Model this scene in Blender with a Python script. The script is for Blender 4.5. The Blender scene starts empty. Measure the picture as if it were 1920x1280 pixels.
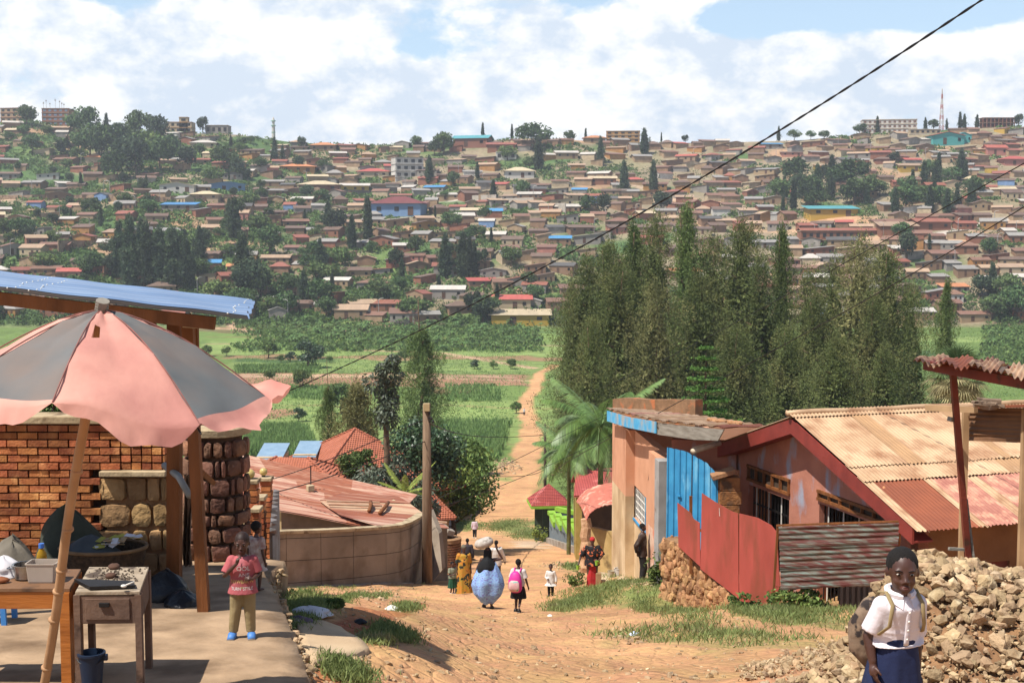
import bpy, bmesh, math, random
import numpy as np
from mathutils import Vector, Matrix, noise as mnoise
R = math.radians
random.seed(7); RNG = np.random.default_rng(7)
SC = bpy.context.scene
COL = SC.collection
PITCH = math.atan(190/2400.0); CP, SP = math.cos(PITCH), math.sin(PITCH)

# ---------------------------------------------------------------- camera geometry (used once, to survey positions)
def ray(u, v):
    x = (u-960)/2400.0; y = (640-v)/2400.0
    d = (x, CP+y*SP, -SP+y*CP)
    return (d[0]/d[1], 1.0, d[2]/d[1])
def P(u, v, d):
    r = ray(u, v); return Vector((r[0]*d, d, r[2]*d))
def pix(x, y, z):
    f = y*CP-z*SP; return 960+2400*x/f, 640-2400*(y*SP+z*CP)/f

# ---------------------------------------------------------------- terrain
PY = [-40, 0, 6.2, 14, 32, 60, 107, 150, 220, 291, 400, 500, 560]
PZ = [6, -1.6, -2.9, -4.85, -9.4, -15.8, -25.2, -32.2, -37.2, -40, -41, -39.8, -38]
RU = [-2500, -800, 0, 60, 150, 300, 450, 560, 700, 850, 1000, 1150, 1300, 1500, 1650, 1800, 1920, 2600, 4500]
RV = [260, 240, 236, 228, 246, 250, 256, 270, 274, 270, 262, 268, 270, 266, 252, 244, 240, 250, 280]
CTRL = []   # x, y, dz, radius
def prof(y): return np.interp(y, PY, PZ)
EDY, EDX = [], []
for _u, _v in [(600, 1380), (583, 1300), (576, 1262), (566, 1232), (556, 1208), (546, 1180), (534, 1150), (521, 1122), (507, 1092), (500, 1078)]:
    _r = ray(_u, _v); _t = (-3.24+.96)/(_r[2]+.1); EDY.append(_t); EDX.append(_r[0]*_t)
def terr(x, y):
    x = np.asarray(x, float); y = np.asarray(y, float)
    z = prof(y)
    num = 0*z; den = 0*z+0.35
    for (cx, cy, dz, r) in CTRL:
        w = np.exp(-((x-cx)**2+(y-cy)**2)/(r*r))*2.5
        num = num+w*dz; den = den+w
    z = z+num/den
    # far hillside
    u = 960+2400*x/np.maximum(y, 1)
    zr = (450-np.interp(u, RU, RV))/2400.0*1000
    t = np.clip((y-560)/440.0, 0, 1)
    tt = t + 0.05*np.sin(t*math.pi*2)
    zh = -38+(zr+38)*tt - np.clip(y-1000, 0, 2000)*0.12
    win = np.clip(t*6, 0, 1)*np.clip((1-t)*6+0.1, 0, 1)
    zh = zh+win*(2.2*np.sin(x/37+1.3)+1.6*np.sin(x/19+y/31)+1.3*np.sin(y/14+2*np.sin(x/60)))
    z = np.where(y > 560, zh, z)
    near = np.clip((120-y)/100, 0, 1)
    z = z+near*(0.035*np.sin(x*2.1+y*1.3)+0.03*np.sin(x*3.7-y*2.2)+0.02*np.sin(y*5.1+x*1.7))
    # dug out under the raised terrace on the left
    ex = np.interp(y, EDY, EDX); under = (x < ex-.12) & (y < 14.75)
    return np.where(under, np.minimum(z, -3.24-.1*(y-9.6)-.3), z)
def T(x, y): return float(terr(x, y))
def setz(u, v, d, r):
    """survey point: the ground at distance d lies where the ray through (u, v) meets it"""
    p = P(u, v, d); CTRL.append((p.x, p.y, p.z-float(prof(p.y)), r))
# left bank beside the platform, falling to the retaining wall
for a in [(505, 1104, 14.2, 1.5), (545, 1195, 11.8, 1.0), (545, 1120, 18, 2.5), (530, 1112, 24, 3), (520, 1104, 32, 4), (540, 1101, 40, 4),
          (300, 1120, 14, 2.5), (100, 1150, 12, 2.5), (300, 1110, 20, 5), (690, 1097, 43, 2.2)]:
    setz(*a)
# right-hand terrace
for a in [(1160, 1073, 41, 2.2), (1208, 1088, 35.2, 1.6), (1115, 1096, 37.5, 1.4), (1300, 1085, 34, 2.0), (1466, 1147, 28.4, 1.5), (1545, 1155, 27.5, 2.2),
          (1640, 1180, 22, 2.6), (1130, 1073, 54, 3), (1900, 1240, 13, 2.5), (1700, 1240, 13, 2.0), (1560, 1200, 21, 2), (1330, 1155, 29, 1.0),
          (1250, 1155, 30.2, 0.8), (2100, 1100, 27, 6)]:
    setz(*a)
for _y in range(11, 64, 3):      # the street itself keeps its even fall
    for _x in ((.3, 1.2) if _y < 24 else (.1, 1.0, -.9) if _y < 31 else (.1, -1.0, -1.9, .9)): CTRL.append((_x, _y, 0., 1.5))
_x = (1688-960)/2400*6.2
CTRL.append((_x, 6.2, (P(1685, 1021, 6.2).z-1.30+2.9)/.877, .9))
def G(u, v, y0=5, y1=560, n=1400):
    """ground point seen at (u, v)"""
    rx, _, rz = ray(u, v)
    ys = np.geomspace(y0, y1, n); zz = terr(rx*ys, ys)
    below = rz*ys <= zz
    i = int(np.argmax(below)) if below.any() else n-1
    y = ys[i]; return Vector((rx*y, y, T(rx*y, y)))
def H(u, v):
    """point of the far hillside seen at (u, v)"""
    rx, _, rz = ray(u, v)
    ys = np.linspace(561, 1010, 900); zz = terr(rx*ys, ys)
    below = rz*ys <= zz
    i = int(np.argmax(below)) if below.any() else len(ys)-20
    y = ys[i]; return Vector((rx*y, y, T(rx*y, y)))
def GD(u, d):
    x = (u-960)/2400.0*d; return Vector((x, d, T(x, d)))

# ---------------------------------------------------------------- materials
MATS = {}
def srgb(h):
    h = h.lstrip('#'); c = [int(h[i:i+2], 16)/255 for i in (0, 2, 4)]
    return tuple(((x+.055)/1.055)**2.4 if x > .04045 else x/12.92 for x in c)
def C(c): return srgb(c) if isinstance(c, str) else c
def M(name, c1, c2=None, scale=3.0, rough=.85, bump=0., bscale=None, island=0., objr=0., metal=0., stretch=(1, 1, 1),
      c3=None, s3=1.0, t3=.6, w3=.05, detail=6, spec=.3, coords='Object', trans=0., wave=None, alpha=None, emit=None, stretch3=(1, 1, 1)):
    if name in MATS: return MATS[name]
    m = bpy.data.materials.new(name); m.use_nodes = True
    nt = m.node_tree; N = nt.nodes; L = nt.links
    b = N['Principled BSDF']
    b.inputs['Roughness'].default_value = rough; b.inputs['Metallic'].default_value = metal
    b.inputs['Specular IOR Level'].default_value = spec
    tc = N.new('ShaderNodeTexCoord'); mp = N.new('ShaderNodeMapping'); mp.inputs['Scale'].default_value = stretch
    L.new(tc.outputs[coords], mp.inputs['Vector'])
    c1 = C(c1); c2 = C(c2) if c2 else tuple(x*.7 for x in c1)
    no = N.new('ShaderNodeTexNoise'); no.inputs['Scale'].default_value = scale; no.inputs['Detail'].default_value = detail
    L.new(mp.outputs[0], no.inputs['Vector'])
    cr = N.new('ShaderNodeValToRGB'); cr.color_ramp.elements[0].position = .33; cr.color_ramp.elements[1].position = .67
    cr.color_ramp.elements[0].color = (*c2, 1); cr.color_ramp.elements[1].color = (*c1, 1)
    L.new(no.outputs['Fac'], cr.inputs[0]); out = cr.outputs[0]
    if c3:
        mp3 = N.new('ShaderNodeMapping'); mp3.inputs['Scale'].default_value = stretch3; mp3.inputs['Location'].default_value = (3.1, 7.7, 1.3)
        L.new(tc.outputs[coords], mp3.inputs['Vector'])
        n3 = N.new('ShaderNodeTexNoise'); n3.inputs['Scale'].default_value = s3; n3.inputs['Detail'].default_value = 8
        L.new(mp3.outputs[0], n3.inputs['Vector'])
        r3 = N.new('ShaderNodeValToRGB'); r3.color_ramp.elements[0].position = max(0, t3-w3); r3.color_ramp.elements[1].position = min(1, t3+w3)
        L.new(n3.outputs['Fac'], r3.inputs[0])
        mx = N.new('ShaderNodeMixRGB'); mx.inputs[2].default_value = (*C(c3), 1)
        L.new(r3.outputs[0], mx.inputs[0]); L.new(out, mx.inputs[1]); out = mx.outputs[0]
    if island or objr:
        hs = N.new('ShaderNodeHueSaturation')
        src = None
        if island:
            ge = N.new('ShaderNodeNewGeometry'); src = ge.outputs['Random Per Island']
            mr = N.new('ShaderNodeMapRange'); mr.inputs[3].default_value = 1-island; mr.inputs[4].default_value = 1+island
            L.new(src, mr.inputs[0]); L.new(mr.outputs[0], hs.inputs['Value'])
            mh = N.new('ShaderNodeMapRange'); mh.inputs[3].default_value = .5-.03*island; mh.inputs[4].default_value = .5+.03*island
            mu = N.new('ShaderNodeMath'); mu.operation = 'FRACT'; mm = N.new('ShaderNodeMath'); mm.operation = 'MULTIPLY'; mm.inputs[1].default_value = 7.31
            L.new(src, mm.inputs[0]); L.new(mm.outputs[0], mu.inputs[0]); L.new(mu.outputs[0], mh.inputs[0]); L.new(mh.outputs[0], hs.inputs['Hue'])
            L.new(out, hs.inputs['Color']); out = hs.outputs[0]
        if objr:
            h2 = N.new('ShaderNodeHueSaturation'); oi = N.new('ShaderNodeObjectInfo')
            mr = N.new('ShaderNodeMapRange'); mr.inputs[3].default_value = 1-objr; mr.inputs[4].default_value = 1+objr
            L.new(oi.outputs['Random'], mr.inputs[0]); L.new(mr.outputs[0], h2.inputs['Value'])
            mh = N.new('ShaderNodeMapRange'); mh.inputs[3].default_value = .5-.05*objr; mh.inputs[4].default_value = .5+.05*objr
            mm = N.new('ShaderNodeMath'); mm.operation = 'MULTIPLY'; mm.inputs[1].default_value = 13.7
            mu = N.new('ShaderNodeMath'); mu.operation = 'FRACT'
            L.new(oi.outputs['Random'], mm.inputs[0]); L.new(mm.outputs[0], mu.inputs[0]); L.new(mu.outputs[0], mh.inputs[0]); L.new(mh.outputs[0], h2.inputs['Hue'])
            L.new(out, h2.inputs['Color']); out = h2.outputs[0]
    L.new(out, b.inputs['Base Color'])
    if bump:
        nb = N.new('ShaderNodeTexNoise'); nb.inputs['Scale'].default_value = bscale or scale*4; nb.inputs['Detail'].default_value = 8
        L.new(mp.outputs[0], nb.inputs['Vector'])
        bp = N.new('ShaderNodeBump'); bp.inputs['Strength'].default_value = min(1, bump); bp.inputs['Distance'].default_value = .03*max(1, bump)
        L.new(nb.outputs['Fac'], bp.inputs['Height']); L.new(bp.outputs[0], b.inputs['Normal'])
    if trans:      # thin leaf: part of the light passes through
        tr = N.new('ShaderNodeBsdfTranslucent'); L.new(out, tr.inputs['Color'])
        ms = N.new('ShaderNodeMixShader'); ms.inputs[0].default_value = trans
        L.new(b.outputs[0], ms.inputs[1]); L.new(tr.outputs[0], ms.inputs[2]); L.new(ms.outputs[0], N['Material Output'].inputs['Surface'])
    if alpha:
        b.inputs['Transmission Weight'].default_value = alpha; b.inputs['IOR'].default_value = 1.2
    if emit:
        b.inputs['Emission Color'].default_value = (*c1, 1); b.inputs['Emission Strength'].default_value = emit
    MATS[name] = m
    return m

# ---------------------------------------------------------------- mesh builder
class MB:
    def __init__(s): s.v = []; s.f = []; s.m = []
    def add(s, vs, fs, mi=0):
        o = len(s.v); s.v += [tuple(v) for v in vs]
        s.f += [tuple(i+o for i in f) for f in fs]; s.m += [mi]*len(fs); return s
    def hexa(s, b, t, mi=0):     # bottom four, top four points (same winding)
        return s.add(list(b)+list(t), [(3, 2, 1, 0), (4, 5, 6, 7), (0, 1, 5, 4), (1, 2, 6, 5), (2, 3, 7, 6), (3, 0, 4, 7)], mi)
    def box(s, c, size, rz=0, mi=0, ax=None):
        x, y, z = [k/2 for k in size]; c = Vector(c)
        q = ax if ax is not None else Matrix.Rotation(rz, 3, 'Z')
        pts = [c+q@Vector(p) for p in [(-x, -y, -z), (x, -y, -z), (x, y, -z), (-x, y, -z), (-x, -y, z), (x, -y, z), (x, y, z), (-x, y, z)]]
        return s.hexa(pts[:4], pts[4:], mi)
    def bar(s, a, b, w, h, mi=0, up=(0, 0, 1)):
        a = Vector(a); b = Vector(b); d = (b-a).normalized(); up = Vector(up)
        if abs(d.dot(up)) > .98: up = Vector((1, 0, 0))
        r = d.cross(up).normalized(); q = r.cross(d)
        r = r*w/2; q = q*h/2
        return s.hexa([a-r-q, a+r-q, b+r-q, b-r-q], [a-r+q, a+r+q, b+r+q, b-r+q], mi)
    def tube(s, pts, rad, n=8, mi=0, cap=True, flat=None):
        pts = [Vector(p) for p in pts]; k = len(pts)
        if not hasattr(rad, '__len__'): rad = [rad]*k
        rings = []; prev = None
        for i, p in enumerate(pts):
            d = (pts[min(i+1, k-1)]-pts[max(i-1, 0)])
            d = d.normalized() if d.length > 1e-9 else Vector((0, 0, 1))
            if prev is None:
                ref = Vector((1, 0, 0)) if abs(d.x) < .9 else Vector((0, 1, 0)); x = (ref-d*ref.dot(d)).normalized()
            else:
                x = (prev-d*prev.dot(d)); x = x.normalized() if x.length > 1e-6 else d.orthogonal().normalized()
            prev = x; y = d.cross(x); r = rad[i]
            rx, ry = (r if hasattr(r, '__len__') else (r, r))
            rings.append([p+x*math.cos(a)*rx+y*math.sin(a)*ry for a in [2*math.pi*j/n for j in range(n)]])
        o = [v for r in rings for v in r]
        f = [(i*n+j, i*n+(j+1) % n, (i+1)*n+(j+1) % n, (i+1)*n+j) for i in range(k-1) for j in range(n)]
        if cap: f += [tuple(range(n-1, -1, -1)), tuple((k-1)*n+j for j in range(n))]
        return s.add(o, f, mi)
    def loft(s, rings, mi=0, cap0=True, cap1=True, closed=True):
        n = len(rings[0]); o = [v for r in rings for v in r]
        m = n if closed else n-1
        f = [(i*n+j, i*n+(j+1) % n, (i+1)*n+(j+1) % n, (i+1)*n+j) for i in range(len(rings)-1) for j in range(m)]
        if cap0: f.append(tuple(range(n-1, -1, -1)))
        if cap1: f.append(tuple((len(rings)-1)*n+j for j in range(n)))
        return s.add(o, f, mi)
    def ell(s, c, r, nu=12, nv=8, mi=0, rot=None, jit=0.):
        c = Vector(c); r = r if hasattr(r, '__len__') else (r, r, r)
        pts = []
        for i in range(1, nv):
            t = math.pi*i/nv
            for j in range(nu):
                a = 2*math.pi*j/nu; p = Vector((math.sin(t)*math.cos(a)*r[0], math.sin(t)*math.sin(a)*r[1], math.cos(t)*r[2]))
                if jit: p *= 1+random.uniform(-jit, jit)
                if rot is not None: p = rot@p
                pts.append(c+p)
        top = Vector((0, 0, r[2])); bot = -top
        if rot is not None: top = rot@top; bot = rot@bot
        pts += [c+top, c+bot]; a = len(pts)-2; b = a+1
        f = [(i*nu+j, (i+1)*nu+j, (i+1)*nu+(j+1) % nu, i*nu+(j+1) % nu) for i in range(nv-2) for j in range(nu)]
        f += [(a, j, (j+1) % nu) for j in range(nu)]+[(b, (nv-2)*nu+(j+1) % nu, (nv-2)*nu+j) for j in range(nu)]
        return s.add(pts, f, mi)
    def prism(s, poly, off, mi=0):     # polygon extruded by a vector
        off = Vector(off); n = len(poly); a = [Vector(p) for p in poly]; b = [p+off for p in a]
        return s.add(a+b, [tuple(range(n-1, -1, -1)), tuple(range(n, 2*n))]+[(i, (i+1) % n, n+(i+1) % n, n+i) for i in range(n)], mi)

ORG = {}
def org(o):
    return ORG.get(o.name, Vector((0, 0, 0))) if o is not None else Vector((0, 0, 0))
def tag(o, label=None, cat=None, group=None, kind=None):
    if label: o['label'] = label
    if cat: o['category'] = cat
    if group: o['group'] = group
    if kind: o['kind'] = kind
    return o
def mesh_of(name, v, f, mats, smooth=False, mi=None):
    me = bpy.data.meshes.new(name); me.from_pydata([tuple(x) for x in v], [], [tuple(x) for x in f])
    for m in (mats if isinstance(mats, (list, tuple)) else [mats]): me.materials.append(m)
    if mi is not None and any(mi): me.polygons.foreach_set('material_index', mi)
    if smooth: me.polygons.foreach_set('use_smooth', [True]*len(me.polygons))
    bm = bmesh.new(); bm.from_mesh(me)
    if len(me.polygons) < 60000: bmesh.ops.recalc_face_normals(bm, faces=bm.faces)
    bm.to_mesh(me); bm.free()
    me.update(); return me
def part(name, mb, mats, parent=None, smooth=False, label=None, at=None, bevel=0, angle=None):
    o0 = org(parent) if parent is not None else Vector(at or (0, 0, 0))
    v = [(p[0]-o0[0], p[1]-o0[1], p[2]-o0[2]) for p in mb.v]
    me = mesh_of(name, v, mb.f, mats, smooth, mb.m)
    ob = bpy.data.objects.new(name, me); COL.objects.link(ob)
    if parent is not None: ob.parent = parent
    else: ob.location = o0
    ORG[ob.name] = o0
    if label: ob['label'] = label
    if bevel:
        b = ob.modifiers.new('bevel', 'BEVEL'); b.width = bevel; b.segments = 2; b.limit_method = 'ANGLE'
    if smooth and angle:
        me.set_sharp_from_angle(angle=R(angle))
    return ob
def thing(name, label, cat, loc=(0, 0, 0), group=None, rz=0, kind=None, world=True):
    o = bpy.data.objects.new(name, None); COL.objects.link(o); o.location = loc; o.rotation_euler[2] = rz
    o.empty_display_size = .2
    ORG[o.name] = Vector(loc) if world else Vector((0, 0, 0))
    return tag(o, label, cat, group, kind)
def blob(name, mb, mat, parent, voxel, smooth_it=4, label=None):
    """merge overlapping solids into one continuous skin"""
    ob = part(name, mb, mat, parent, True, label)
    r = ob.modifiers.new('skin', 'REMESH'); r.mode = 'VOXEL'; r.voxel_size = voxel; r.use_smooth_shade = True
    s = ob.modifiers.new('smooth', 'SMOOTH'); s.factor = .5; s.iterations = smooth_it
    return ob
def copy_tree(o, parent=None):
    c = o.copy(); COL.objects.link(c)
    if parent is not None: c.parent = parent
    ORG[c.name] = org(o)
    for ch in list(o.children): copy_tree(ch, c)
    return c

# ---------------------------------------------------------------- world: sky with clouds
SUN_EL, SUN_DIR = 60.0, Vector((-.84, -.54, 0)).normalized()
sd = Vector((SUN_DIR.x*math.cos(R(SUN_EL)), SUN_DIR.y*math.cos(R(SUN_EL)), math.sin(R(SUN_EL))))
def build_world():
    w = bpy.data.worlds.new('World'); SC.world = w; w.use_nodes = True
    nt = w.node_tree; N = nt.nodes; L = nt.links; N.clear()
    out = N.new('ShaderNodeOutputWorld'); bg = N.new('ShaderNodeBackground'); bg.inputs[1].default_value = .098
    sky = N.new('ShaderNodeTexSky'); sky.sky_type = 'NISHITA'; sky.sun_disc = False
    sky.sun_elevation = R(SUN_EL); sky.sun_rotation = math.atan2(sd.x, sd.y); sky.altitude = 1500; sky.air_density = 1.2; sky.dust_density = .6
    tc = N.new('ShaderNodeTexCoord')
    def math_(op, a, b=None, clamp=False):
        n = N.new('ShaderNodeMath'); n.operation = op; n.use_clamp = clamp
        for i, x in enumerate((a, b)):
            if x is None: continue
            if isinstance(x, (int, float)): n.inputs[i].default_value = x
            else: L.new(x, n.inputs[i])
        return n.outputs[0]
    sep = N.new('ShaderNodeSeparateXYZ'); L.new(tc.outputs['Generated'], sep.inputs[0])
    X, Y, Z = sep.outputs
    az = math_('ARCTAN2', X, Y); el = math_('ARCSINE', Z)
    comb = N.new('ShaderNodeCombineXYZ'); L.new(az, comb.inputs[0]); L.new(math_('MULTIPLY', el, 1.5), comb.inputs[1])
    def nz(scale, detail, loc=(0, 0, 0), rough=.55, dist=0.):
        mp = N.new('ShaderNodeMapping'); mp.inputs['Location'].default_value = loc
        L.new(comb.outputs[0], mp.inputs[0])
        n = N.new('ShaderNodeTexNoise'); n.inputs['Scale'].default_value = scale; n.inputs['Detail'].default_value = detail
        n.inputs['Roughness'].default_value = rough; n.inputs['Distortion'].default_value = dist
        L.new(mp.outputs[0], n.inputs['Vector']); return n.outputs['Fac']
    # gaussian openings of blue and denser cumulus at surveyed directions (azimuth, elevation, radii)
    def gauss(u, v, ru, rv, amp):
        a0 = (u-960)/2400.0; e0 = (450-v)/2400.0
        dx = math_('DIVIDE', math_('SUBTRACT', az, a0), ru/2400.0); dy = math_('DIVIDE', math_('SUBTRACT', el, e0), rv/2400.0)
        s = math_('ADD', math_('MULTIPLY', dx, dx), math_('MULTIPLY', dy, dy))
        return math_('MULTIPLY', math_('EXPONENT', math_('MULTIPLY', s, -1)), amp)
    base = nz(6.5, 8, (2.3, .7, 0), .62, .15)
    fine = nz(26, 5, (1.1, 3.3, 0), .6)
    cov = math_('ADD', math_('MULTIPLY', base, 1.15), math_('MULTIPLY', fine, .1))
    for g in [(15, 35, 70, 40, -.35), (260, 10, 90, 30, -.3), (800, 110, 130, 40, -.3), (1430, 50, 160, 42, -.5), (1740, 25, 240, 58, -.6), (1090, -5, 60, 30, -.25), (1190, 100, 30, 12, -.1),
              (80, 90, 120, 90, .2), (600, 110, 160, 60, .15), (1200, 90, 170, 90, .22), (1780, 150, 160, 70, .25), (1340, 190, 120, 60, .1), (960, 230, 700, 70, .12)]:
        cov = math_('ADD', cov, gauss(*g))
    mask = N.new('ShaderNodeValToRGB'); mask.color_ramp.elements[0].position = .455; mask.color_ramp.elements[1].position = .535
    L.new(cov, mask.inputs[0])
    # cloud body: sunlit white and blue-grey undersides
    body = nz(10, 8, (5.1, 2.2, 0), .62, .3)
    body = math_('ADD', body, math_('MULTIPLY', math_('SUBTRACT', fine, .5), 1.5))
    for g in [(620, 60, 140, 25, .18), (60, 70, 110, 50, .22), (560, 95, 180, 40, .15), (1180, 70, 120, 90, .22), (1750, 100, 160, 50, .2), (1380, 180, 110, 50, .16), (1040, 215, 70, 30, .16),
              (380, 180, 230, 60, -.12), (620, 95, 70, 25, -.2), (1290, 140, 180, 70, -.08), (1560, 170, 180, 60, -.1), (700, 60, 100, 30, -.1)]:
        body = math_('ADD', body, gauss(*g))
    cc = N.new('ShaderNodeValToRGB'); e = cc.color_ramp.elements
    e[0].position = .34; e[0].color = (4.9, 5.6, 6.5, 1); e[1].position = .66; e[1].color = (7.35, 7.4, 7.4, 1)
    L.new(body, cc.inputs[0])
    sm = N.new('ShaderNodeMixRGB'); sm.inputs[0].default_value = .5; sm.inputs[2].default_value = (4.6, 6.0, 7.4, 1); L.new(sky.outputs[0], sm.inputs[1])
    mx = N.new('ShaderNodeMixRGB'); L.new(mask.outputs[0], mx.inputs[0]); L.new(sm.outputs[0], mx.inputs[1]); L.new(cc.outputs[0], mx.inputs[2])
    # clouds end just above the view; higher up plain sky keeps fill light low
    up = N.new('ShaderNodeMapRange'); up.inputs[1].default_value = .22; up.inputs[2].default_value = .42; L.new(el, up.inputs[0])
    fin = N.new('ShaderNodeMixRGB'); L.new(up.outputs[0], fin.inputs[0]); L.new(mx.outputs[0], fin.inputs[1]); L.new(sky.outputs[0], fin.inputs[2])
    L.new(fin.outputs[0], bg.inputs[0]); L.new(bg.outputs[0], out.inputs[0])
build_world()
SC.world.cycles.sampling_method = 'MANUAL'; SC.world.cycles.sample_map_resolution = 256
sun = bpy.data.lights.new('sun', 'SUN'); sun.energy = 5.0; sun.angle = R(.5); sun.color = (1, .95, .87)
so = bpy.data.objects.new('sun', sun); COL.objects.link(so); so.rotation_euler = (-sd).to_track_quat('-Z', 'Y').to_euler()
so.location = (0, 0, 50)
cam = bpy.data.cameras.new('camera'); cam.lens = 45.0; cam.sensor_width = 36; cam.clip_end = 6000; cam.clip_start = .1
co = bpy.data.objects.new('camera', cam); COL.objects.link(co); co.rotation_euler = (R(90)-PITCH, 0, 0); SC.camera = co
SC.view_settings.view_transform = 'Standard'; SC.view_settings.look = 'None'; SC.view_settings.exposure = .62; SC.view_settings.gamma = 1
SC.cycles.max_bounces = 5; SC.cycles.diffuse_bounces = 3; SC.cycles.transparent_max_bounces = 8
SC.cycles.use_denoising = True

# ---------------------------------------------------------------- ground sheet
def build_ground():
    ys = np.concatenate([np.linspace(-14, 5, 24)[:-1], np.geomspace(5, 130, 430)[:-1], np.geomspace(130, 1060, 400), np.linspace(1075, 1700, 14)])
    us = np.concatenate([np.linspace(-1.7, -.62, 50)[:-1], np.linspace(-.62, .62, 440), np.linspace(.62, 1.7, 50)[1:]])
    Yg, Ug = np.meshgrid(ys, us, indexing='ij')
    Xg = Ug*np.maximum(Yg, 0)*1.0+Ug*7.0*np.exp(-np.maximum(Yg, 0)/8)
    Zg = terr(Xg, Yg)
    ny, nx = Yg.shape
    v = np.stack([Xg, Yg, Zg], -1).reshape(-1, 3)
    idx = np.arange(ny*nx).reshape(ny, nx)
    f = np.stack([idx[:-1, :-1], idx[:-1, 1:], idx[1:, 1:], idx[1:, :-1]], -1).reshape(-1, 4)
    me = bpy.data.meshes.new('ground'); me.vertices.add(len(v)); me.vertices.foreach_set('co', v.ravel())
    me.loops.add(f.size); me.loops.foreach_set('vertex_index', f.ravel()); me.polygons.add(len(f))
    me.polygons.foreach_set('loop_start', np.arange(0, f.size, 4)); me.polygons.foreach_set('loop_total', np.full(len(f), 4))
    me.update(calc_edges=True); me.polygons.foreach_set('use_smooth', np.ones(len(f), bool))
    X, Y, Z = v[:, 0], v[:, 1], v[:, 2]
    def ns(x, y, s, k=0):
        x = x/s+k*3.7; y = y/s+k*1.9
        return (np.sin(x*1.3+1.7*np.sin(y*.9+k))+np.sin(y*1.1+1.9*np.sin(x*.7-k))+np.sin((x+y)*.8+1.3*np.sin((x-y)*1.1)))/3
    dirt = np.array(srgb('#b58a62')); red = np.array(srgb('#a06040')); grass = np.array((.13, .19, .05)); dgrass = np.array((.065, .11, .035))
    lgrass = np.array((.19, .25, .075)); soil = np.array((.25, .135, .08)); pale = np.array((.42, .27, .17)); hill = np.array((.24, .19, .12))
    col = np.tile(dirt, (len(v), 1))
    def mix(mask, c):
        m = np.clip(mask, 0, 1)[:, None]; col[:] = col*(1-m)+np.array(c)*m
    # valley floor
    jit = ns(X, Y, 9, 1)*6+ns(X, Y, 3.1, 2)*2
    yy = Y+jit+X*.05
    mix(np.clip((Y-112)/12, 0, 1), grass)
    mix(((Y > 60) & (np.abs(X) > 9))*.8, grass*.9)
    # the street
    road_px = [(1000, 1280, 14), (970, 1150, 32), (955, 1085, 60), (935, 1015, 107), (935, 975, 140), (965, 905, 188), (985, 860, 210), (990, 830, 235), (1000, 800, 262), (987, 775, 296), (985, 750, 322), (1003, 735, 345), (1010, 712, 392), (1040, 700, 415)]
    rp = [((u-960)/2400*d, d) for u, _, d in road_px]
    wd = [9, 7, 6.5, 7.5, 9, 8, 4.9, 4.6, 4.8, 3.9, 3.4, 3.4, 3.0, 2.6]
    globals()['ROADY'], globals()['ROADX'] = [p[1] for p in rp], [p[0] for p in rp]
    rx = np.interp(Y, [p[1] for p in rp], [p[0] for p in rp]); rw = np.interp(Y, [p[1] for p in rp], wd)
    # plots between foot of hill and the road end (x is metres, y distance)
    def plot(y0, y1, x0, x1, c, soft=2.5, amt=1.):
        s = soft
        m = np.clip((yy-y0)/s, 0, 1)*np.clip((y1-yy)/s, 0, 1)*np.clip((X-x0+ns(X, Y, 7, 3)*3)/s, 0, 1)*np.clip((x1-X+ns(X, Y, 7, 4)*3)/s, 0, 1)
        mix(m*amt, c)
    plot(230, 320, -70, 10, lgrass); plot(320, 352, -80, -8, grass*1.1); plot(336, 352, -26, -8, soil*1.1, amt=.7)
    plot(275, 300, -75, -50, soil*1.2); plot(352, 392, -90, 6, soil*1.15); plot(374, 388, -85, 2, pale*.9)
    plot(392, 430, -95, 20, lgrass*.9); plot(418, 432, -95, -60, dgrass); plot(430, 446, -100, 22, soil*1.1, amt=.8); plot(446, 500, -120, 40, lgrass)
    plot(462, 472, -90, 10, grass, amt=.8); plot(482, 489, -120, 30, pale*.8, amt=.7); plot(500, 530, -140, 60, grass*1.1); plot(528, 562, -150, -55, soil*1.1, amt=.85)
    plot(528, 545, -150, 60, dgrass, amt=.5); plot(260, 640, 60, 500, grass*.9); plot(440, 470, 60, 300, dgrass); plot(510, 530, 60, 300, lgrass)
    plot(540, 548, -130, -40, pale, 1.5)
    for k in range(14):
        y0 = 236+k*23; plot(y0, y0+3, -130, 22, soil if k % 3 == 0 else dgrass, 1.2, .55)
    # hillside: earth, scrub and lanes
    hm = np.clip((Y-556)/8, 0, 1)
    mix(hm, hill)
    sc = ns(X, Y, 26, 5)+.6*ns(X, Y, 9, 6)
    up = 960+2400*X/np.maximum(Y, 1)
    green = np.clip(1.1-(up-300)/1100, .15, 1)*.8+np.clip((660-Y)/90, 0, 1)*.5
    mix(hm*np.clip((sc+green*1.5-.8)*2, 0, 1), dgrass*1.15)
    mix(hm*np.clip((ns(X, Y, 17, 8)-.25)*3, 0, .8)*green, lgrass*.8)
    mix(hm*np.clip((ns(X, Y, 13, 7)-.45)*4, 0, .9), (.36, .22, .13))
    # track along the foot of the hill and side lanes
    for (pts, w) in [([(430, 604), (520, 640), (640, 655), (830, 662), (1000, 690)], 1.6), ([(440, 700), (700, 705), (1000, 714)], 1.2)]:
        ps = [G(u, v_, 200, 600) for u, v_ in pts]
        for a, b in zip(ps[:-1], ps[1:]):
            ab = np.array([b.x-a.x, b.y-a.y]); t = np.clip(((X-a.x)*ab[0]+(Y-a.y)*ab[1])/(ab@ab), 0, 1)
            d = np.hypot(X-a.x-t*ab[0], Y-a.y-t*ab[1]); mix(np.clip((w*1.6-d)/w, 0, 1), pale)
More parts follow.
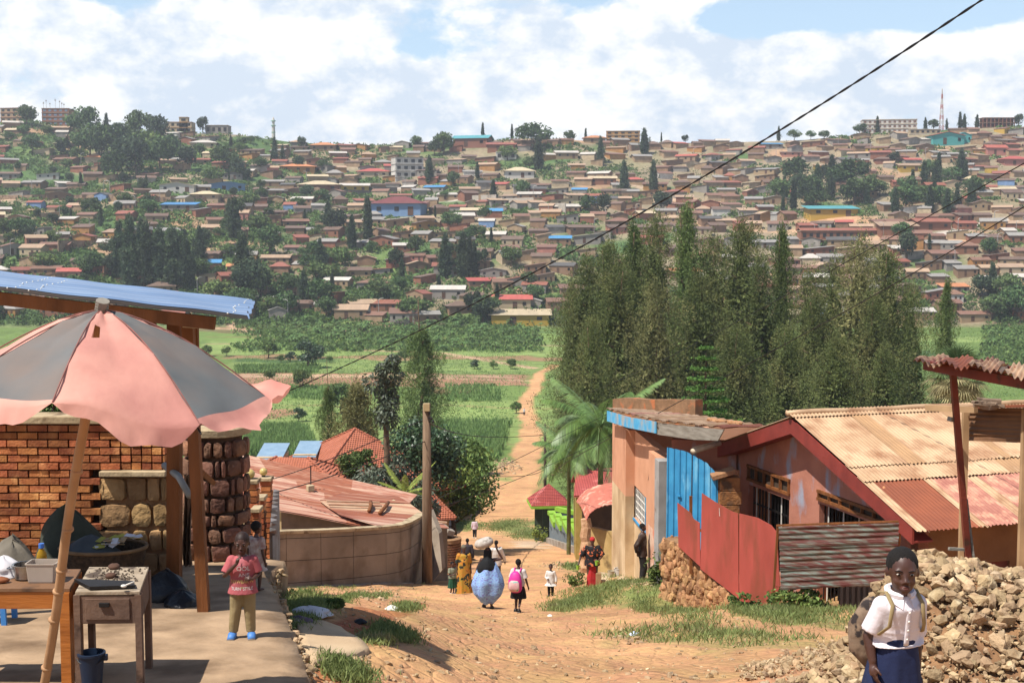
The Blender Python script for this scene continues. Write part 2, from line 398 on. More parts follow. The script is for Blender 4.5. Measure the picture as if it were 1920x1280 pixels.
    for pts, w, c in [([(690, 352), (760, 352), (830, 375), (900, 372), (980, 385), (1060, 400), (1120, 410)], 3.2, (.42, .36, .31)), ([(-60, 378), (120, 378), (250, 380), (380, 378), (480, 372), (600, 372), (690, 360)], 2.6, (.45, .3, .2)),
                      ([(60, 487), (200, 452), (300, 445), (420, 470)], 2.2, (.4, .25, .15)), ([(1750, 448), (1820, 425), (1900, 412), (1990, 405)], 4.5, (.42, .36, .3)), ([(1180, 345), (1300, 380), (1420, 395)], 2.2, (.4, .29, .2)),
                      ([(640, 570), (720, 610), (800, 596)], 3, (.4, .25, .15)), ([(1400, 432), (1560, 445), (1800, 450)], 5, (.4, .26, .16)), ([(1520, 412), (1620, 412)], 9, (.43, .25, .14))]:
        ps = [H(u, v_) for u, v_ in pts]
        for a, b in zip(ps[:-1], ps[1:]):
            ab = np.array([b.x-a.x, b.y-a.y]); t = np.clip(((X-a.x)*ab[0]+(Y-a.y)*ab[1])/(ab@ab), 0, 1)
            d = np.hypot(X-a.x-t*ab[0], Y-a.y-t*ab[1]); mix(np.clip((w*1.5-d)/w, 0, 1), c)
    # street surface over everything near
    edge = rw/2*(1+.28*ns(X, Y, 5, 9)+.15*ns(X, Y, 1.7, 1))
    m = np.clip((edge-np.abs(X-rx))/(.35+rw*.10)+.5, 0, 1)*(Y < 420)
    mix(m*(Y > 60), np.array(dirt)*1.05)
    mix(m*(Y <= 60), dirt)
    # reddish trodden earth left, grass patches
    def patch(u, v_, ru, rv, c, amt=1., y0=5):
        p = G(u, v_, y0); a = G(u+ru, v_, y0); b = G(u, v_-rv, y0); c0 = G(u, v_+rv, y0)
        sx = max(.2, abs(a.x-p.x)); sy = max(.3, abs(b.y-c0.y)/2); q = np.hypot((X-p.x)/sx, (Y-p.y)/sy)
        mix(np.clip((1-q+.45*ns(X, Y, .7, 3)+.3*ns(X, Y, .23, 5))*3, 0, 1)*amt, c)
    patch(690, 1150, 90, 38, red*1.0, .8); patch(640, 1190, 60, 20, red*.9, .7)
    patch(560, 1130, 42, 45, grass*1.1, .9); patch(740, 1190, 60, 12, grass, .6); patch(760, 1145, 40, 8, grass, .4); patch(640, 1255, 70, 16, dgrass, .8)
    patch(1120, 1125, 100, 20, grass, .6); patch(1220, 1100, 60, 18, grass, .7); patch(1330, 1195, 160, 22, grass*1.2, .35); patch(1470, 1150, 110, 18, grass, .6)
    patch(960, 985, 48, 14, lgrass*.8, .8, 60); patch(1000, 1000, 40, 14, lgrass*.8, .7, 60); patch(870, 985, 40, 10, grass, .9, 60); patch(945, 898, 22, 4, lgrass, .8, 100); patch(1080, 1062, 26, 6, grass, .8)
    patch(995, 1020, 40, 8, np.array((.5, .36, .24)), .9, 60)
    # concrete-dusty right margin and light pebbly ground
    ca = me.color_attributes.new('Land', 'FLOAT_COLOR', 'POINT')
    ca.data.foreach_set('color', np.concatenate([np.clip(col, 0, 1), np.ones((len(v), 1))], 1).ravel())
    m = bpy.data.materials.new('earth_and_fields'); m.use_nodes = True; nt = m.node_tree; N = nt.nodes; L = nt.links
    b = N['Principled BSDF']; b.inputs['Roughness'].default_value = .95; b.inputs['Specular IOR Level'].default_value = .15
    at = N.new('ShaderNodeAttribute'); at.attribute_name = 'Land'; tc = N.new('ShaderNodeTexCoord')
    def noi(s, d=4, ro=.6):
        n = N.new('ShaderNodeTexNoise'); n.inputs['Scale'].default_value = s; n.inputs['Detail'].default_value = d; n.inputs['Roughness'].default_value = ro
        L.new(tc.outputs['Object'], n.inputs['Vector']); return n.outputs['Fac']
    def mr(x, a, b_, c, d):
        n = N.new('ShaderNodeMapRange'); n.inputs[1].default_value = a; n.inputs[2].default_value = b_; n.inputs[3].default_value = c; n.inputs[4].default_value = d; L.new(x, n.inputs[0]); return n.outputs[0]
    def mul(a, b_, op='MULTIPLY'):
        n = N.new('ShaderNodeMath'); n.operation = op
        for i, x in enumerate((a, b_)):
            if isinstance(x, (int, float)): n.inputs[i].default_value = x
            else: L.new(x, n.inputs[i])
        return n.outputs[0]
    k = mul(mr(noi(.35), .3, .7, .78, 1.2), mr(noi(4.5, 6, .7), .3, .7, .8, 1.18)); k = mul(k, mr(noi(.045), .3, .7, .85, 1.15))
    # cobbles: cracks between sunken stones, only near the street (distance keeps them sub-pixel further off)
    mp = N.new('ShaderNodeMapping'); mp.inputs['Scale'].default_value = (1, 1.25, 1); L.new(tc.outputs['Object'], mp.inputs[0])
    dn = N.new('ShaderNodeTexNoise'); dn.inputs['Scale'].default_value = 2.2; L.new(mp.outputs[0], dn.inputs['Vector'])
    ad = N.new('ShaderNodeMixRGB'); ad.blend_type = 'ADD'; ad.inputs[0].default_value = .18; L.new(mp.outputs[0], ad.inputs[1]); L.new(dn.outputs['Color'], ad.inputs[2])
    vo = N.new('ShaderNodeTexVoronoi'); vo.feature = 'DISTANCE_TO_EDGE'; vo.inputs['Scale'].default_value = 4.6; L.new(ad.outputs[0], vo.inputs['Vector'])
    crack = mr(vo.outputs['Distance'], 0, .16, 0, 1)
    fade = mr(noi(.5, 3), .42, .62, .05, 1)
    cr = mul(mul(mul(crack, -1, 'ADD'), -1), fade)      # 1 in the crack
    k = mul(k, mr(cr, 0, 1, 1, .82))
    hs = N.new('ShaderNodeHueSaturation'); L.new(at.outputs['Color'], hs.inputs['Color']); L.new(k, hs.inputs['Value'])
    L.new(mr(noi(1.3), .3, .7, .485, .515), hs.inputs['Hue'])
    L.new(hs.outputs[0], b.inputs['Base Color'])
    h = mul(mul(crack, .5), mul(noi(9, 5, .7), .8), 'ADD')
    bp = N.new('ShaderNodeBump'); bp.inputs['Strength'].default_value = .65; bp.inputs['Distance'].default_value = .05
    L.new(h, bp.inputs['Height']); L.new(bp.outputs[0], b.inputs['Normal'])
    me.materials.append(m)
    o = bpy.data.objects.new('ground', me); COL.objects.link(o); o['kind'] = 'structure'
build_ground()
# ================================================================ right-hand side of the street
def WP(A, B, u, v):
    """where the ray through (u, v) meets the vertical plane through A and B"""
    r = Vector(ray(u, v)); A = Vector((A[0], A[1])); B = Vector((B[0], B[1])); n = Vector((-(B-A).y, (B-A).x))
    t = A.dot(n)/(r.x*n.x+r.y*n.y); return r*t
def US(u, d): return Vector(((u-960)/2400.0*d, d))
def wall_seg(mb, A, B, th, zb, zt, holes=(), mi=0, extra=(), back=None):
    """vertical wall from A to B (xy), zb/zt functions of distance s along it, with rectangular holes (s0, s1, z0, z1)"""
    A = Vector((A[0], A[1], 0)); B = Vector((B[0], B[1], 0)); d = (B-A); Ln = d.length; d /= Ln
    n = Vector((-d.y, d.x, 0)) if back is None else back
    if n.y < 0 and back is None: n = -n
    zb_ = zb if callable(zb) else (lambda s: zb); zt_ = zt if callable(zt) else (lambda s: zt)
    br = sorted(set([0, Ln]+[min(max(x, 0), Ln) for h in holes for x in h[:2]]+[x for x in extra if 0 < x < Ln]))
    for s0, s1 in zip(br[:-1], br[1:]):
        if s1-s0 < 1e-4: continue
        hs = sorted([(h[2], h[3]) for h in holes if h[0] < s1-1e-5 and h[1] > s0+1e-5])
        lo0, lo1 = zb_(s0), zb_(s1)
        for z0, z1 in hs+[(None, None)]:
            t0, t1 = (zt_(s0), zt_(s1)) if z0 is None else (z0, z0)
            if t0-lo0 > 1e-4 or t1-lo1 > 1e-4:
                a = A+d*s0; b = A+d*s1
                F = lambda p, z: Vector((p.x, p.y, z))
                mb.hexa([F(a, lo0), F(b, lo1), F(b+n*th, lo1), F(a+n*th, lo0)], [F(a, t0), F(b, t1), F(b+n*th, t1), F(a+n*th, t0)], mi)
            if z0 is not None: lo0 = lo1 = z1
    return d, n
def corr(mb, O, a, L, dn, pitch=.1, amp=.012, nd=6, nrm=None, mi=0, sag=0., jag=0., per=6, th=.004):
    """corrugated sheet: from O, waves across unit vector a over length L, running down vector dn"""
    O = Vector(O); a = Vector(a); dn = Vector(dn); nrm = nrm or a.cross(dn).normalized()
    if nrm.z < 0: nrm = -nrm
    n = max(2, int(L/pitch*per)); vs = []; fs = []
    ph = random.random()*6
    j0 = [random.uniform(-jag, jag) for _ in range(n+1)]
    for i in range(n+1):
        x = L*i/n; w = math.sin(x/pitch*2*math.pi)*amp
        for k in range(nd+1):
            t = k/nd; dd = t*(1+(j0[i] if k == nd else 0))
            vs.append(O+a*x+dn*dd+nrm*(w+sag*math.sin(t*3.1+ph+x*1.3)*.5))
    for i in range(n):
        for k in range(nd):
            p = i*(nd+1)+k; fs.append((p, p+nd+1, p+nd+2, p+1))
    m0 = len(vs); vs += [v-nrm*th for v in vs]; fs += [tuple(q+m0 for q in f[::-1]) for f in fs]
    return mb.add(vs, fs, mi)

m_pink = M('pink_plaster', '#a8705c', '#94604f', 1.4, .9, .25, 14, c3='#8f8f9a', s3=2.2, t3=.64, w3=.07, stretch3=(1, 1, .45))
m_peach = M('peach_plaster', '#c89474', '#bb8767', 1.8, .9, .5, 60, c3='#a97458', s3=1.2, t3=.66, w3=.1, stretch3=(1, 1, .3))
m_cream = M('cream_plaster', '#c9b08c', '#a98c66', 1.1, .9, .3, 20, c3='#8b6d4c', s3=1.0, t3=.6, w3=.12, stretch3=(1, 1, .35))
m_fade = M('faded_pink_wash', '#d5b49c', '#bf8a70', 3.0, .9, .3, 20, c3='#c4755c', s3=4, t3=.6, w3=.05, stretch3=(1, 1, .4))
m_greyp = M('grey_painted_column', '#9c9894', '#84807c', 2, .85, .2, 30, c3='#6f5a48', s3=1.6, t3=.66, w3=.06)
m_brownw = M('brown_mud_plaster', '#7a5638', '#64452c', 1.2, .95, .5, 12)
m_rfas = M('dark_red_paint', '#7f342c', '#6d2b25', 2.5, .6, .15, 20)
m_rcream = M('cream_rusted_tin', '#bd9f7e', '#a88868', 1.0, .55, .0, metal=.15, c3='#8e674a', s3=1.6, t3=.57, w3=.12, stretch=(1, 1, 1))
m_rtan = M('tan_rusted_tin', '#a3805c', '#8e6e50', 1.5, .6, metal=.1)
m_rrust = M('orange_rust_tin', '#85492f', '#743f2a', 1.6, .65, c3='#b07a52', s3=2.5, t3=.72, w3=.02)
m_rred = M('faded_red_tin', '#a4705f', '#8f5a4c', 2.6, .6, c3='#c49478', s3=3, t3=.56, w3=.1)
m_rdeep = M('deep_red_tin', '#a04a40', '#8b3c34', 2.2, .6, c3='#b87a62', s3=3, t3=.64, w3=.08)
m_wood = M('weathered_grey_wood', '#8d877c', '#6e675c', 2.5, .85, .4, 20, stretch=(1, 1, 6), c3='#3f3328', s3=5, t3=.7, w3=.06)
m_wbrown = M('brown_timber', '#7c4b26', '#5f3819', 2.5, .7, .3, 18, stretch=(3, 3, .6))
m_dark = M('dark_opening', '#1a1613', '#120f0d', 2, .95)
m_black = M('black_iron', '#1c1a1a', '#141212', 4, .5)
m_blue = M('bright_blue_paint', '#3a8cb6', '#2f7aa6', 3.0, .5, .12, 25, c3='#68a6c4', s3=3, t3=.6, w3=.05, stretch3=(1, 1, .3))
m_bluef = M('faded_blue_fascia', '#3f93bf', '#5aa6c9', 4, .6, c3='#9a9a96', s3=2.0, t3=.55, w3=.1)
m_redf = M('red_painted_sheet', '#a04a40', '#8a3e34', 1.6, .55, .5, 3, c3='#7a4030', s3=2.6, t3=.58, w3=.09, stretch3=(1, 1, .22), stretch=(1, 1, .4))
m_stone = M('ochre_stone', '#a8815a', '#8a6444', 3.0, .95, .6, 16, island=.3)
m_mortar = M('earth_mortar', '#8e6c4c', '#74563b', 4.0, .95, .8, 14)
m_conc = M('cement', '#9d9488', '#857a6d', 1.5, .9, .3, 18, c3='#6e5b47', s3=1.0, t3=.62, w3=.1)
m_white = M('white_paint', '#d8d4ca', '#c2beb4', 5, .6)
m_rustp = M('rusty_red_pole', '#7a3526', '#5c261b', 3, .6, .2, 20, c3='#4a2c20', s3=6, t3=.62, w3=.05)
m_teal = M('peeling_teal_and_maroon', '#65756d', '#5f4838', 2.4, .7, .3, 14, c3='#532822', s3=2.2, t3=.5, w3=.1, stretch3=(1.2, 1.2, 8), stretch=(1.5, 1.5, 9))
def gz(p): return T(p[0], p[1])

# ---------------------------------------------------------------- pink gabled house
K = 1.3
EL = Vector((5.4, 35.5)); ER = Vector((8.29, 26.0)); ZE, ZR = -5.85, -4.29
gdir = (ER-EL).normalized(); pdir = Vector((-gdir.y, gdir.x))       # pdir points away to the right
if pdir.x < 0: pdir = -pdir
GL = (ER-EL).length
g3 = Vector((gdir.x, gdir.y, 0)); p3 = Vector((pdir.x, pdir.y, 0))
WL = EL+pdir*.42+gdir*.55; WR = ER+pdir*.42-gdir*.45; WLn = (WR-WL).length
house = thing('gabled_house', 'pink plastered house with dark red gable boards and a rusted corrugated tin roof', 'house', (WL.x, WL.y, gz(WL)))
def ztop(s):
    t = (s+.55)/GL; return ZR-(abs(t-.5)*2)*(ZR-ZE)-.16
def sw(u, v):
    p = WP(WL, WR, u, v); return (Vector((p.x, p.y))-WL).length*(1 if (Vector((p.x, p.y))-WL).dot(gdir) > 0 else -1), p.z
s_a, z_a = sw(1404, 902); s_b, z_b = sw(1480, 935); s_c, z_c = sw(1536, 962); s_d, z_d = sw(1662, 985)
gzw = lambda s: T(*(WL+gdir*s))-.6
t1, t2 = sw(1404, 868)[1], sw(1480, 895)[1]
dz1 = sw(1442, 918)[1]      # bottom of first transom
dt1 = sw(1442, 884)[1]
dz2 = sw(1590, 955)[1]; dt2 = sw(1560, 930)[1]+.05
holes = [(s_a, s_b, z_b-2.05, dz1-.06), (s_a, s_b, dz1+.06, dt1), (s_c, s_d, z_b-2.25, dz2-.1), (s_c, s_d, dz2-.02, dt2)]
mb = MB(); wall_seg(mb, WL, WR, .25, gzw, ztop, holes, 0, extra=[GL/2-.55], back=p3)
part('gable_wall', mb, m_pink, house)
mb = MB(); c0 = WL+gdir*.25; c1 = c0+pdir*15
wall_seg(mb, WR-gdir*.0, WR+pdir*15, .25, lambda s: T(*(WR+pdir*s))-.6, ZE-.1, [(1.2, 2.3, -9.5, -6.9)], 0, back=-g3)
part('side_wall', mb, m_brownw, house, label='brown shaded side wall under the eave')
mb = MB(); q = WR-gdir*.06+pdir*1.2
mb.hexa([Vector((q.x, q.y, -9.4)), Vector((*(q+pdir*1.1), -9.4)), Vector((*(q+pdir*1.1-gdir*.05), -9.4)), Vector((*(q-gdir*.05), -9.4))], [Vector((q.x, q.y, -6.9)), Vector((*(q+pdir*1.1), -6.9)), Vector((*(q+pdir*1.1-gdir*.05), -6.9)), Vector((*(q-gdir*.05), -6.9))])
part('side_door', mb, M('red_brown_door', '#6f3324', '#5a291d', 3, .7), house)
mb = MB(); wall_seg(mb, WL+pdir*14, WR+pdir*14, .25, -9, lambda s: ztop(s)-.05, [], 0, extra=[GL/2-.55], back=p3)
wall_seg(mb, WL, WL+pdir*14, .25, lambda s: T(*(WL+pdir*s))-.6, ZE-.1, [], 0, back=g3)
part('rear_wall', mb, m_pink, house)
# doors with iron bars; near-black panel behind each stands in for interior shade
for (sa, sb, zt_, zb_) in [(s_a, s_b, dz1-.06, z_b-2.05), (s_c, s_d, dz2-.1, z_b-2.25)]:
    dr = MB(); n = max(5, int((sb-sa)/.16)); a0 = WL+pdir*.16
    for i in range(n+1):
        p = a0+gdir*(sa+(sb-sa)*i/n); dr.tube([(p.x, p.y, zb_), (p.x, p.y, zt_)], .018, 6, mi=1 if i % 4 == 1 else 0)
    for zz in (zt_-.5, zt_-1.2):
        a = a0+gdir*sa; b = a0+gdir*sb; dr.bar((a.x, a.y, zz), (b.x, b.y, zz), .02, .05)
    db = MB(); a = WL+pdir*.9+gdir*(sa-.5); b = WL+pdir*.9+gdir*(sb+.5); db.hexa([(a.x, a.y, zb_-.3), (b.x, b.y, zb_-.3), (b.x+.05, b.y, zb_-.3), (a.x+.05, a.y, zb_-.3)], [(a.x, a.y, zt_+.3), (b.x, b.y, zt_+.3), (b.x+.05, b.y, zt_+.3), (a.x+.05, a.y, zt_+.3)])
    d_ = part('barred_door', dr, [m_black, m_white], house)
    part('painted_shade_panel', db, m_dark, d_)
for (sa, sb, z0, z1, n) in [(s_a, s_b, dz1+.06, dt1, 5), (s_c, s_d, dz2-.02, dt2, 6)]:
    fr = MB(); pa = MB()
    a0 = WL+pdir*-.02
    def pt(s, z, o=0): q = a0+gdir*s+pdir*o; return (q.x, q.y, z)
    for zz in (z0+.03, z1-.03): fr.bar(pt(sa-.05, zz), pt(sb+.05, zz), .08, .07)
    for i in range(n+1):
        s = sa+(sb-sa)*i/n; fr.bar(pt(s, z0), pt(s, z1), .06, .07)
    for i in range(n):
        s = sa+(sb-sa)*(i+.5)/n; w = (sb-sa)/n-.05
        pa.hexa([pt(s-w/2, z0+.05, .05), pt(s+w/2, z0+.05, .05), pt(s+w/2, z0+.05, .08), pt(s-w/2, z0+.05, .08)], [pt(s-w/2, z1-.05, .05), pt(s+w/2, z1-.05, .05), pt(s+w/2, z1-.05, .08), pt(s-w/2, z1-.05, .08)])
    f_ = part('transom_frame', fr, m_wbrown, house); part('transom_mesh', pa, M('dusty_mosquito_mesh', '#4a3a2c', '#3a2e24', 5, .9), f_)
# roof
PK = (EL+ER)/2; rl = 15.0
roof = MB(); slope = Vector((gdir.x*GL/2, gdir.y*GL/2, ZE-ZR)); slL = slope.length; sdn = slope.normalized()
nrm = p3.cross(sdn).normalized()
if nrm.z < 0: nrm = -nrm
RO = Vector((PK.x, PK.y, ZR+.03))-p3*.12
def strip(t0, t1, seq, lift, jag=.01):
    x = 0.; i = 0
    while x < rl:
        w, mi = seq[i % len(seq)] if i < len(seq) else seq[len(seq)//2+i % (len(seq)//2)]
        corr(roof, RO+p3*x+slope*t0+nrm*(lift+.003*(i % 2)), p3, w+.03, slope*(t1-t0), .098, .016, 5, nrm, mi, .012, jag, 6)
        x += w; i += 1
strip(.60, 1.06, [(.25, 0), (1.25, 2), (.18, 0), (.95, 3), (.28, 0), (1.15, 3), (.35, 0), (1.4, 4), (.9, 3), (.3, 0), (1.2, 3)], .0, .012)
strip(.50, .655, [(1.6, 0), (2.2, 0), (1.1, 1), (3.3, 0)], .03, .02)
strip(-.02, .53, [(1.55, 0), (.42, 1), (2.1, 0), (.22, 1), (2.6, 0), (3.3, 0), (.2, 1)], .06, .012)
sl2 = Vector((-gdir.x*GL/2, -gdir.y*GL/2, ZE-ZR))
corr(roof, RO+sl2*-.02, p3, rl, sl2*1.07, .098, .016, 5, None, 0, .01, .01, 5)
part('tin_roof', roof, [m_rcream, m_rtan, m_rrust, m_rred, m_rdeep], house, True)
cap = MB()
corr(cap, RO+nrm*.09-slope*.035-p3*.05, p3, rl*.55, slope*.075, .098, .012, 2, nrm, 0, .0, .0, 5)
cap.tube([RO+p3*x+Vector((0, 0, .09+.02*math.sin(x*2.2))) for x in np.linspace(-.1, rl*.55, 24)], .07, 8)
part('ridge_cap', cap, m_rcream, house, True)
fa = MB()
for sg, tip in ((1, ER), (-1, EL)):
    a = Vector((PK.x, PK.y, ZR-.02))-p3*.10; b = Vector((tip.x, tip.y, ZE-.02))-p3*.10+(g3*.08*sg)
    hh = .36
    fa.hexa([a-Vector((0, 0, hh)), b-Vector((0, 0, hh)), b-Vector((0, 0, hh))+p3*.05, a-Vector((0, 0, hh))+p3*.05], [a, b, b+p3*.05, a+p3*.05])
    fa.hexa([a-Vector((0, 0, hh-.02))+p3*.052, b-Vector((0, 0, hh-.02))+p3*.052, b-Vector((0, 0, hh-.02))+p3*.5, a-Vector((0, 0, hh-.02))+p3*.5], [a-Vector((0, 0, hh-.06))+p3*.052, b-Vector((0, 0, hh-.06))+p3*.052, b-Vector((0, 0, hh-.06))+p3*.5, a-Vector((0, 0, hh-.06))+p3*.5])
part('gable_board', fa, m_rfas, house)

# ---------------------------------------------------------------- red sheet fence
FA = US(1268, 30.9); FB = US(1466, 28.3)
fence = thing('sheet_fence', 'bright red painted metal sheet fence on the stone retaining wall, stepped along its top', 'fence', (FA.x, FA.y, -8.3))
fd = (FB-FA).normalized(); fn = Vector((-fd.y, fd.x, 0))
if fn.y < 0: fn = -fn
for pl in [[(1270, 942), (1296, 962), (1300, 972), (1312, 980), (1313, 1062), (1272, 1024)],
           [(1316, 924), (1340, 940), (1372, 958), (1384, 962), (1385, 1122), (1313, 1066)],
           [(1386, 962), (1420, 970), (1446, 984), (1457, 998), (1461, 1080), (1465, 1146), (1425, 1143), (1386, 1124)]]:
    mb = MB(); ps = [WP(FA, FB, u, v) for u, v in pl]; mb.prism(ps, fn*.012); part('fence_sheet', mb, m_redf, fence)
mb = MB()
for u, vt in ((1292, 930), (1319, 938), (1384, 965)):
    p = WP(FA, FB, u, vt); q = WP(FA, FB, u, 1075); mb.bar(p+fn*.06, q+fn*.06, .07, .07)
for v0, v1 in ((985, 1030), (1030, 1100)):
    mb.bar(WP(FA, FB, 1275, v0)+fn*.035, WP(FA, FB, 1455, v1)+fn*.035, .04, .06)
part('fence_post', mb, m_wbrown, fence)
mb = MB()
mb.bar(WP(FA, FB, 1349, 952)-fn*.01, WP(FA, FB, 1350, 967)-fn*.01, .012, .01)
part('white_scrap', mb, m_white, fence)

# ---------------------------------------------------------------- stone retaining wall
SA = US(1243, 31.6); SB = US(1425, 28.6); sdv = (SB-SA); SLn = sdv.length; sdv.normalize()
sn = Vector((-sdv.y, sdv.x, 0));  sn = sn if sn.y > 0 else -sn
wallt = thing('stone_wall', 'rough ochre stone retaining wall below the red sheet fence', 'wall', (SA.x, SA.y, gz(SA)))
TOPS = [(1243, 1012), (1270, 1022), (1300, 1058), (1340, 1095), (1375, 1128), (1400, 1147), (1425, 1156)]
tops = [((Vector(WP(SA, SB, u, v)[:2])-SA).length, WP(SA, SB, u, v).z) for u, v in TOPS]
ztp = lambda s: float(np.interp(s, [a for a, b in tops], [b for a, b in tops]))
mb = MB(); wall_seg(mb, SA+Vector(sn[:2])*.07, SB+Vector(sn[:2])*.07, .45, lambda s: T(*(SA+sdv*s))-.5, lambda s: ztp(s)+.02, [], 0, extra=[a for a, b in tops])
random.seed(3)
for i in range(520):
    s = random.uniform(-.05, SLn); zb0 = T(*(SA+sdv*s))-.1; z = random.uniform(zb0, max(zb0+.05, ztp(s)-.02))
    if z > ztp(s)-.03: continue
    r = random.uniform(.05, .13); p = SA+sdv*s
    mb.ell((p.x+sn.x*.07, p.y+sn.y*.07, z), (r*random.uniform(.5, 1), r*.7, r*random.uniform(.8, 1.7)), 7, 5, 1, Matrix.Rotation(random.uniform(-.5, .5), 3, 'Y'), .16)
for i in range(90):   # left end face of the wall
    p = SA+Vector(sn[:2])*random.uniform(.05, .45); zb0 = T(*SA)-.1; z = random.uniform(zb0, ztp(0)-.03); r = random.uniform(.05, .11)
    mb.ell((p.x, p.y, z), (r*.6, r, r*random.uniform(.8, 1.5)), 7, 5, 1, None, .16)
part('rubble_masonry', mb, [m_mortar, m_stone], wallt)

# ---------------------------------------------------------------- rusty horizontal sheet across the yard
GA = US(1455, 27.9); GB = US(1687, 26.4)
gate = thing('sheet_barrier', 'rusted corrugated sheet with flaking teal and maroon paint, fixed sideways beside the red fence', 'barrier', (GA.x, GA.y, gz(GA)))
gd = (GB-GA).normalized(); gn = Vector((-gd.y, gd.x, 0)); gn = gn if gn.y > 0 else -gn
mb = MB()
tl, tr_, br_, bl = WP(GA, GB, 1460, 987), WP(GA, GB, 1686, 980), WP(GA, GB, 1682, 1094), WP(GA, GB, 1464, 1106)
nz_ = 96; nx_ = 40; vs = []; fs = []
for i in range(nz_+1):
    t = i/nz_; big = 1 if (i % 32) > 27 else 0
    for j in range(nx_+1):
        s = j/nx_; p = tl.lerp(tr_, s).lerp(bl.lerp(br_, s), t); w = math.sin(t*2*math.pi*12)*.011+.03*big+.01*math.sin(s*9+t*14)
        if i == nz_: p = p+Vector((0, 0, random.uniform(-.03, .02)))
        vs.append(p-gn*w)
for i in range(nz_):
    for j in range(nx_): a = i*(nx_+1)+j; fs.append((a, a+1, a+nx_+2, a+nx_+1))
o = len(vs); vs += [v+gn*.006 for v in vs]; fs += [tuple(k+o for k in f[::-1]) for f in fs]
mb.add(vs, fs); part('corrugated_sheet', mb, m_teal, gate, True)
mb = MB(); mb.bar(WP(GA, GB, 1457, 985)+gn*.05, Vector((GA.x, GA.y, gz(GA)-.3))+gn*.05, .05, .05)
q = GB+gd*0; mb.bar(WP(GA, GB, 1687, 978)+gn*.05, Vector((GB.x, GB.y, gz(GB)-.3))+gn*.05, .05, .05)
mb.bar(WP(GA, GB, 1455, 985)+gn*.03, WP(GA, GB, 1688, 977)+gn*.03, .04, .04)
part('frame_post', mb, m_wbrown, gate)
# dark ribbed sheets standing under the barrier
mb = MB(); a = WP(GA, GB, 1538, 1100)+gn*1.2; b = WP(GA, GB, 1620, 1096)+gn*1.2
corr(mb, Vector((a.x, a.y, a.z+.25)), Vector((b.x-a.x, b.y-a.y, 0)).normalized(), (b-a).length*1.05, Vector((0, 0, -1.15)), .13, .03, 2, gn, 0)
tag(part('leaning_sheet', mb, M('charred_tin', '#3a2a24', '#2a1f1b', 4, .8, stretch=(6, 6, 1)), None, at=(a.x, a.y, gz(a))), 'dark ribbed metal sheets standing behind the gap under the flaking teal barrier', 'metal sheet')

# ---------------------------------------------------------------- peach building with blue gate
BA = US(1150, 42.0); BB = US(1236, 34.2)
bd = (BB-BA).normalized(); bn = Vector((-bd.y, bd.x)); bn = bn if bn.x > 0 else -bn      # into the building
b3 = Vector((bn.x, bn.y, 0)); BLn = (BB-BA).length
bld = thing('plastered_shop', 'two-tone peach and cream plastered building with a barred blue window and lean-to tin roof', 'building', (BA.x, BA.y, gz(BA)))
def sb(u, v, off=0):
    A2 = BA+bn*off; B2 = BB+bn*off; p = WP(A2, B2, u, v); return (Vector((p.x, p.y))-A2).dot(bd), p.z
zt = WP(BA, BB, 1152, 790).z
zmid = WP(BA, BB, 1152, 905).z
gb = lambda s: T(*(BA+bd*s))-.7
rec = .28
w0, wz1 = sb(1181, 912, rec); w1, wz0 = sb(1211, 975, rec)
wz0 = sb(1196, 978, rec)[1]; wz1 = sb(1196, 916, rec)[1]
pil0 = sb(1173, 900)[0]; pil1 = sb(1216, 900)[0]
A2 = BA+bn*rec
mb = MB(); wall_seg(mb, A2, A2+bd*BLn, .25, gb, wz0-.06, [], 1, back=b3); wall_seg(mb, A2, A2+bd*BLn, .25, wz0-.06, zt+.05, [(w0, w1, wz0, wz1)], 0, back=b3)
part('front_wall', mb, [m_peach, m_cream], bld)
mb = MB()
zp = zmid
for s0, s1 in ((0, pil0), (pil1, BLn)):
    a = BA+bd*s0; b = BA+bd*s1; lo = 1 if s0 == 0 else 2
    mb = MB(); wall_seg(mb, a, b, rec-.003, lambda s: T(*(a+bd*s))-.7, zp, [], lo, back=b3); wall_seg(mb, a, b, rec-.003, zp, zt+.05, [], 0, back=b3)
    part('pilaster', mb, [m_peach, m_cream, m_fade], bld)
# end wall facing the viewer side street and rear
mb = MB(); e = BA+bd*.0
wall_seg(mb, A2+bd*.0+bn*.25, A2+bn*7, .25, -12.5, zt-.25, [], 0, back=Vector((bd.x, bd.y, 0)))
part('side_wall', mb, m_peach, bld); mb = MB()
wall_seg(mb, BB+bn*.6, BB+bn*7, .25, -11, zt-.3, [], 0, back=-Vector((bd.x, bd.y, 0)))
part('side_wall', mb, m_peach, bld)
# grey corner column
mb = MB(); GC = US(1246, 33.6)
mb.box((GC.x+.02, GC.y+.15, (zt-11)/2+.1), (.34, .5, abs(zt+11)), 0.1)
part('corner_column', mb, m_greyp, bld, bevel=.01)
# window: blue reveal and frame, white bars
def bp(s, z, o=0): q = BA+bd*s+bn*o; return Vector((q.x, q.y, z))
fr = MB()
wm = .1
for s in (w0+.03, w1-.03): fr.hexa([bp(s-.03, wz0, rec-.02), bp(s+.03, wz0, rec-.02), bp(s+.03, wz0, rec+.24), bp(s-.03, wz0, rec+.24)], [bp(s-.03, wz1, rec-.02), bp(s+.03, wz1, rec-.02), bp(s+.03, wz1, rec+.24), bp(s-.03, wz1, rec+.24)])
fr.hexa([bp(w0-.04, wz0-.06, rec-.05), bp(w1+.04, wz0-.06, rec-.05), bp(w1+.04, wz0-.06, rec+.24), bp(w0-.04, wz0-.06, rec+.24)], [bp(w0-.04, wz0-.002, rec-.05), bp(w1+.04, wz0-.002, rec-.05), bp(w1+.04, wz0-.002, rec+.24), bp(w0-.04, wz0-.002, rec+.24)])
wf = part('window_frame', fr, m_blue, bld)
br = MB(); n = 11
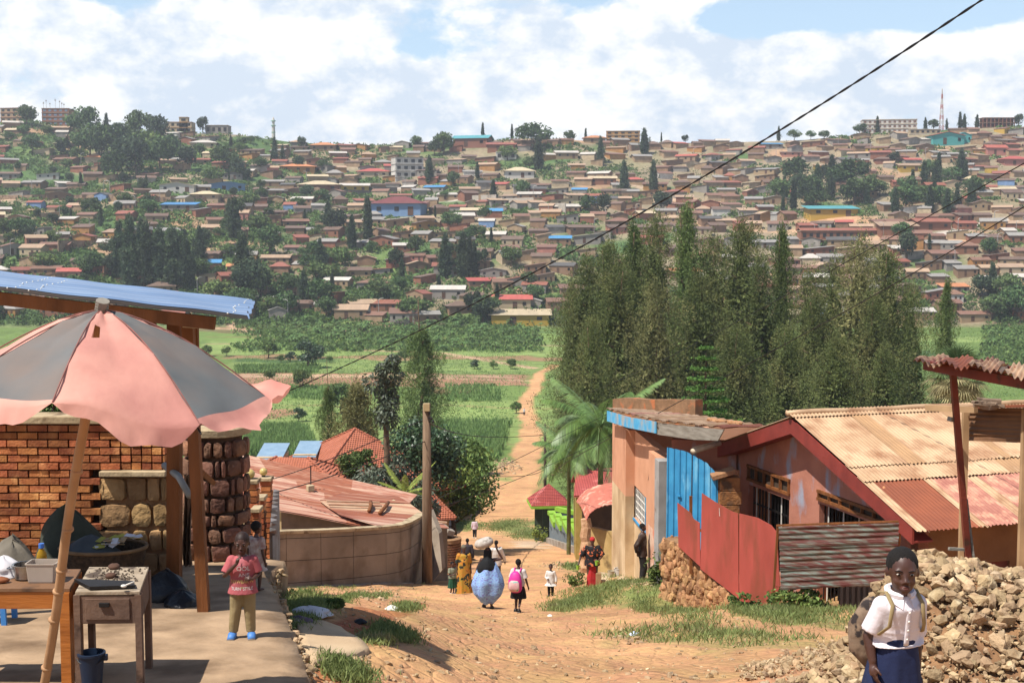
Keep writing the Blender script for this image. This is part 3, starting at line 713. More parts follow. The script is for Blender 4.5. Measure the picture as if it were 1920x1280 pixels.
for i in range(n+1):
    s = w0+.08+(w1-w0-.16)*i/n; br.tube([bp(s, wz0, rec+.06), bp(s, wz1, rec+.06)], .014, 6)
for k in range(5):
    z = wz0+(wz1-wz0)*(k+.5)/5; br.bar(bp(w0+.06, z, rec+.06), bp(w1-.06, z, rec+.06), .02, .03)
part('window_grille', br, m_white, wf)
br = MB(); br.hexa([bp(w0+.06, wz0, rec+.16), bp(w1-.06, wz0, rec+.16), bp(w1-.06, wz0, rec+.18), bp(w0+.06, wz0, rec+.18)], [bp(w0+.06, wz1, rec+.16), bp(w1-.06, wz1, rec+.16), bp(w1-.06, wz1, rec+.18), bp(w0+.06, wz1, rec+.18)])
part('window_glass', br, M('dim_window_glass', '#3c4a50', '#2c383e', 3, .15, spec=.5), wf)
# eave boards: blue one over the facade, grey one continuing towards the viewer
FA1 = US(1138, 41.5); FB1 = US(1229, 34.0); FC1 = US(1359, 31.2)
def board(mb, ptsT, ptsB, n3, th): mb.prism([*ptsT, *ptsB[::-1]], n3*th)
mb = MB(); q = lambda u, v: WP(FA1, FB1, u, v)
board(mb, [q(1138, 770), q(1180, 782), q(1229, 790)], [q(1138, 789), q(1175, 801), q(1229, 812)], b3, .03)
part('blue_eave_board', mb, m_bluef, bld)
mb = MB(); q = lambda u, v: WP(FB1, FC1, u, v)
board(mb, [q(1231, 792), q(1300, 800), (q(1357, 805))], [q(1231, 814), q(1300, 824), q(1346, 826)], Vector((.9, .4, 0)), .03)
part('grey_eave_board', mb, m_wood, bld)
# tin roof: front edge over the boards, rising to the back
rf = MB()
e0 = WP(FA1, FB1, 1137, 767)+Vector((0, 0, .03)); e1 = WP(FA1, FB1, 1229, 789)+Vector((0, 0, .03)); e2 = WP(FB1, FC1, 1362, 804)+Vector((0, 0, .03))
b0 = P(1205, 768, 46.5); b1 = P(1335, 782, 41); b2 = P(1436, 798, 35.5)
def quadsheet(mb, a, b, c, d, n, m, mi, lift=0):
    """a-b front edge, d-c back edge, corrugations running front to back"""
    vs = []; fs = []
    for i in range(n+1):
        s = i/n; w = math.sin(i*math.pi*2/5)*.016
        for k in range(m+1):
            t = k/m; p = a.lerp(b, s).lerp(d.lerp(c, s), t); vs.append(p+Vector((0, 0, w+lift+.02*math.sin(t*5+s*7))))
    for i in range(n):
        for k in range(m): x = i*(m+1)+k; fs.append((x, x+m+1, x+m+2, x+1))
    o = len(vs); vs += [v-Vector((0, 0, .006)) for v in vs]; fs += [tuple(k+o for k in f[::-1]) for f in fs]
    mb.add(vs, fs, mi)
for i in range(8):
    s0, s1 = i/8, (i+1)/8+.01
    quadsheet(rf, e0.lerp(e1, s0), e0.lerp(e1, s1), b0.lerp(b1, s1), b0.lerp(b1, s0), 40, 6, [0, 0, 1, 0, 2, 0, 0, 1][i], .004*(i % 2))
for i in range(6):
    s0, s1 = i/6, (i+1)/6+.01
    quadsheet(rf, e1.lerp(e2, s0), e1.lerp(e2, s1), b1.lerp(b2, s1), b1.lerp(b2, s0), 40, 6, [0, 1, 0, 0, 1, 3][i], .004*(i % 2))
part('lean_to_roof', rf, [m_rcream, m_rtan, m_rred, m_rrust], bld, True)
rs = MB(); random.seed(11)
for i in range(9):
    s_ = .38+.055*i; p = e1.lerp(e2, s_).lerp(b1.lerp(b2, s_), .5+.1*random.random())+Vector((0, 0, .05)); rs = MB(); rs.ell(p, (random.uniform(.07, .15), .09, .06), 7, 5, 0, None, .15)
    tag(part('roof_stone', rs, m_stone, None, at=tuple(p)), 'ochre stone weighing down the tin roof of the peach building', 'stone', 'stones weighing down the peach building roof')
# parapet stub of an unfinished wall rising behind the roof
mb = MB(); PA_, PB_ = US(1150, 50.5), US(1306, 46.0)
wall_seg(mb, PA_, PB_, .35, -9, lambda s: WP(PA_, PB_, 1150+156*s/(PB_-PA_).length, 748-2*math.sin(s*2)).z, [], 0, extra=[.6, 1.3, 2.2])
tag(part('unfinished_wall', mb, M('raw_mud_brick', '#8a6a4e', '#6f543c', 3, .95, .8, 20, c3='#a5643f', s3=2, t3=.6), None, at=(PA_.x, PA_.y, gz(PA_))), 'unfinished brown mud wall rising behind the tin roof of the peach building', 'wall')
# shaded upper wall behind the gate
mb = MB(); wa = US(1262, 34.8); wb = US(1385, 34.4); wall_seg(mb, wa, wb, .25, -9, -5.45, [], 0)
part('set_back_wall', mb, m_pink, bld)
# blue gate
GTA = US(1253, 33.0); GTB = US(1352, 32.2)
bg_ = thing('metal_gate', 'bright blue ribbed metal gate between the grey column and the broken brick stub', 'gate', (GTA.x, GTA.y, gz(GTA)))
gtd = (GTB-GTA).normalized(); gtn = Vector((-gtd.y, gtd.x, 0)); gtn = gtn if gtn.y > 0 else -gtn
for k in range(2):
    L0 = (GTB-GTA).length; s0, s1 = (0.02, L0*.5-.01) if k == 0 else (L0*.5+.01, L0-.02)
    mb = MB(); n = 110; vs = []; fs = []
    for i in range(n+1):
        s = s0+(s1-s0)*i/n; p = GTA+gtd*s; ph = (s/.17) % 1; w = .028 if ph < .28 else (0 if ph > .42 else .028*(.42-ph)/.14)
        uu = 1253+99*s/L0; zt2 = WP(GTA, GTB, uu, np.interp(uu, [1253, 1290, 1330, 1352], [838, 846, 868, 892])).z; zb2 = T(p.x, p.y)+.08
        for z in (zb2, zt2): vs.append(Vector((p.x, p.y, z))-gtn*w)
        if i: a = 2*i; fs.append((a-2, a, a+1, a-1))
    o = len(vs); vs += [v+gtn*.004 for v in vs]; fs += [tuple(q+o for q in f[::-1]) for f in fs]; mb.add(vs, fs)
    lf = part('gate_leaf', mb, m_blue, bg_)
    mb = MB(); a = GTA+gtd*(s0+.3); b = GTA+gtd*(s1-.3); zz = -6.6
    mb.bar((a.x-gtn.x*.05, a.y-gtn.y*.05, zz), (b.x-gtn.x*.05, b.y-gtn.y*.05, zz), .03, .05); part('gate_rail', mb, m_blue, lf)
# broken brick stub with a cap stone right of the gate
ST = US(1358, 32.2)
stub = thing('broken_pillar', 'broken brown masonry pillar with a tilted cap stone right of the blue gate', 'pillar', (ST.x, ST.y, gz(ST)))
mb = MB(); zc = WP(ST, ST+Vector((1, 0)), 1358, 892).z
n = 9
for i in range(n):
    z0 = T(*ST)-.3+(zc-T(*ST)+.3)*i/n; z1 = T(*ST)-.3+(zc-T(*ST)+.3)*(i+1)/n-.003
    mb.box((ST.x+.18+random.uniform(-.03, .03), ST.y, (z0+z1)/2), (.52+random.uniform(-.05, .05), .4, z1-z0), random.uniform(-.05, .05))
part('brick_core', mb, M('crumbling_mud_brick', '#94663c', '#7a5130', 4, .95, .9, 14, c3='#5c4632', s3=3, t3=.58), stub, bevel=.02)
mb = MB(); mb.box((ST.x+.02, ST.y-.05, zc+.08), (.62, .5, .13), .2, ax=Matrix.Rotation(-.3, 3, 'Y'))
part('cap_stone', mb, m_stone, stub, bevel=.02)
# pipe sticking out under the gable tip
mb = MB(); a = WP(GTA, GTB, 1298, 846); mb.tube([a+Vector((0, 0, 0)), a+Vector((.8, .6, .12))], .07, 10)
mb.tube([a+Vector((.02, 0, .1)), a+Vector((.8, .6, .2))], .012, 6)
tag(part('rain_pipe', mb, M('pale_gutter', '#c9b8a0', '#a89a84', 4, .6), None, True, at=(a.x, a.y, a.z)), 'pale gutter pipe poking out beneath the left tip of the red gable board', 'gutter pipe')

# ---------------------------------------------------------------- rusty canopy with leaning pole
cz = lambda u, v, d: P(u, v, d)
can = thing('canopy', 'rusty tin canopy on one leaning red iron pole at the right edge', 'canopy', (P(1815, 1060, 11.6).x, 11.6, T(P(1815, 1060, 11.6).x, 11.6)))
mb = MB(); a = P(1786, 690, 11.2); b = P(1816, 1060, 11.4); b2 = b+(b-a)*.35; mb.bar(a, b2, .05, .05, up=(0, 1, 0)); part('pole', mb, m_rustp, can)
for q_ in ((P(1812, 935, 11.38), P(1827, 1060, 11.38), .02, .02), (P(1779, 1028, 11.35), P(1816, 1030, 11.4), .025, .025), (P(1780, 785, 11.26), P(1795, 788, 11.3), .05, .04)):
    mb = MB(); mb.bar(*q_); part('pole_bracket', mb, m_wood, can)
mb = MB()
fl = P(1712, 677, 10.7); fr_ = P(1990, 716, 9.2); bl_ = P(1748, 670, 12.0); br2 = P(1990, 698, 10.8)
for i in range(5):
    s0, s1 = i/5, (i+1)/5+.02; quadsheet(mb, fl.lerp(fr_, s0), fl.lerp(fr_, s1), bl_.lerp(br2, s1)+Vector((0, 0, .02)), bl_.lerp(br2, s0)+Vector((0, 0, .02)), 26, 4, [0, 1, 0, 2, 0][i], .012*(i % 3))
part('canopy_sheet', mb, [M('bent_rusty_tin', '#7f5a44', '#9a7c62', 3, .7, .2, 10, c3='#5a3020', s3=3, t3=.55), m_rrust, m_rcream], can, True)
mb = MB(); mb.bar(P(1735, 684, 10.9), P(1990, 732, 9.6), .05, .08); mb.bar(P(1760, 678, 11.8), P(1990, 706, 10.5), .05, .07)
mb.bar(P(1755, 676, 11.6), P(1745, 690, 10.85), .05, .05)
part('canopy_beam', mb, m_rustp, can)
# the sheet cladding and timber rail behind the pole
wa, wb = P(1806, 765, 15.5), P(2050, 765, 13.2)
cl = thing('sheet_screen', 'brown corrugated sheet screen with a timber rail standing behind the leaning pole', 'screen', (wa.x, wa.y, T(wa.x, wa.y)))
mb = MB(); n = 40; vs = []; fs = []
for i in range(61):
    t = i/60
    for s in (0, .5, 1):
        p = wa.lerp(wb, s)+Vector((0, 0, -.395*t*1.0)); p = p+Vector((.012*math.sin(t*37) if s == 0 else 0, -.02*math.sin(t*2*math.pi*8), 0)); vs.append(p)
for i in range(60):
    for j in range(2): a = i*3+j; fs.append((a, a+1, a+4, a+3))
o = len(vs); vs += [v+Vector((0, .01, 0)) for v in vs]; fs += [tuple(q+o for q in f[::-1]) for f in fs]; mb.add(vs, fs)
part('corrugated_sheet', mb, M('brown_shaded_tin', '#75543a', '#5a3e2a', 2, .7, c3='#8c6a48', s3=2, t3=.6), cl)
mb = MB(); mb.bar(P(1738, 764, 15.3), P(1830, 768, 14.6), .06, .07); mb.bar(P(1830, 763, 15.2), P(2050, 757, 13.0), .3, .03, mi=1)
for u in (1812, 1925): q = P(u, 826, 15.2 if u < 1900 else 14.2); mb.bar(q+Vector((0, .05, .35)), Vector((q.x, q.y+.05, T(q.x, q.y)-.2)), .07, .07)
part('timber_rail', mb, [M('pale_timber', '#a98a66', '#8b6f50', 3, .8), m_rrust], cl)
mb = MB(); c = P(1852, 760, 14.4)
for i in range(12): mb.tube([c+Vector((random.uniform(-.16, .16), random.uniform(-.1, .1), random.uniform(-.02, .07))) for _ in range(3)], random.uniform(.012, .03), 5)
mb.ell(c, (.15, .1, .045), 8, 5, 0, None, .2)
tag(part('bundle_of_sticks', mb, M('grey_sticks', '#7d6a58', '#5d4c3e', 6, .9), None, at=tuple(c)), 'small grey bundle of sticks lying on the timber rail behind the leaning pole', 'bundle')

# ---------------------------------------------------------------- rubble heap
def rock(mb, c, r, mi=0):
    rot = Matrix.Rotation(random.uniform(0, 6.3), 3, Vector((random.gauss(0, 1), random.gauss(0, 1), random.gauss(0, 1))).normalized())
    rr = (r*random.uniform(.7, 1.35), r*random.uniform(.6, 1.0), r*random.uniform(.45, .8))
    pts = []
    for p in ROCK:
        q = Vector(p)*(1+random.uniform(-.2, .12)); q = Vector((q.x*rr[0], q.y*rr[1], q.z*rr[2])); pts.append(c+rot@q)
    mb.add(pts, ROCKF, mi)
_bm = bmesh.new(); bmesh.ops.create_icosphere(_bm, subdivisions=1, radius=1)
ROCK = [tuple(max(-.72, min(.72, k)) for k in v.co) for v in _bm.verts]; ROCKF = [tuple(v.index for v in f.verts) for f in _bm.faces]; _bm.free()
m_rub = M('rubble_stone', '#a8906f', '#866e52', 9, .95, .6, 30, island=.28, c3='#b8a484', s3=6, t3=.62)
m_rubd = M('rubble_earth', '#8c6a4a', '#6e5038', 8, .95, .9, 30)
heap_pts = [(1590, 1250, 9.6), (1640, 1170, 9.8)]
hx = [(u-960)/2400*9.6 for u in (1540, 1600, 1660, 1700, 1745, 1790, 1850, 1920, 2050, 2250)]
hz = [1330, 1270, 1205, 1125, 1064, 1062, 1076, 1082, 1090, 1200]
def heapz(x, y):
    base = T(x, y); cr = np.interp(x, hx, [(450-v)/2400*9.9 for v in hz]); h0 = max(0, cr-T(x, 9.9))
    t = (y-9.9); fall = max(0, 1-abs(t)/(1.9 if t < 0 else 1.6)) if True else 0
    return base+h0*min(1, (fall*1.25))**.9-.04
mb = MB(); random.seed(21)
nx_, ny_ = 56, 44; X0, X1, Y0, Y1 = 2.0, 6.2, 7.6, 12.2
vs = [Vector((X0+(X1-X0)*i/nx_, Y0+(Y1-Y0)*j/ny_, 0)) for i in range(nx_+1) for j in range(ny_+1)]
vs = [Vector((p.x, p.y, heapz(p.x, p.y)+.03*mnoise.noise(p*6)-(.12 if heapz(p.x, p.y) < T(p.x, p.y)+.02 else 0))) for p in vs]
mb.add(vs, [(i*(ny_+1)+j, (i+1)*(ny_+1)+j, (i+1)*(ny_+1)+j+1, i*(ny_+1)+j+1) for i in range(nx_) for j in range(ny_)], 1)
k = 0
while k < 10500:
    x = random.uniform(X0, X1); y = random.uniform(Y0, 11.4); z = heapz(x, y); h = z-T(x, y)
    if h < .03 and random.random() > .25*math.exp(-((x-2.9)/.8)**2): continue
    if y < 10.2 or random.random() < .3:
        r = min(.085, .0125*math.exp(random.expovariate(1.45))); rock(mb, Vector((x, y, z+.03+r*.25)), r); k += 1
    else: k += .3
# the low tongue of stones that runs out to the left
for i in range(900):
    t = random.random()**1.3; u = 1640-250*t+random.uniform(-12, 12); v = 1205+60*t+random.uniform(-25, 30)*(1-t*.5)
    p = G(u, v, 5, 40)
    if p.y > 20: continue
    rock(mb, p+Vector((0, 0, .02)), min(.06, .011*math.exp(random.expovariate(1.5))))
o = part('rubble', mb, [m_rub, m_rubd], None, at=(4.2, 9.9, T(4.2, 9.9)))
tag(o, 'heap of broken ochre rubble stones at the lower right corner', 'rubble heap', kind='stuff')
# loose stones, chips scattered over the street and verges
mb = MB(); random.seed(5)
for i in range(950):
    u = random.uniform(560, 1560); v = 1095+random.random()**.8*190
    p = G(u, v, 8, 60)
    rock(mb, p, random.choice([.012, .018, .025, .035, .05])*random.uniform(.7, 1.2))
for (u, v, n) in ((700, 1112, 130), (1085, 1065, 90), (650, 1240, 60), (1180, 1190, 60)):
    for i in range(n): p = G(u+random.gauss(0, 30), v+random.gauss(0, 8), 8, 60); rock(mb, p, random.uniform(.02, .07))
tag(part('gravel', mb, m_rub, None, at=(0, 20, T(0, 20))), 'loose stones and chips scattered over the dirt street', 'gravel', kind='stuff')
# ================================================================ left side: terrace, kiosk, umbrella
m_plat = M('worn_earthen_cement', '#a4896c', '#7f684f', 2.2, .95, .9, 5, c3='#6a543e', s3=1.3, t3=.56, w3=.07, detail=12)
m_brick = M('orange_brick', '#a8693f', '#84492b', 7, .9, .35, 40, island=.35, c3='#c48a58', s3=4, t3=.6, w3=.08)
m_bmort = M('dark_recessed_mortar', '#3a2a20', '#2a1e17', 8, .95)
m_cap = M('pale_coping', '#b3a080', '#8f7c60', 2.5, .9, .4, 20, c3='#6a5640', s3=3, t3=.62)
m_block = M('sandy_rubble_block', '#a08058', '#7d6040', 4, .95, 1.2, 12, island=.2)
m_rstone = M('maroon_field_stone', '#7a5644', '#604436', 5, .85, .8, 18, island=.35, c3='#9a6a50', s3=3, t3=.66)
m_tin = M('new_galvanised_tin', '#8fa6c2', '#7d95b4', 1.0, .32, metal=.55, c3='#b8c4d2', s3=.7, t3=.6, w3=.2, stretch3=(.2, 4, 1))
m_pinkc = M('faded_pink_canvas', '#c28a7e', '#b57c72', 1.6, .9, .3, 6, c3='#d49c8c', s3=1.6, t3=.5, w3=.1, stretch3=(1, 1, .6), trans=.22)
m_greyc = M('sun_bleached_dark_canvas', '#6b6e6e', '#5a5e5f', 2.2, .9, .15, 6, c3='#7a6a60', s3=1.6, t3=.56, w3=.16, trans=.12, stretch3=(1, 1, .5))
m_bamboo = M('bamboo', '#b08a66', '#96714f', 3, .7, .1, 20)
m_orw = M('varnished_orange_wood', '#a8662c', '#8e5220', 3, .55, .15, 14, stretch=(.6, 4, 4))
m_desk = M('weathered_desk_wood', '#6d5545', '#57443a', 3, .85, .3, 16, c3='#3b2c24', s3=4, t3=.62)
m_cloth_w = M('white_cloth', '#c9c6c6', '#b4b0b2', 5, .9, .2, 8)
def ZP(y): return -3.24-.1*(y-9.6)
def PP(u, v, lift=0):
    r = Vector(ray(u, v)); t = (-3.24+.96+lift)/(r.z+.1); return r*t
EDGE = [PP(u, v) for u, v in [(500, 1078), (507, 1092), (521, 1122), (534, 1150), (546, 1180), (556, 1208), (566, 1232), (576, 1262), (583, 1300), (600, 1380)]]
ex = sorted([(p.y, p.x) for p in EDGE])
def edge_x(y): return float(np.interp(y, [a for a, b in ex], [b for a, b in ex]))
mb = MB(); rows = []; random.seed(2)
for i in range(140):
    y = 4.5+(14.9-4.5)*i/139; e = edge_x(y)+.035*mnoise.noise(Vector((y*4, 0, 0)))+.03*mnoise.noise(Vector((y*11, 3, 0)))
    row = [Vector((-14, y, ZP(y)))]
    for j in range(1, 41): x = -14+(e+14)*(j/40)**.6; row.append(Vector((x, y, ZP(y)+.012*mnoise.noise(Vector((x*1.3, y*1.3, 0)))-(.02 if j == 40 else 0))))
    row.append(Vector((e+.03+.03*mnoise.noise(Vector((y*7, 9, 0))), y, ZP(y)-.12))); row.append(Vector((e+.02, y, min(ZP(y)-.3, T(e, y)-.3))))
    rows.append(row)
n = len(rows[0]); mb.add([p for r in rows for p in r], [(i*n+j, i*n+j+1, (i+1)*n+j+1, (i+1)*n+j) for i in range(len(rows)-1) for j in range(n-1)])
o = part('terrace', mb, m_plat, None, True, at=(-4, 10, ZP(10))); o['kind'] = 'structure'
# broken rubble along the terrace edge
mb = MB()
for i in range(420):
    y = random.uniform(8.3, 14.5); e = edge_x(y); rock(mb, Vector((e+random.uniform(-.03, .07), y, ZP(y)-random.uniform(.03, .3))), random.uniform(.015, .05))
tag(part('edge_rubble', mb, m_rub, None, at=(edge_x(10), 10, ZP(10))), 'crumbling stones along the broken edge of the terrace', 'rubble', kind='stuff')

# ---- brick wall with stone panel
BD = 13.75
X = lambda u, d=BD: (u-960)/2400.0*d
Zv = lambda v, d=BD: P(960, v, d).z
bw = thing('brick_wall', 'orange brick wall with deep joints and a rough stone panel behind the kiosk tables', 'wall', (X(100), BD, ZP(BD)))
mb = MB(); ch = .0825; z = Zv(793); row = 0
while z-ch > ZP(BD)-.1:
    x = X(-260)+(.11 if row % 2 else 0)
    while x < X(307):
        small = x > X(186); L = .112 if small else .222
        x1 = min(x+L, X(309))
        if not (x1 > X(192) and z < Zv(876)) and x1-x > .03:
            dep = random.uniform(-.012, .012); off = random.random() < .06
            mb.box(((x+x1)/2, BD-.055+dep, z-ch/2), (x1-x-.016, .11, ch-.017), random.uniform(-.01, .01), 0)
        x += L
    z -= ch; row += 1
mb.box(((X(-260)+X(309))/2, BD+.1, (Zv(793)+ZP(BD)-.4)/2), (X(309)-X(-260), .2, Zv(793)-ZP(BD)+.4), 0, 1)
part('brickwork', mb, [m_brick, m_bmort], bw)
mb = MB(); mb.box(((X(-260)+X(330))/2, BD+.02, Zv(784)), (X(330)-X(-260), .36, .085)); part('coping', mb, m_cap, bw, bevel=.012)
mb = MB(); mb.box(((X(187)+X(311))/2, BD-.09, Zv(883)), (X(311)-X(187), .2, .06)); part('ledge', mb, m_cap, bw, bevel=.01)
mb = MB(); random.seed(12)
mb.box(((X(192)+X(309))/2, BD+.0, (Zv(887)+ZP(BD)-.3)/2), (X(309)-X(192), .1, Zv(887)-ZP(BD)+.3), 0, 1)
def stones(mb, x0, x1, z0, z1, fy, sx, sz, mi=0, wrap=None):
    """rows of rounded, unequal stones"""
    z = z1
    while z > z0+.03:
        h = sz*random.uniform(.75, 1.2); x = x0-random.random()*sx*.5
        while x < x1-.02:
            w = min(sx*random.uniform(.4, 1.7), x1-x); ep = random.uniform(.25, .6); hk = random.uniform(.9, 1); c = Vector((x+w/2, fy(x+w/2) if fy else 0, z-h/2))
            if wrap: c, q = wrap(x+w/2, z-h/2)
            else: q = Matrix.Identity(3)
            pts = []; N = 9
            for ring, (k, dy) in enumerate(((1, .03), (.95, -.022), (.62, -.034))):
                for j in range(N):
                    a = 2*math.pi*j/N+.2; ca, sa_ = math.cos(a), math.sin(a)
                    s_ = (abs(ca)**ep)*math.copysign(1, ca); t_ = (abs(sa_)**ep)*math.copysign(1, sa_)*hk
                    pts.append(c+q@Vector((s_*(w/2-.008)*k*(1 if ring else 1), dy, t_*(h/2-.008)*k))+Vector((random.uniform(-.008, .008), random.uniform(-.008, .008), random.uniform(-.008, .008))))
            f = [(i*N+j, i*N+(j+1) % N, (i+1)*N+(j+1) % N, (i+1)*N+j) for i in range(2) for j in range(N)]+[tuple(2*N+j for j in range(N))]
            mb.add(pts, f, mi); x += w
        z -= h
stones(mb, X(192), X(309), ZP(BD)-.2, Zv(889), lambda x: BD-.07, .25, .3, 0)
part('stone_panel', mb, [m_block, m_mortar], bw, True, angle=40)
# ---- round stone pillar with slab
pc = Vector((X(399, 15.1), 15.1)); pr = .36
pil = thing('round_pillar', 'round maroon stone pillar with a pale cracked slab on top', 'pillar', (pc.x, pc.y, ZP(15)))
mb = MB(); zt_ = P(960, 822, 14.8).z; zb_ = ZP(15)-.6
mb.tube([(pc.x, pc.y, zb_), (pc.x, pc.y, zt_)], pr-.05, 28, 1)
def wrapf(s, z):
    a = s/pr; return Vector((pc.x+math.sin(a)*pr, pc.y-math.cos(a)*pr, z)), Matrix.Rotation(a, 3, 'Z')
stones(mb, -2.0*pr, 2.0*pr, zb_+.2, zt_-.02, None, .15, .19, 0, wrapf)
part('field_stones', mb, [m_rstone, M('brown_joint_mortar', '#5c4434', '#46342a', 6, .95, .5, 14)], pil, True, angle=40)
mb = MB(); rs_ = []
for (k, zz) in ((.93, 0), (1.12, .02), (1.14, .1), (1.02, .13)):
    rs_.append([Vector((pc.x+math.cos(a)*pr*k*(1+.06*math.sin(3*a)), pc.y+math.sin(a)*pr*k*(1+.05*math.cos(2*a)), zt_+zz)) for a in np.linspace(0, 2*math.pi, 25)[:-1]])
mb.loft(rs_); part('top_slab', mb, m_cap, pil)
# plaster pier beside it
mb = MB(); mb.box((X(352, 15.3), 15.4, (P(960, 880, 15.3).z+ZP(15)-.4)/2), (.34, .3, P(960, 880, 15.3).z-ZP(15)+.4)); 
tag(part('wall_pier', mb, M('flaking_plaster', '#a88e72', '#7c6249', 3, .9, .5, 12), None, at=(X(352, 15.3), 15.4, ZP(15)), bevel=.02), 'flaking pale pier in the shade between the timber posts and the round pillar', 'pier')
# ---- brick gate piers stepping down, with two globe lamps
k = 0
for (u0, u1, v0, d, lamp, lab) in [(459, 479, 905, 17.0, (469, 888, 9), 'stepped brick pier carrying the larger cream globe lamp'), (474, 491, 936, 18.0, None, 'low brick pier just right of the pier with the larger globe'),
                             (484, 504, 900, 20.5, (494, 884, 7.5), 'stepped brick pier carrying the smaller cream globe lamp'), (492, 507, 928, 22.5, None, 'narrow brick pier right of the smaller globe lamp'),
                             (468, 482, 958, 16.6, None, 'shortest brick pier below the larger globe lamp')]:
    x0, x1 = X(u0, d), X(u1, d); zt_ = P(960, v0, d).z; zb_ = min(T((x0+x1)/2, d), ZP(d))-.3
    tp = thing('brick_pier', lab, 'pier', ((x0+x1)/2, d, zb_+.3), group='brick piers with pale caps')
    mb = MB(); z = zt_
    while z > zb_:
        mb.box(((x0+x1)/2, d, z-.04), (x1-x0-(.0 if k % 2 else .02), .2, .068)); mb.box(((x0+x1)/2, d, z-.08), (x1-x0-.035, .17, .02), mi=1); z -= .085; k += 1
    part('brick_shaft', mb, [m_brick, m_bmort], tp)
    mb = MB(); mb.box(((x0+x1)/2, d, zt_+.03), (x1-x0+.03, .25, .055)); part('pale_cap', mb, m_cap, tp, bevel=.01)
    if lamp:
        lu, lv, lr = lamp; c = P(lu, lv, d); rr = lr/2400*d
        lt = thing('globe_lamp', 'cream globe lamp, the %s of two, on its brick pier' % ('larger, nearer one' if lr > 8 else 'smaller, farther one'), 'lamp', (c.x, c.y, zt_+.06), group='globe lamps')
        mb = MB(); mb.ell(c, rr, 18, 12); part('lamp_globe', mb, M('cream_globe', '#b8a468', '#a8945a', 2, .3), lt, True)
        mb = MB(); mb.tube([(c.x, c.y, zt_+.05), (c.x, c.y, c.z-rr*.8)], [rr*.55, rr*.4], 10); part('lamp_neck', mb, m_black, lt)
# corrugated strip gate leaning by the piers
mb = MB(); a = P(511, 1004, 16.5); b = P(528, 998, 24); vs = []
corr(mb, a, Vector((b.x-a.x, b.y-a.y, 0)).normalized(), 3.2, Vector((0, 0, -1.3)), .3, .05, 2, Vector((1, 0, 0)), 0)
tag(part('sheet_gate', mb, M('silver_shutter', '#8d9096', '#6d6a68', 3, .5, metal=.3, c3='#6a4630', s3=2, t3=.6), None, at=(a.x, a.y, T(a.x, a.y))), 'silver corrugated sheet gate edge beside the brick piers', 'gate')

# ---- kiosk roof on timber posts
RD0, RD1 = 10.85, 12.75
shelter = thing('kiosk_shelter', 'kiosk shelter of new blue-grey corrugated tin on rough timber posts', 'shelter', (X(380, 11.7), 11.7, ZP(11.7)))
A0, A1, B1, B0 = P(-340, 506, RD0), P(463, 598, RD0), P(476, 568, RD1), P(-240, 488, RD1)
mb = MB()
na = 8
vs = []; n = 10*na; m = 60
for i in range(n+1):
    t = i/n
    for j in range(m+1):
        s = j/m; p = A0.lerp(A1, s).lerp(B0.lerp(B1, s), t); h = .018*max(0, math.cos(t*2*math.pi*na))**2*2+.004*math.sin(s*30+t*5)
        if j == m: p = p+Vector((.02*math.sin(t*23), 0, 0))
        vs.append(p+Vector((0, 0, h)))
mb.add(vs, [(i*(m+1)+j, i*(m+1)+j+1, (i+1)*(m+1)+j+1, (i+1)*(m+1)+j) for i in range(n) for j in range(m)])
o_ = len(mb.v); mb.add([Vector(v)-Vector((0, 0, .006)) for v in mb.v], [tuple(f[::-1]) for f in mb.f])
for s in (.44, .49, .955): 
    for i in range(12):
        t = i/11; p = A0.lerp(A1, s+.012*math.sin(i)).lerp(B0.lerp(B1, s+.03), t); mb.ell(p+Vector((0, 0, .03)), .008, 6, 4, 1)
part('tin_sheet', mb, [m_tin, m_white], shelter, True)
mb = MB(); dn_ = Vector((0, 0, -.075)); mb.bar(A0+dn_+Vector((0, .12, 0)), A1+dn_+Vector((-.3, .12, .03)), .06, .11); part('front_beam', mb, m_wbrown, shelter)
mb = MB(); mb.bar(B0+dn_+Vector((0, -.1, 0)), B1+dn_+Vector((-.3, -.1, .02)), .06, .11); part('back_beam', mb, m_wbrown, shelter)
def post(mb, u0, v0, d0, u1, v1, d1, w): mb.bar(P(u0, v0, d0), P(u1, v1, d1), w, w, up=(0, 1, 0))
for (u0, v0, d0, u1, v1, d1, w) in [(352, 598, 11.6, 383, 1160, 11.7, .1), (328, 596, 12.6, 327, 1100, 12.9, .13), (366, 606, 12.7, 375, 1095, 13.0, .06), (-120, 560, 11.2, -120, 1180, 11.3, .1)]:
    mb = MB(); post(mb, u0, v0, d0, u1, v1, d1, w); part('timber_post', mb, m_wbrown, shelter)
for (u0, v0, d0, u1, v1, d1, w) in [(272, 588, 11.6, 312, 648, 12.2, .05), (262, 586, 11.6, 285, 640, 12.6, .05), (372, 880, 12.4, 400, 905, 14, .05)]:
    mb = MB(); post(mb, u0, v0, d0, u1, v1, d1, w); part('brace', mb, m_wbrown, shelter)
mb = MB(); mb.bar(P(344, 604, 11.45), P(372, 606, 11.45), .05, .09); part('pale_block', mb, m_cap, shelter)
mb = MB(); mb.tube([P(308, 872, 12.9), P(335, 893, 12.6), P(356, 930, 12.4)], .035, 8); tag(part('grey_pipe', mb, M('grey_plastic_pipe', '#8c8c88', '#74746f', 5, .5), None, True, at=tuple(P(335, 893, 12.6))), 'bent grey plastic pipe tied between the dark timber posts', 'pipe')
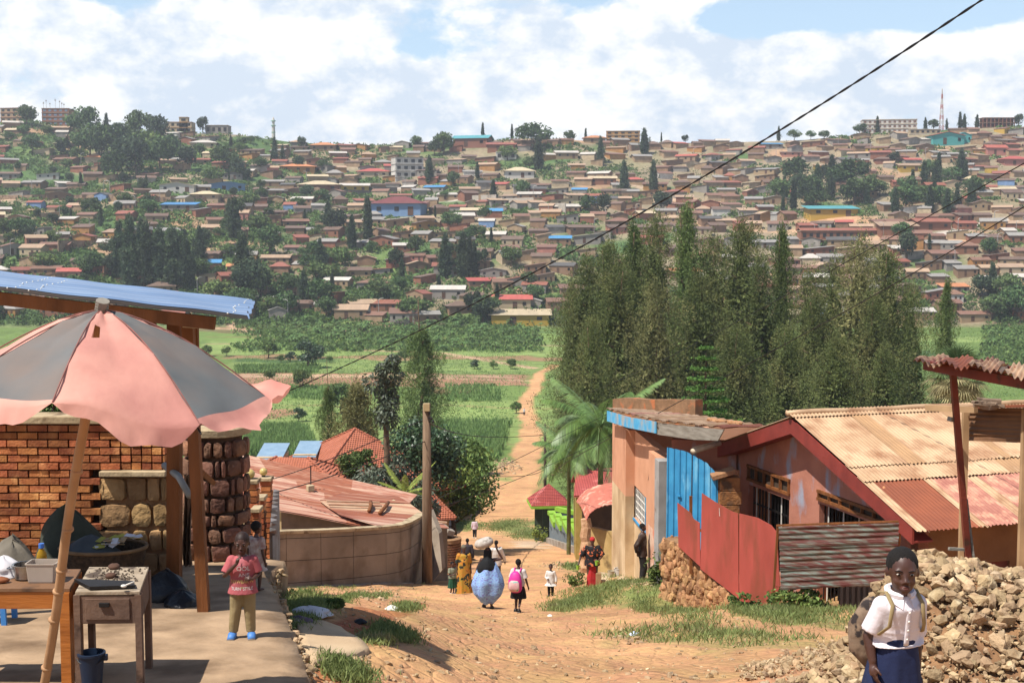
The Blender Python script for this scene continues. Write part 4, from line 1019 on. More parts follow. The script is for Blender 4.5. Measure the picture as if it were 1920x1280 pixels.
# hanging sacking between the posts
mb = MB(); vs = []
for i in range(13):
    for j in range(9): p = P(345+14*j/8, 890+170*i/12, 13.6); vs.append(p+Vector((0, .07*math.sin(j*1.7+i*.5), 0)))
mb.add(vs, [(i*9+j, i*9+j+1, (i+1)*9+j+1, (i+1)*9+j) for i in range(12) for j in range(8)])
tag(part('hanging_sacking', mb, M('brown_sacking', '#6a5340', '#4c3a2c', 4, .95, .4, 12), None, True, at=tuple(P(352, 890, 13.6))), 'brown sacking hanging in the shade between the two timber posts', 'sacking')

# ---- umbrella
def zoff(th, r):      # the old ribs no longer droop equally
    a = (math.degrees(th)+87) % 360/45; t_ = [.17, .0, .04, .06, .1, .1, .12, .14, .17]; i = int(a); f = a-i; f = f*f*(3-2*f); return (t_[i]*(1-f)+t_[i+1]*f)*r*r
ap = P(190, 583, 7.6); UR, UD = 1.0, .60
pb = P(80, 1300, 8.7)
umb = thing('market_umbrella', 'torn pink and grey market umbrella on a bamboo pole', 'umbrella', tuple(pb))
lean = (ap-pb).normalized()
def rim(th):     # fraction across a panel
    f = ((math.degrees(th)-3) % 45)/45; return f, 1-abs(2*f-1)
mb = MB(); NT = 8*14; rings = [0.03, .12, .25, .4, .55, .7, .82, .9, .96, 1.0]
vs = []; fs = []; mi = []
nv = len(rings)+6
for i in range(NT):
    th = R(3)+2*math.pi*i/NT; f, b = rim(th); pan = int(((math.degrees(th)-3) % 360)//45)
    cosf = math.cos(R(22.5))/math.cos(R((f-.5)*45))
    for r in rings:
        rr = r*UR*(1-(1-cosf)*r); z = -UD*(r**1.6)-.03*math.sin(math.pi*r)*b+zoff(th, r)
        vs.append((math.cos(th)*rr, math.sin(th)*rr, z+.012*math.sin(th*9+r*14)))
    base = vs[-1]; flare = {0: 1.0, 7: .38, 1: .5}.get(pan, 0)
    hang = .125*(b**.5)*(1+.15*math.sin(th*5))
    for q in range(1, 7):
        t = q/6; out = .07*t*b+flare*.16*math.sin(t*1.57)*b**.7; dn2 = hang*t*(1-flare*1.25*t if flare < .5 else 1-1.5*t)
        w = .02*math.sin(th*37+t*2)*t*b
        vs.append((base[0]+math.cos(th)*(out+w), base[1]+math.sin(th)*(out+w), base[2]-dn2+.015*math.sin(th*23)*t))
for i in range(NT):
    i2 = (i+1) % NT; th = R(3)+2*math.pi*(i+.5)/NT; pan = int(((math.degrees(th)-3) % 360)//45)
    for k in range(nv-1):
        fs.append((i*nv+k, i2*nv+k, i2*nv+k+1, i*nv+k+1)); mi.append(1 if (pan % 2 == 1 and k < len(rings)-1-(1 if True else 0)) else 0)
# tears: drop a few faces
drop = set()
ft = [j for j, f in enumerate(fs)]
def keep(j):
    i, k = divmod(j, nv-1); return not ((i == 14*6+2 and k == 2) or (i == 14*6+3 and k == 2))
fs2 = [f for j, f in enumerate(fs) if keep(j)]; mi2 = [m for j, m in enumerate(mi) if keep(j)]
mb.v = [tuple(Vector(v)+ap) for v in vs]; mb.f = fs2; mb.m = mi2
# panels: pan index parity -> pink (0) / grey (1); front panel between -87 and -42 deg is pan 6 -> pink
cnp = part('canopy', mb, [m_pinkc, m_greyc], umb, True)
mb = MB()
mb.tube([pb-lean*.3]+[pb+(ap-pb)*t+Vector((.008*math.sin(t*9), 0, 0)) for t in np.linspace(0, 1, 24)]+[ap+lean*.05], .031, 10)
for t in (.08, .22, .30, .36, .47, .62, .78): mb.tube([pb+(ap-pb)*(t-.004), pb+(ap-pb)*t, pb+(ap-pb)*(t+.004)], [.034, .039, .034], 10)
part('pole', mb, m_bamboo, umb, True)
mb = MB(); mb.tube([ap-lean*.02, ap+lean*.07], .04, 10); part('hub_cap', mb, m_wood, umb)
rb = MB()
for k_ in range(8):
    th = R(3+45*k_); rb = MB(); tip = ap+Vector((math.cos(th)*UR*.985, math.sin(th)*UR*.985, -UD-.012+zoff(th, 1))); hub = ap-lean*.04
    pts = [ap+Vector((math.cos(th)*r*UR, math.sin(th)*r*UR, -UD*r**1.6-.035+zoff(th, r))) for r in np.linspace(.04, 1, 10)]
    rb.tube(pts, .006, 5); rb.tube([ap-lean*.55, pts[5]], .006, 5); part('rib', rb, m_black, umb)
    sm_ = MB(); sm_.tube([ap+Vector((math.cos(th)*r*UR, math.sin(th)*r*UR, -UD*r**1.6+.006+zoff(th, r))) for r in np.linspace(.04, .99, 14)], .0045, 5); part('seam', sm_, M('frayed_seam', '#8a5a52', '#6a4a44', 9, .9), umb)

# ---- orange table, with things on it
ZT = -2.44
def TP(u, v, z=None): r = Vector(ray(u, v)); return r*((ZT if z is None else z)/r.z)
def legs(mb_fn, corners, zt, w, mat, parent, inset=.04):
    c = sum(corners, Vector())/4
    for q in corners:
        p = q+(c-q).normalized()*inset; mb = MB(); mb.box((p.x, p.y, (zt+ZP(p.y))/2), (w, w, zt-ZP(p.y))); part('leg', mb, mat, parent)
tc_ = [TP(-150, 1102), TP(131, 1102), TP(152, 1066), TP(-110, 1066)]
tb = thing('serving_table', 'varnished orange wooden table under the umbrella, laden with pots', 'table', (tc_[1].x-.3, tc_[1].y+.2, ZP(9)))
mb = MB(); mb.hexa([p-Vector((0, 0, .03)) for p in tc_], tc_); part('tabletop', mb, [M('worn_table_top', '#7a5a40', '#654730', 2.5, .6, .2, 14, c3='#4a3628', s3=3, t3=.6)], tb, bevel=.004)
mb = MB(); mb.bar(tc_[0]+Vector((0, .02, -.09)), tc_[1]+Vector((-.02, .02, -.09)), .025, .12); mb.bar(tc_[1]+Vector((-.02, .02, -.09)), tc_[2]+Vector((-.02, -.02, -.09)), .025, .12)
part('apron', mb, m_orw, tb)
legs(None, tc_, ZT-.03, .07, m_orw, tb)
dk = [TP(141, 1109, -2.45), TP(262, 1108, -2.45), TP(279, 1062, -2.45), TP(167, 1062, -2.45)]
desk = thing('school_desk', 'old wooden desk with a drawer and ash-strewn top, right of the orange table', 'desk', (dk[0].x+.25, dk[0].y+.3, ZP(9.3)))
mb = MB(); mb.hexa([p-Vector((0, 0, .025)) for p in dk], dk); part('desk_top', mb, M('ashy_desk_top', '#a39480', '#82735f', 5, .9, .3, 20, c3='#4c4036', s3=7, t3=.58), desk, bevel=.003)
mb = MB()
ins = [p.lerp(sum(dk, Vector())/4, .04) for p in dk]
for a, b in ((0, 1), (1, 2), (2, 3), (3, 0)): mb.bar(ins[a]+Vector((0, 0, -.13)), ins[b]+Vector((0, 0, -.13)), .018, .2)
part('desk_frame', mb, m_desk, desk)
mb = MB(); a, b = ins[0], ins[1]; n3 = Vector((0, -.014, 0)); mb.bar(a.lerp(b, .14)+n3+Vector((0, 0, -.125)), a.lerp(b, .86)+n3+Vector((0, 0, -.125)), .012, .15)
dr_ = part('drawer', mb, m_desk, desk, bevel=.003)
mb = MB(); c = a.lerp(b, .46)+Vector((0, -.03, -.09)); mb.box(c, (.07, .02, .03)); part('drawer_lock', mb, m_black, dr_, bevel=.003)
legs(None, dk, -2.475, .045, m_desk, desk, .02)
# clutter on the desk
mb = MB(); random.seed(8)
for i in range(160): p = dk[0].lerp(dk[1], random.random()).lerp(dk[3].lerp(dk[2], random.random()), .25+.7*random.random()); rock(mb, p+Vector((0, 0, .005)), random.uniform(.004, .014))
tag(part('ash_and_husks', mb, M('ash', '#6a5c4e', '#463c33', 12, .95, island=.3), None, at=tuple(dk[0].lerp(dk[2], .5))), 'ash and husks scattered over the old desk', 'scraps', kind='stuff')
for (u, v, r, l) in ((214, 1066, .045, 'dark lump of stone at the back of the old desk'), (208, 1083, .042, 'rounded brown stone in the middle of the old desk')):
    p = TP(u, v, -2.45); mb = MB(); mb.ell(p+Vector((0, 0, r*.4)), (r, r*.9, r*.55), 12, 8, 0, None, .08); tag(part('stone', mb, M('dark_brown_lump', '#5c4234', '#443026', 6, .9), None, True, at=tuple(p)), l, 'stone', 'stones on the old desk')
mb = MB(); q = [TP(141, 1088, -2.44), TP(170, 1103, -2.44), TP(255, 1100, -2.44), TP(252, 1092, -2.44)]; mb.prism([p+Vector((0, -.02, .0)) for p in q], (0, 0, .02)); tr_ = part('tray', mb, m_black, None, at=tuple(q[1])); tag(tr_, 'black metal tray at the front of the old desk', 'tray')
mb = MB(); a, b = TP(232, 1098, -2.41), TP(252, 1090, -2.39); mb.tube([a, b], .006, 6); mb.ell(a, (.022, .016, .012), 8, 5); tag(part('spoon', mb, m_white, None, True, at=tuple(a)), 'white plastic spoon lying on the black tray', 'spoon')
# container, pot, bottle, cloth
def rot_ring(c, r, z, n=24): return [Vector((c.x+math.cos(a)*r, c.y+math.sin(a)*r, z)) for a in np.linspace(0, 2*math.pi, n+1)[:-1]]
cc_ = TP(75, 1094); hw, hh, hd = .105, .13, .075
mb = MB(); rg = []
for (k_, z) in ((.86, 0), (.9, .01), (1, hh), (1.06, hh+.004), (1.06, hh+.012), (.97, hh+.012), (.87, .02)):
    rg.append([Vector((cc_.x+sx*hw*k_, cc_.y+.08+sy*hd*k_, ZT+z)) for sx, sy in ((-1, -.8), (-.9, -1), (.9, -1), (1, -.8), (1, .8), (.9, 1), (-.9, 1), (-1, .8))])
mb.loft(rg); box_ = thing('plastic_box', 'translucent whitish plastic food box on the orange table', 'box', (cc_.x, cc_.y+.08, ZT)); part('box_shell', mb, M('milky_plastic', '#c4b8ac', '#b3a698', 3, .35, trans=.35), box_)
mb = MB(); mb.box((cc_.x, cc_.y+.08, ZT+.06), (.17, .11, .07)); part('box_contents', mb, M('dough', '#a88d70', '#90755a', 8, .9, .4), box_, bevel=.01)
pc_ = TP(50, 1084); mb = MB(); mb.loft([rot_ring(pc_, r, ZT+z) for r, z in ((.07, 0), (.085, .012), (.09, .1), (.1, .104), (.1, .11), (.085, .108), (.08, .02))]); pot = thing('cooking_pot', 'shiny steel pot behind the plastic box', 'pot', (pc_.x, pc_.y, ZT))
part('pot_body', mb, M('steel', '#a8a4a0', '#908c88', 3, .22, metal=.9), pot, True, angle=40)
mb = MB(); mb.tube([(pc_.x-.09, pc_.y-.02, ZT+.08), (pc_.x-.13, pc_.y-.02, ZT+.08), (pc_.x-.13, pc_.y+.03, ZT+.08), (pc_.x-.09, pc_.y+.03, ZT+.08)], .006, 6); part('handle', mb, M('steel', '#a8a4a0'), pot)
bc = TP(79, 1072); mb = MB(); mb.loft([rot_ring(bc, r, ZT+z, 18) for r, z in ((.033, 0), (.037, .01), (.036, .05), (.034, .08), (.037, .11), (.034, .14), (.018, .17), (.014, .185))])
bt = thing('oil_bottle', 'clear bottle of yellow cooking oil with a blue cap', 'bottle', (bc.x, bc.y, ZT)); part('bottle_body', mb, M('yellow_oil', '#b08a28', '#a07a20', 3, .15, spec=.6, alpha=.35), bt, True)
mb = MB(); mb.tube([(bc.x, bc.y, ZT+.182), (bc.x, bc.y, ZT+.215)], .02, 14); part('bottle_cap', mb, M('blue_cap', '#3c6cb8', '#3462aa', 3, .4), bt)
def heap_cloth(c, sx, sy, sz, seed, n=26, m=14, k=3.2):
    mb = MB(); rg = []
    for i in range(m):
        t = i/(m-1); r = math.cos(t*math.pi/2)**.65; row = []
        for j in range(n):
            a = 2*math.pi*j/n; d = 1+.25*mnoise.noise(Vector((math.cos(a)*k*.5, math.sin(a)*k*.5, t*2+seed)))+.12*mnoise.noise(Vector((math.cos(a)*k*1.6, math.sin(a)*k*1.6, t*4+seed)))
            row.append(c+Vector((math.cos(a)*sx*r*d, math.sin(a)*sy*r*d, sz*t*(1+.15*mnoise.noise(Vector((a, seed, t)))))))
        rg.append(row)
    return mb.loft(rg)
p = TP(8, 1078); tag(part('white_bag', heap_cloth(p, .14, .12, .14, 1.5), m_cloth_w, None, True, at=tuple(p)), 'crumpled white cloth bag on the left of the orange table', 'cloth bag')
p = TP(-5, 1092); mb = MB(); mb.ell(p+Vector((0, 0, .02)), (.09, .045, .025), 12, 6, 0, None, .05); tag(part('bread', mb, M('brown_bread', '#8a5434', '#704024', 4, .8), None, True, at=tuple(p)), 'brown loaf in front of the white cloth bag', 'bread')
# bucket under the desk
bc = PP(173, 1292); bk = thing('bucket', 'dark blue plastic bucket standing under the old desk', 'bucket', tuple(bc))
mb = MB(); mb.loft([rot_ring(bc, r, bc.z+z, 22) for r, z in ((.065, 0), (.088, .25), (.098, .255), (.098, .27), (.084, .272), (.07, .03))]); part('bucket_body', mb, M('navy_plastic', '#1d2b3f', '#182438', 3, .4), bk, True, angle=35)
mb = MB(); mb.tube([Vector((bc.x+.095*math.cos(a), bc.y-.02-.05*math.sin(a), bc.z+.255-.06*math.sin(a))) for a in np.linspace(0, math.pi, 14)], .004, 6); part('handle', mb, m_black, bk)
mb = MB(); mb.box((bc.x+.1, bc.y, bc.z+.235), (.03, .03, .045)); part('handle_lug', mb, M('navy_plastic', '#1d2b3f'), bk, bevel=.005)
# blue stool beneath the table
sc_ = PP(8, 1172); st = thing('stool', 'small bright blue stool half hidden under the orange table', 'stool', tuple(sc_))
mb = MB(); mb.box((sc_.x-.15, sc_.y+.12, sc_.z+.27), (.34, .28, .03)); part('seat', mb, M('blue_plastic', '#3f7fc0', '#3a74b0', 3, .4), st, bevel=.008)
for dx, dy in ((.0, 0), (-.3, 0), (0, .24), (-.3, .24)):
    mb = MB(); mb.bar((sc_.x+dx, sc_.y+dy, ZP(sc_.y)), (sc_.x+dx*.95-.01, sc_.y+dy, sc_.z+.26), .045, .03, up=(0, 1, 0)); part('leg', mb, M('blue_plastic', '#3f7fc0'), st)
# sacks and basket by the wall
m_sackg = M('dark_green_grey_sacking', '#3f4338', '#2e3229', 4, .95, .5, 10); m_sack = M('grey_sacking', '#6e675c', '#565045', 4, .95, .5, 10)
p = P(25, 1072, 12.2); p.z = ZP(12.2); tag(part('sack', heap_cloth(p, .38, .3, .62, 4.2), m_sack, None, True, at=tuple(p)), 'slumped grey sack at the far left behind the orange table', 'sack', 'sacks by the brick wall')
p = Vector((X(115, 13.0), 13.0, ZP(13))); tag(part('sack', heap_cloth(p, .42, .3, .84, 7.7), m_sackg, None, True, at=tuple(p)), 'tall dark green sack leaning on the brick wall behind the umbrella pole', 'sack', 'sacks by the brick wall')
bc = Vector((X(178, 12.5), 12.5, ZP(12.5))); mb = MB(); vs = []
rg = []
for t in np.linspace(0, 1, 16):
    rg.append([Vector((bc.x+.02*t+math.cos(a)*(.36+.06*t+.004*math.sin(40*a)), bc.y+math.sin(a)*(.26+.05*t), bc.z+.5*t+.006*math.sin(t*70))) for a in np.linspace(0, 2*math.pi, 41)[:-1]])
mb.loft(rg, cap1=False); bsk = thing('basket', 'wide dark woven basket against the stone panel', 'basket', tuple(bc)); part('basket_body', mb, M('dark_basketry', '#4a3a2a', '#2c2219', 26, .9, .6, 60), bsk, True)
mb = MB(); mb.tube([Vector((bc.x+.02+math.cos(a)*.425, bc.y+math.sin(a)*.315, bc.z+.5)) for a in np.linspace(0, 2*math.pi, 33)], .018, 6); part('basket_rim', mb, M('pale_rim', '#7a6348', '#5c4934', 6, .9), bsk)
q = bc+Vector((-.1, 0, .38)); tag(part('cloth_bundle', heap_cloth(q, .3, .24, .24, 9.1), M('slate_cloth', '#4a4f52', '#363a3d', 4, .95), None, True, at=tuple(q)), 'slate grey cloth bundle heaped in the dark basket', 'cloth')
mb = MB(); random.seed(4)
for i in range(26):
    c = bc+Vector((.18+random.uniform(-.17, .17), random.uniform(-.15, .15), .53+random.uniform(0, .06))); ax = Matrix.Rotation(random.uniform(-.5, .5), 3, 'X')@Matrix.Rotation(random.uniform(0, 3), 3, 'Z'); mb.box(c, (.1, .06, .004), ax=ax, mi=i % 3)
tag(part('wrappers', mb, [m_cloth_w, M('yellow_green_paper', '#a8a048', '#8a8438', 5, .8), M('tan_paper', '#b89a72', '#a08460', 5, .8)], None, at=tuple(bc+Vector((.2, 0, .5)))), 'white and yellow paper wrappers on top of the dark basket', 'paper', kind='stuff')
for (u, d, sx, sz, sd_, l) in [(255, 12.6, .2, .2, 2.1, 'low black plastic bag next to the basket'), (300, 12.3, .26, .3, 3.9, 'largest black plastic bag at the foot of the timber post'), (330, 12.0, .17, .15, 6.2, 'small black plastic bag lying right of the other black bags')]:
    p = Vector((X(u, d), d, ZP(d))); tag(part('plastic_bag', heap_cloth(p, sx, .2, sz, sd_, k=5), M('black_plastic', '#17171a', '#0f0f12', 6, .35, .6, 14), None, True, at=tuple(p)), l, 'bag', 'black bags')
# foliage peeping under the umbrella edge, behind the wall
# ---- cloth pile, concrete tongue below the terrace
p = G(566, 1158, 12, 20); tag(part('white_cloth', heap_cloth(p+Vector((.05, .1, .0)), .24, .13, .1, 2.7), m_cloth_w, None, True, at=tuple(p)), 'white cloth dropped on the grass beside the terrace', 'cloth')
p = G(560, 1170, 11.5, 20); tag(part('clothes_bundle', heap_cloth(p, .17, .1, .09, 5.7), M('mauve_cloth', '#6c5a68', '#3c3440', 7, .95, c3='#b8a8b0', s3=5, t3=.58), None, True, at=tuple(p)), 'bundle of mauve and dark clothes in front of the white cloth', 'clothes')
mb = MB(); poly = [(556, 1176), (600, 1168), (640, 1182), (672, 1202), (694, 1224), (668, 1236), (620, 1246), (585, 1252), (568, 1226)]
ps = [G(u, v, 9, 40) for u, v in poly]; c = sum(ps, Vector())/len(ps); rr = []
for k_ in (0.02, .35, .7, .97, 1.0): rr.append([Vector((q.x, q.y, T(q.x, q.y)+.05-(.1 if k_ == 1.0 else 0))) for q in [c.lerp(x_, k_) for x_ in [ps[i].lerp(ps[(i+1) % len(ps)], s) for i in range(len(ps)) for s in (0, .33, .66)]]])
mb.loft(rr, cap0=True, cap1=False); o = part('concrete_ramp', mb, M('pale_concrete', '#b8a080', '#a0876a', 1.2, .95, .3, 8), None, True, at=tuple(c)); o['kind'] = 'structure'
def slab(name, poly, mat, lift, y0=8, y1=150):
    ps = [G(u, v, y0, y1) for u, v in poly]; c = sum(ps, Vector())/len(ps); rr = []; mb = MB()
    for k_ in (0.02, .35, .7, .97, 1.0): rr.append([Vector((q.x, q.y, T(q.x, q.y)+lift-(lift*1.5 if k_ == 1.0 else 0))) for q in [c.lerp(x_, k_) for x_ in [ps[i].lerp(ps[(i+1) % len(ps)], s) for i in range(len(ps)) for s in (0, .33, .66)]]])
    mb.loft(rr, cap0=True, cap1=False); o = part(name, mb, mat, None, True, at=tuple(c)); o['kind'] = 'structure'; return o
slab('concrete_apron', [(1105, 1072), (1160, 1066), (1240, 1064), (1246, 1086), (1190, 1092), (1120, 1090)], M('pale_concrete', '#b8a080'), .05, 30, 60)

# ---------------------------------------------------------------- block retaining wall, pole, left houses
m_blk = M('rendered_block', '#918373', '#786b5c', .8, .95, .35, 10, c3='#5f5040', s3=.9, t3=.6, w3=.12)
plan = [(500, 39.2), (530, 39.8), (596, 41.0), (658, 42.2), (720, 43.6), (748, 44.8), (767, 46.0), (783, 47.6), (795, 49.6)]
tv = [1002, 1000, 998, 995, 991, 988, 982, 973, 965]
bwl = thing('retaining_wall', 'curved grey-brown block retaining wall with scored joints left of the wooden pole', 'wall', (US(658, 42.2).x, 42.2, gz(US(658, 42.2))))
core = MB(); pan_ = MB(); cp = MB(); zstep = .78
for i in range(len(plan)-1):
    a, b = US(*plan[i]), US(*plan[i+1]); za = P(960, tv[i], a.y).z; zb2 = P(960, tv[i+1], b.y).z; Lw = (b-a).length
    nn = Vector((-(b-a).y, (b-a).x)).normalized(); nn = nn if nn.y > 0 else -nn
    zt_f = lambda s, za=za, zb2=zb2, Lw=Lw: za+(zb2-za)*s/Lw
    wall_seg(core, a+nn*.03, b+nn*.03, .22, lambda s: T(*(a+(b-a)*s/Lw))-.5, zt_f, [], 0)
    for r in range(4):
        z_hi = lambda s, r=r: zt_f(s)-.17-(r)*.72; z_lo = lambda s, r=r: max(zt_f(s)-.17-(r+1)*.72+.02, T(*(a+(b-a)*s/Lw))-.4)
        dd = (b-a).normalized()
        if z_hi(Lw/2)-z_lo(Lw/2) > .05: wall_seg(pan_, a+dd*.012, b-dd*.012, .029, z_lo, z_hi, [], 0)
    wall_seg(cp, a-nn*.05, b-nn*.05+(b-a).normalized()*.001, .36, zt_f, lambda s: zt_f(s)+.09, [], 0)
    wall_seg(pan_, a+(b-a).normalized()*.012, b-(b-a).normalized()*.012, .029, lambda s: zt_f(s)-.15, lambda s: zt_f(s)-.001, [], 0)
part('wall_core', core, m_bmort, bwl); part('block_courses', pan_, m_blk, bwl); part('coping', cp, m_cap, bwl)
mb = MB()
for i in range(5):
    a, b = US(*plan[i+1]), US(*plan[i+2]); nn = Vector((0, -1)); 
    mb.bar((a.x, a.y-.12, gz(a)+.02), (b.x, b.y-.12, gz(b)+.02), .25, .14)
part('footing', mb, m_conc, bwl)
mb = MB(); mb.prism([P(797, 965, 49), P(806, 958, 49), P(823, 1000, 47.5), P(829, 1068, 46.6), P(806, 1098, 46.4), P(797, 1095, 46.6)], (.1, .45, 0))
tag(part('buttress', mb, m_blk, None, at=tuple(GD(812, 47))), 'sloping cement buttress at the right end of the block wall behind the wooden pole', 'buttress')
m_polew = M('old_pole_wood', '#7d6752', '#5f4d3c', 3, .9, .4, 20, stretch=(3, 3, .4))
pol = thing('utility_pole', 'thick weathered wooden utility pole standing by the end of the block wall', 'pole', tuple(P(801, 1097, 46)))
mb = MB(); mb.tube([P(801, 1110, 46), P(800.5, 930, 46), P(800, 756, 46)], [.2, .17, .135], 14); part('pole_shaft', mb, m_polew, pol, True)
mb = MB(); mb.box(P(800, 763, 45.8), (.22, .2, .28)); part('meter_box', mb, M('yellowed_box', '#a8946c', '#948060', 4, .7), pol, bevel=.01)
mb = MB()
for v, du in ((775, 5), (784, 9), (790, 12)): mb.ell(P(800+du, v, 45.8), (.05, .05, .06), 8, 6); mb.bar(P(800, v, 46), P(800+du, v, 45.8), .03, .03)
part('insulator', mb, m_black, pol)
# round brick pit
pc2 = GD(838, 59); rp = 23/2400*59; zt_ = P(960, 1010, 59).z
pit = thing('round_brick_wall', 'round brick pit wall with a plastered rim beside the street', 'wall', tuple(pc2))
mb = MB(); mb.loft([[Vector((pc2.x+math.cos(a)*r, pc2.y+math.sin(a)*r, z)) for a in np.linspace(0, 2*math.pi, 37)[:-1]] for r, z in ((rp, pc2.z-1), (rp, zt_), (rp-.22, zt_), (rp-.22, zt_-.5))], cap0=False)
part('ring', mb, m_bmort, pit, True, angle=40)
mb = MB(); z = zt_-.1; r_ = 0
while z > pc2.z-.5:
    for j in range(26):
        a = 2*math.pi*(j+.5*(r_ % 2))/26; mb.box((pc2.x+math.cos(a)*rp, pc2.y+math.sin(a)*rp, z), (.09, .2, .085), a)
    z -= .115; r_ += 1
part('bricks', mb, M('brown_stacked_brick', '#8a6246', '#6c4a34', 5, .95, island=.25), pit)
mb = MB(); mb.loft([[Vector((pc2.x+math.cos(a)*r, pc2.y+math.sin(a)*r, z)) for a in np.linspace(0, 2*math.pi, 37)[:-1]] for r, z in ((rp+.07, zt_-.1), (rp+.07, zt_+.06), (rp-.2, zt_+.08), (rp-.24, zt_-.1))], cap0=False, cap1=False); part('rim', mb, m_mortar, pit, True, angle=40)
for (u, v, s, l) in ((829, 990, .5, 'largest broken concrete lump on the brick pit'), (843, 997, .4, 'right-hand broken concrete lump on the brick pit'), (823, 1003, .35, 'lowest broken concrete lump on the brick pit')):
    mb = MB(); c = P(u, v, 59); mb.box(c, (s, s*.8, s*.7), .4, ax=Matrix.Rotation(.4, 3, 'Y')@Matrix.Rotation(.5, 3, 'Z')); tag(part('concrete_lump', mb, m_conc, None, at=tuple(c), bevel=.03), l, 'concrete lump', 'concrete lumps on the pit')
# rusty-roofed house behind the block wall
m_rst1 = M('rose_rust_tin', '#9f6a54', '#855040', 1.6, .65, c3='#b89c86', s3=1.1, t3=.56, w3=.14, stretch=(.35, 3.5, 1), stretch3=(.3, 4, 1))
m_rst2 = M('orange_rust_sheet', '#90553c', '#784430', 1.6, .65, c3='#a88068', s3=1.1, t3=.6, w3=.1, stretch=(.35, 3.5, 1), stretch3=(.3, 4, 1))
m_rst3 = M('pale_bleached_sheet', '#c0a282', '#a4846a', 1.6, .65, c3='#a06a50', s3=1.1, t3=.58, w3=.1, stretch=(.35, 3.5, 1), stretch3=(.3, 4, 1))
def RPL(u, v, dz=0):
    r = Vector(ray(u, v)); t = (-10.52-.165*9.42-1.0+dz)/(r.z+.165*r.x-.02); return r*t
lh = thing('tin_roofed_house', 'low house under a broad rose-rust corrugated roof behind the block wall', 'house', tuple(GD(600, 52)))
F0, F1 = (505, 953), (722, 992); K0, K1 = (430, 846), (782, 928)
mb = MB(); ns_ = 9
def lp(a, b, t): return (a[0]+(b[0]-a[0])*t, a[1]+(b[1]-a[1])*t)
for i in range(ns_):
    t0, t1 = i/ns_, (i+1)/ns_+.012; mi_ = [0, 0, 1, 0, 0, 0, 1, 0, 0][i]
    a, b, c, d = RPL(*lp(F0, K0, t0)), RPL(*lp(F1, K1, t0)), RPL(*lp(F1, K1, t1)), RPL(*lp(F0, K0, t1))
    n = 44; vs = []; m = 6
    for k_ in range(n+1):
        t = k_/n
        for j in range(m+1): s = j/m; p = a.lerp(b, s).lerp(d.lerp(c, s), t); vs.append(p+Vector((0, 0, .02*math.sin(t*2*math.pi*7)+.012*(i % 2)+.015*math.sin(s*6+i))))
    mb.add(vs, [(k_*(m+1)+j, k_*(m+1)+j+1, (k_+1)*(m+1)+j+1, (k_+1)*(m+1)+j) for k_ in range(n) for j in range(m)], mi_)
    mb.m[-n*m:] = [(1 if (j+i*.35) % 6 > 3.4 else mi_) for k_ in range(n) for j in range(m)]
o_ = len(mb.v); q_ = list(mb.m); mb.add([Vector(v)-Vector((0, 0, .05)) for v in mb.v], [tuple(f[::-1]) for f in mb.f]); mb.m = q_+q_
part('tin_roof', mb, [m_rst1, m_rst2, m_rst3], lh, True, angle=50)
mb = MB(); a = RPL(*F0); b = RPL(*F1); kk0 = RPL(*lp(F0, K0, .8)); kk1 = RPL(*lp(F1, K1, .9))
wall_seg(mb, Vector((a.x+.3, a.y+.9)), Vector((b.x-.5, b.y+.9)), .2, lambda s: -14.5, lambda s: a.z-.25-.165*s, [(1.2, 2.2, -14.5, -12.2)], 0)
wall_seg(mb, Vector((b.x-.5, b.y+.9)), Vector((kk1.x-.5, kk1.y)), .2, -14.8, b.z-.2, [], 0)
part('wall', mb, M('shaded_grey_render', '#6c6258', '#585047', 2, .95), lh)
for (u, v, w, h, l) in ((582, 921, .28, .25, 'vent'), (736, 948, .22, .2, 'vent')):
    mb = MB(); c = RPL(u, v); mb.box(c+Vector((0, 0, .15)), (w, w, h), .5); part('vent_block', mb, m_cap, lh, bevel=.02)
mb = MB(); c = RPL(583, 918); mb.tube([c, c+Vector((0, 0, 1.05))], .025, 6); part('rod', mb, m_black, lh)
# lower, patched roof section
lr = thing('patched_lean_to', 'patched lower tin roof weighted with pale planks, reaching towards the wooden pole', 'lean-to', tuple(GD(760, 52)))
def RQ(u, v): r = Vector(ray(u, v)); t = (-11.0-.12*5.2-1.0)/(r.z+.12*r.x-.02); return r*t
polyA = [((600, 938), (618, 952), (800, 966), (770, 944)), ((618, 952), (640, 966), (822, 976), (800, 966)), ((640, 966), (715, 988), (842, 990), (822, 976)), ((640, 925), (600, 938), (770, 944), (745, 930))]
mb = MB()
for i, q in enumerate(polyA): mb.prism([RQ(*p)+Vector((0, 0, .012*i-.03)) for p in q], (0, 0, .02), [2, 1, 0, 1][i])
part('patched_roof', mb, [m_rst1, m_rst2, m_rst3], lr)
for (u0, v0, u1, v1) in ((612, 944, 712, 946), (616, 950, 716, 953), (800, 980, 838, 984)):
    mb = MB(); mb.bar(RQ(u0, v0)+Vector((0, 0, .1)), RQ(u1, v1)+Vector((0, 0, .1)), .1, .06); part('plank', mb, m_rst3, lr)
for (u0, v0, u1, v1) in ((692, 962, 695, 947), (712, 966, 728, 948)):
    mb = MB(); mb.tube([RQ(u0, v0)+Vector((0, 0, .1)), RQ((u0+u1)/2, (v0+v1)/2)+Vector((0.05, 0, .16)), RQ(u1, v1)+Vector((0, 0, .14))], .08, 8); part('log_weight', mb, m_wbrown, lr, True)
mb = MB(); a = RQ(720, 988); b = RQ(838, 986); wall_seg(mb, Vector((a.x, a.y+.2)), Vector((b.x, b.y+.3)), .2, -15, min(a.z, b.z)-.12, [], 0); part('wall', mb, m_blk, lr)
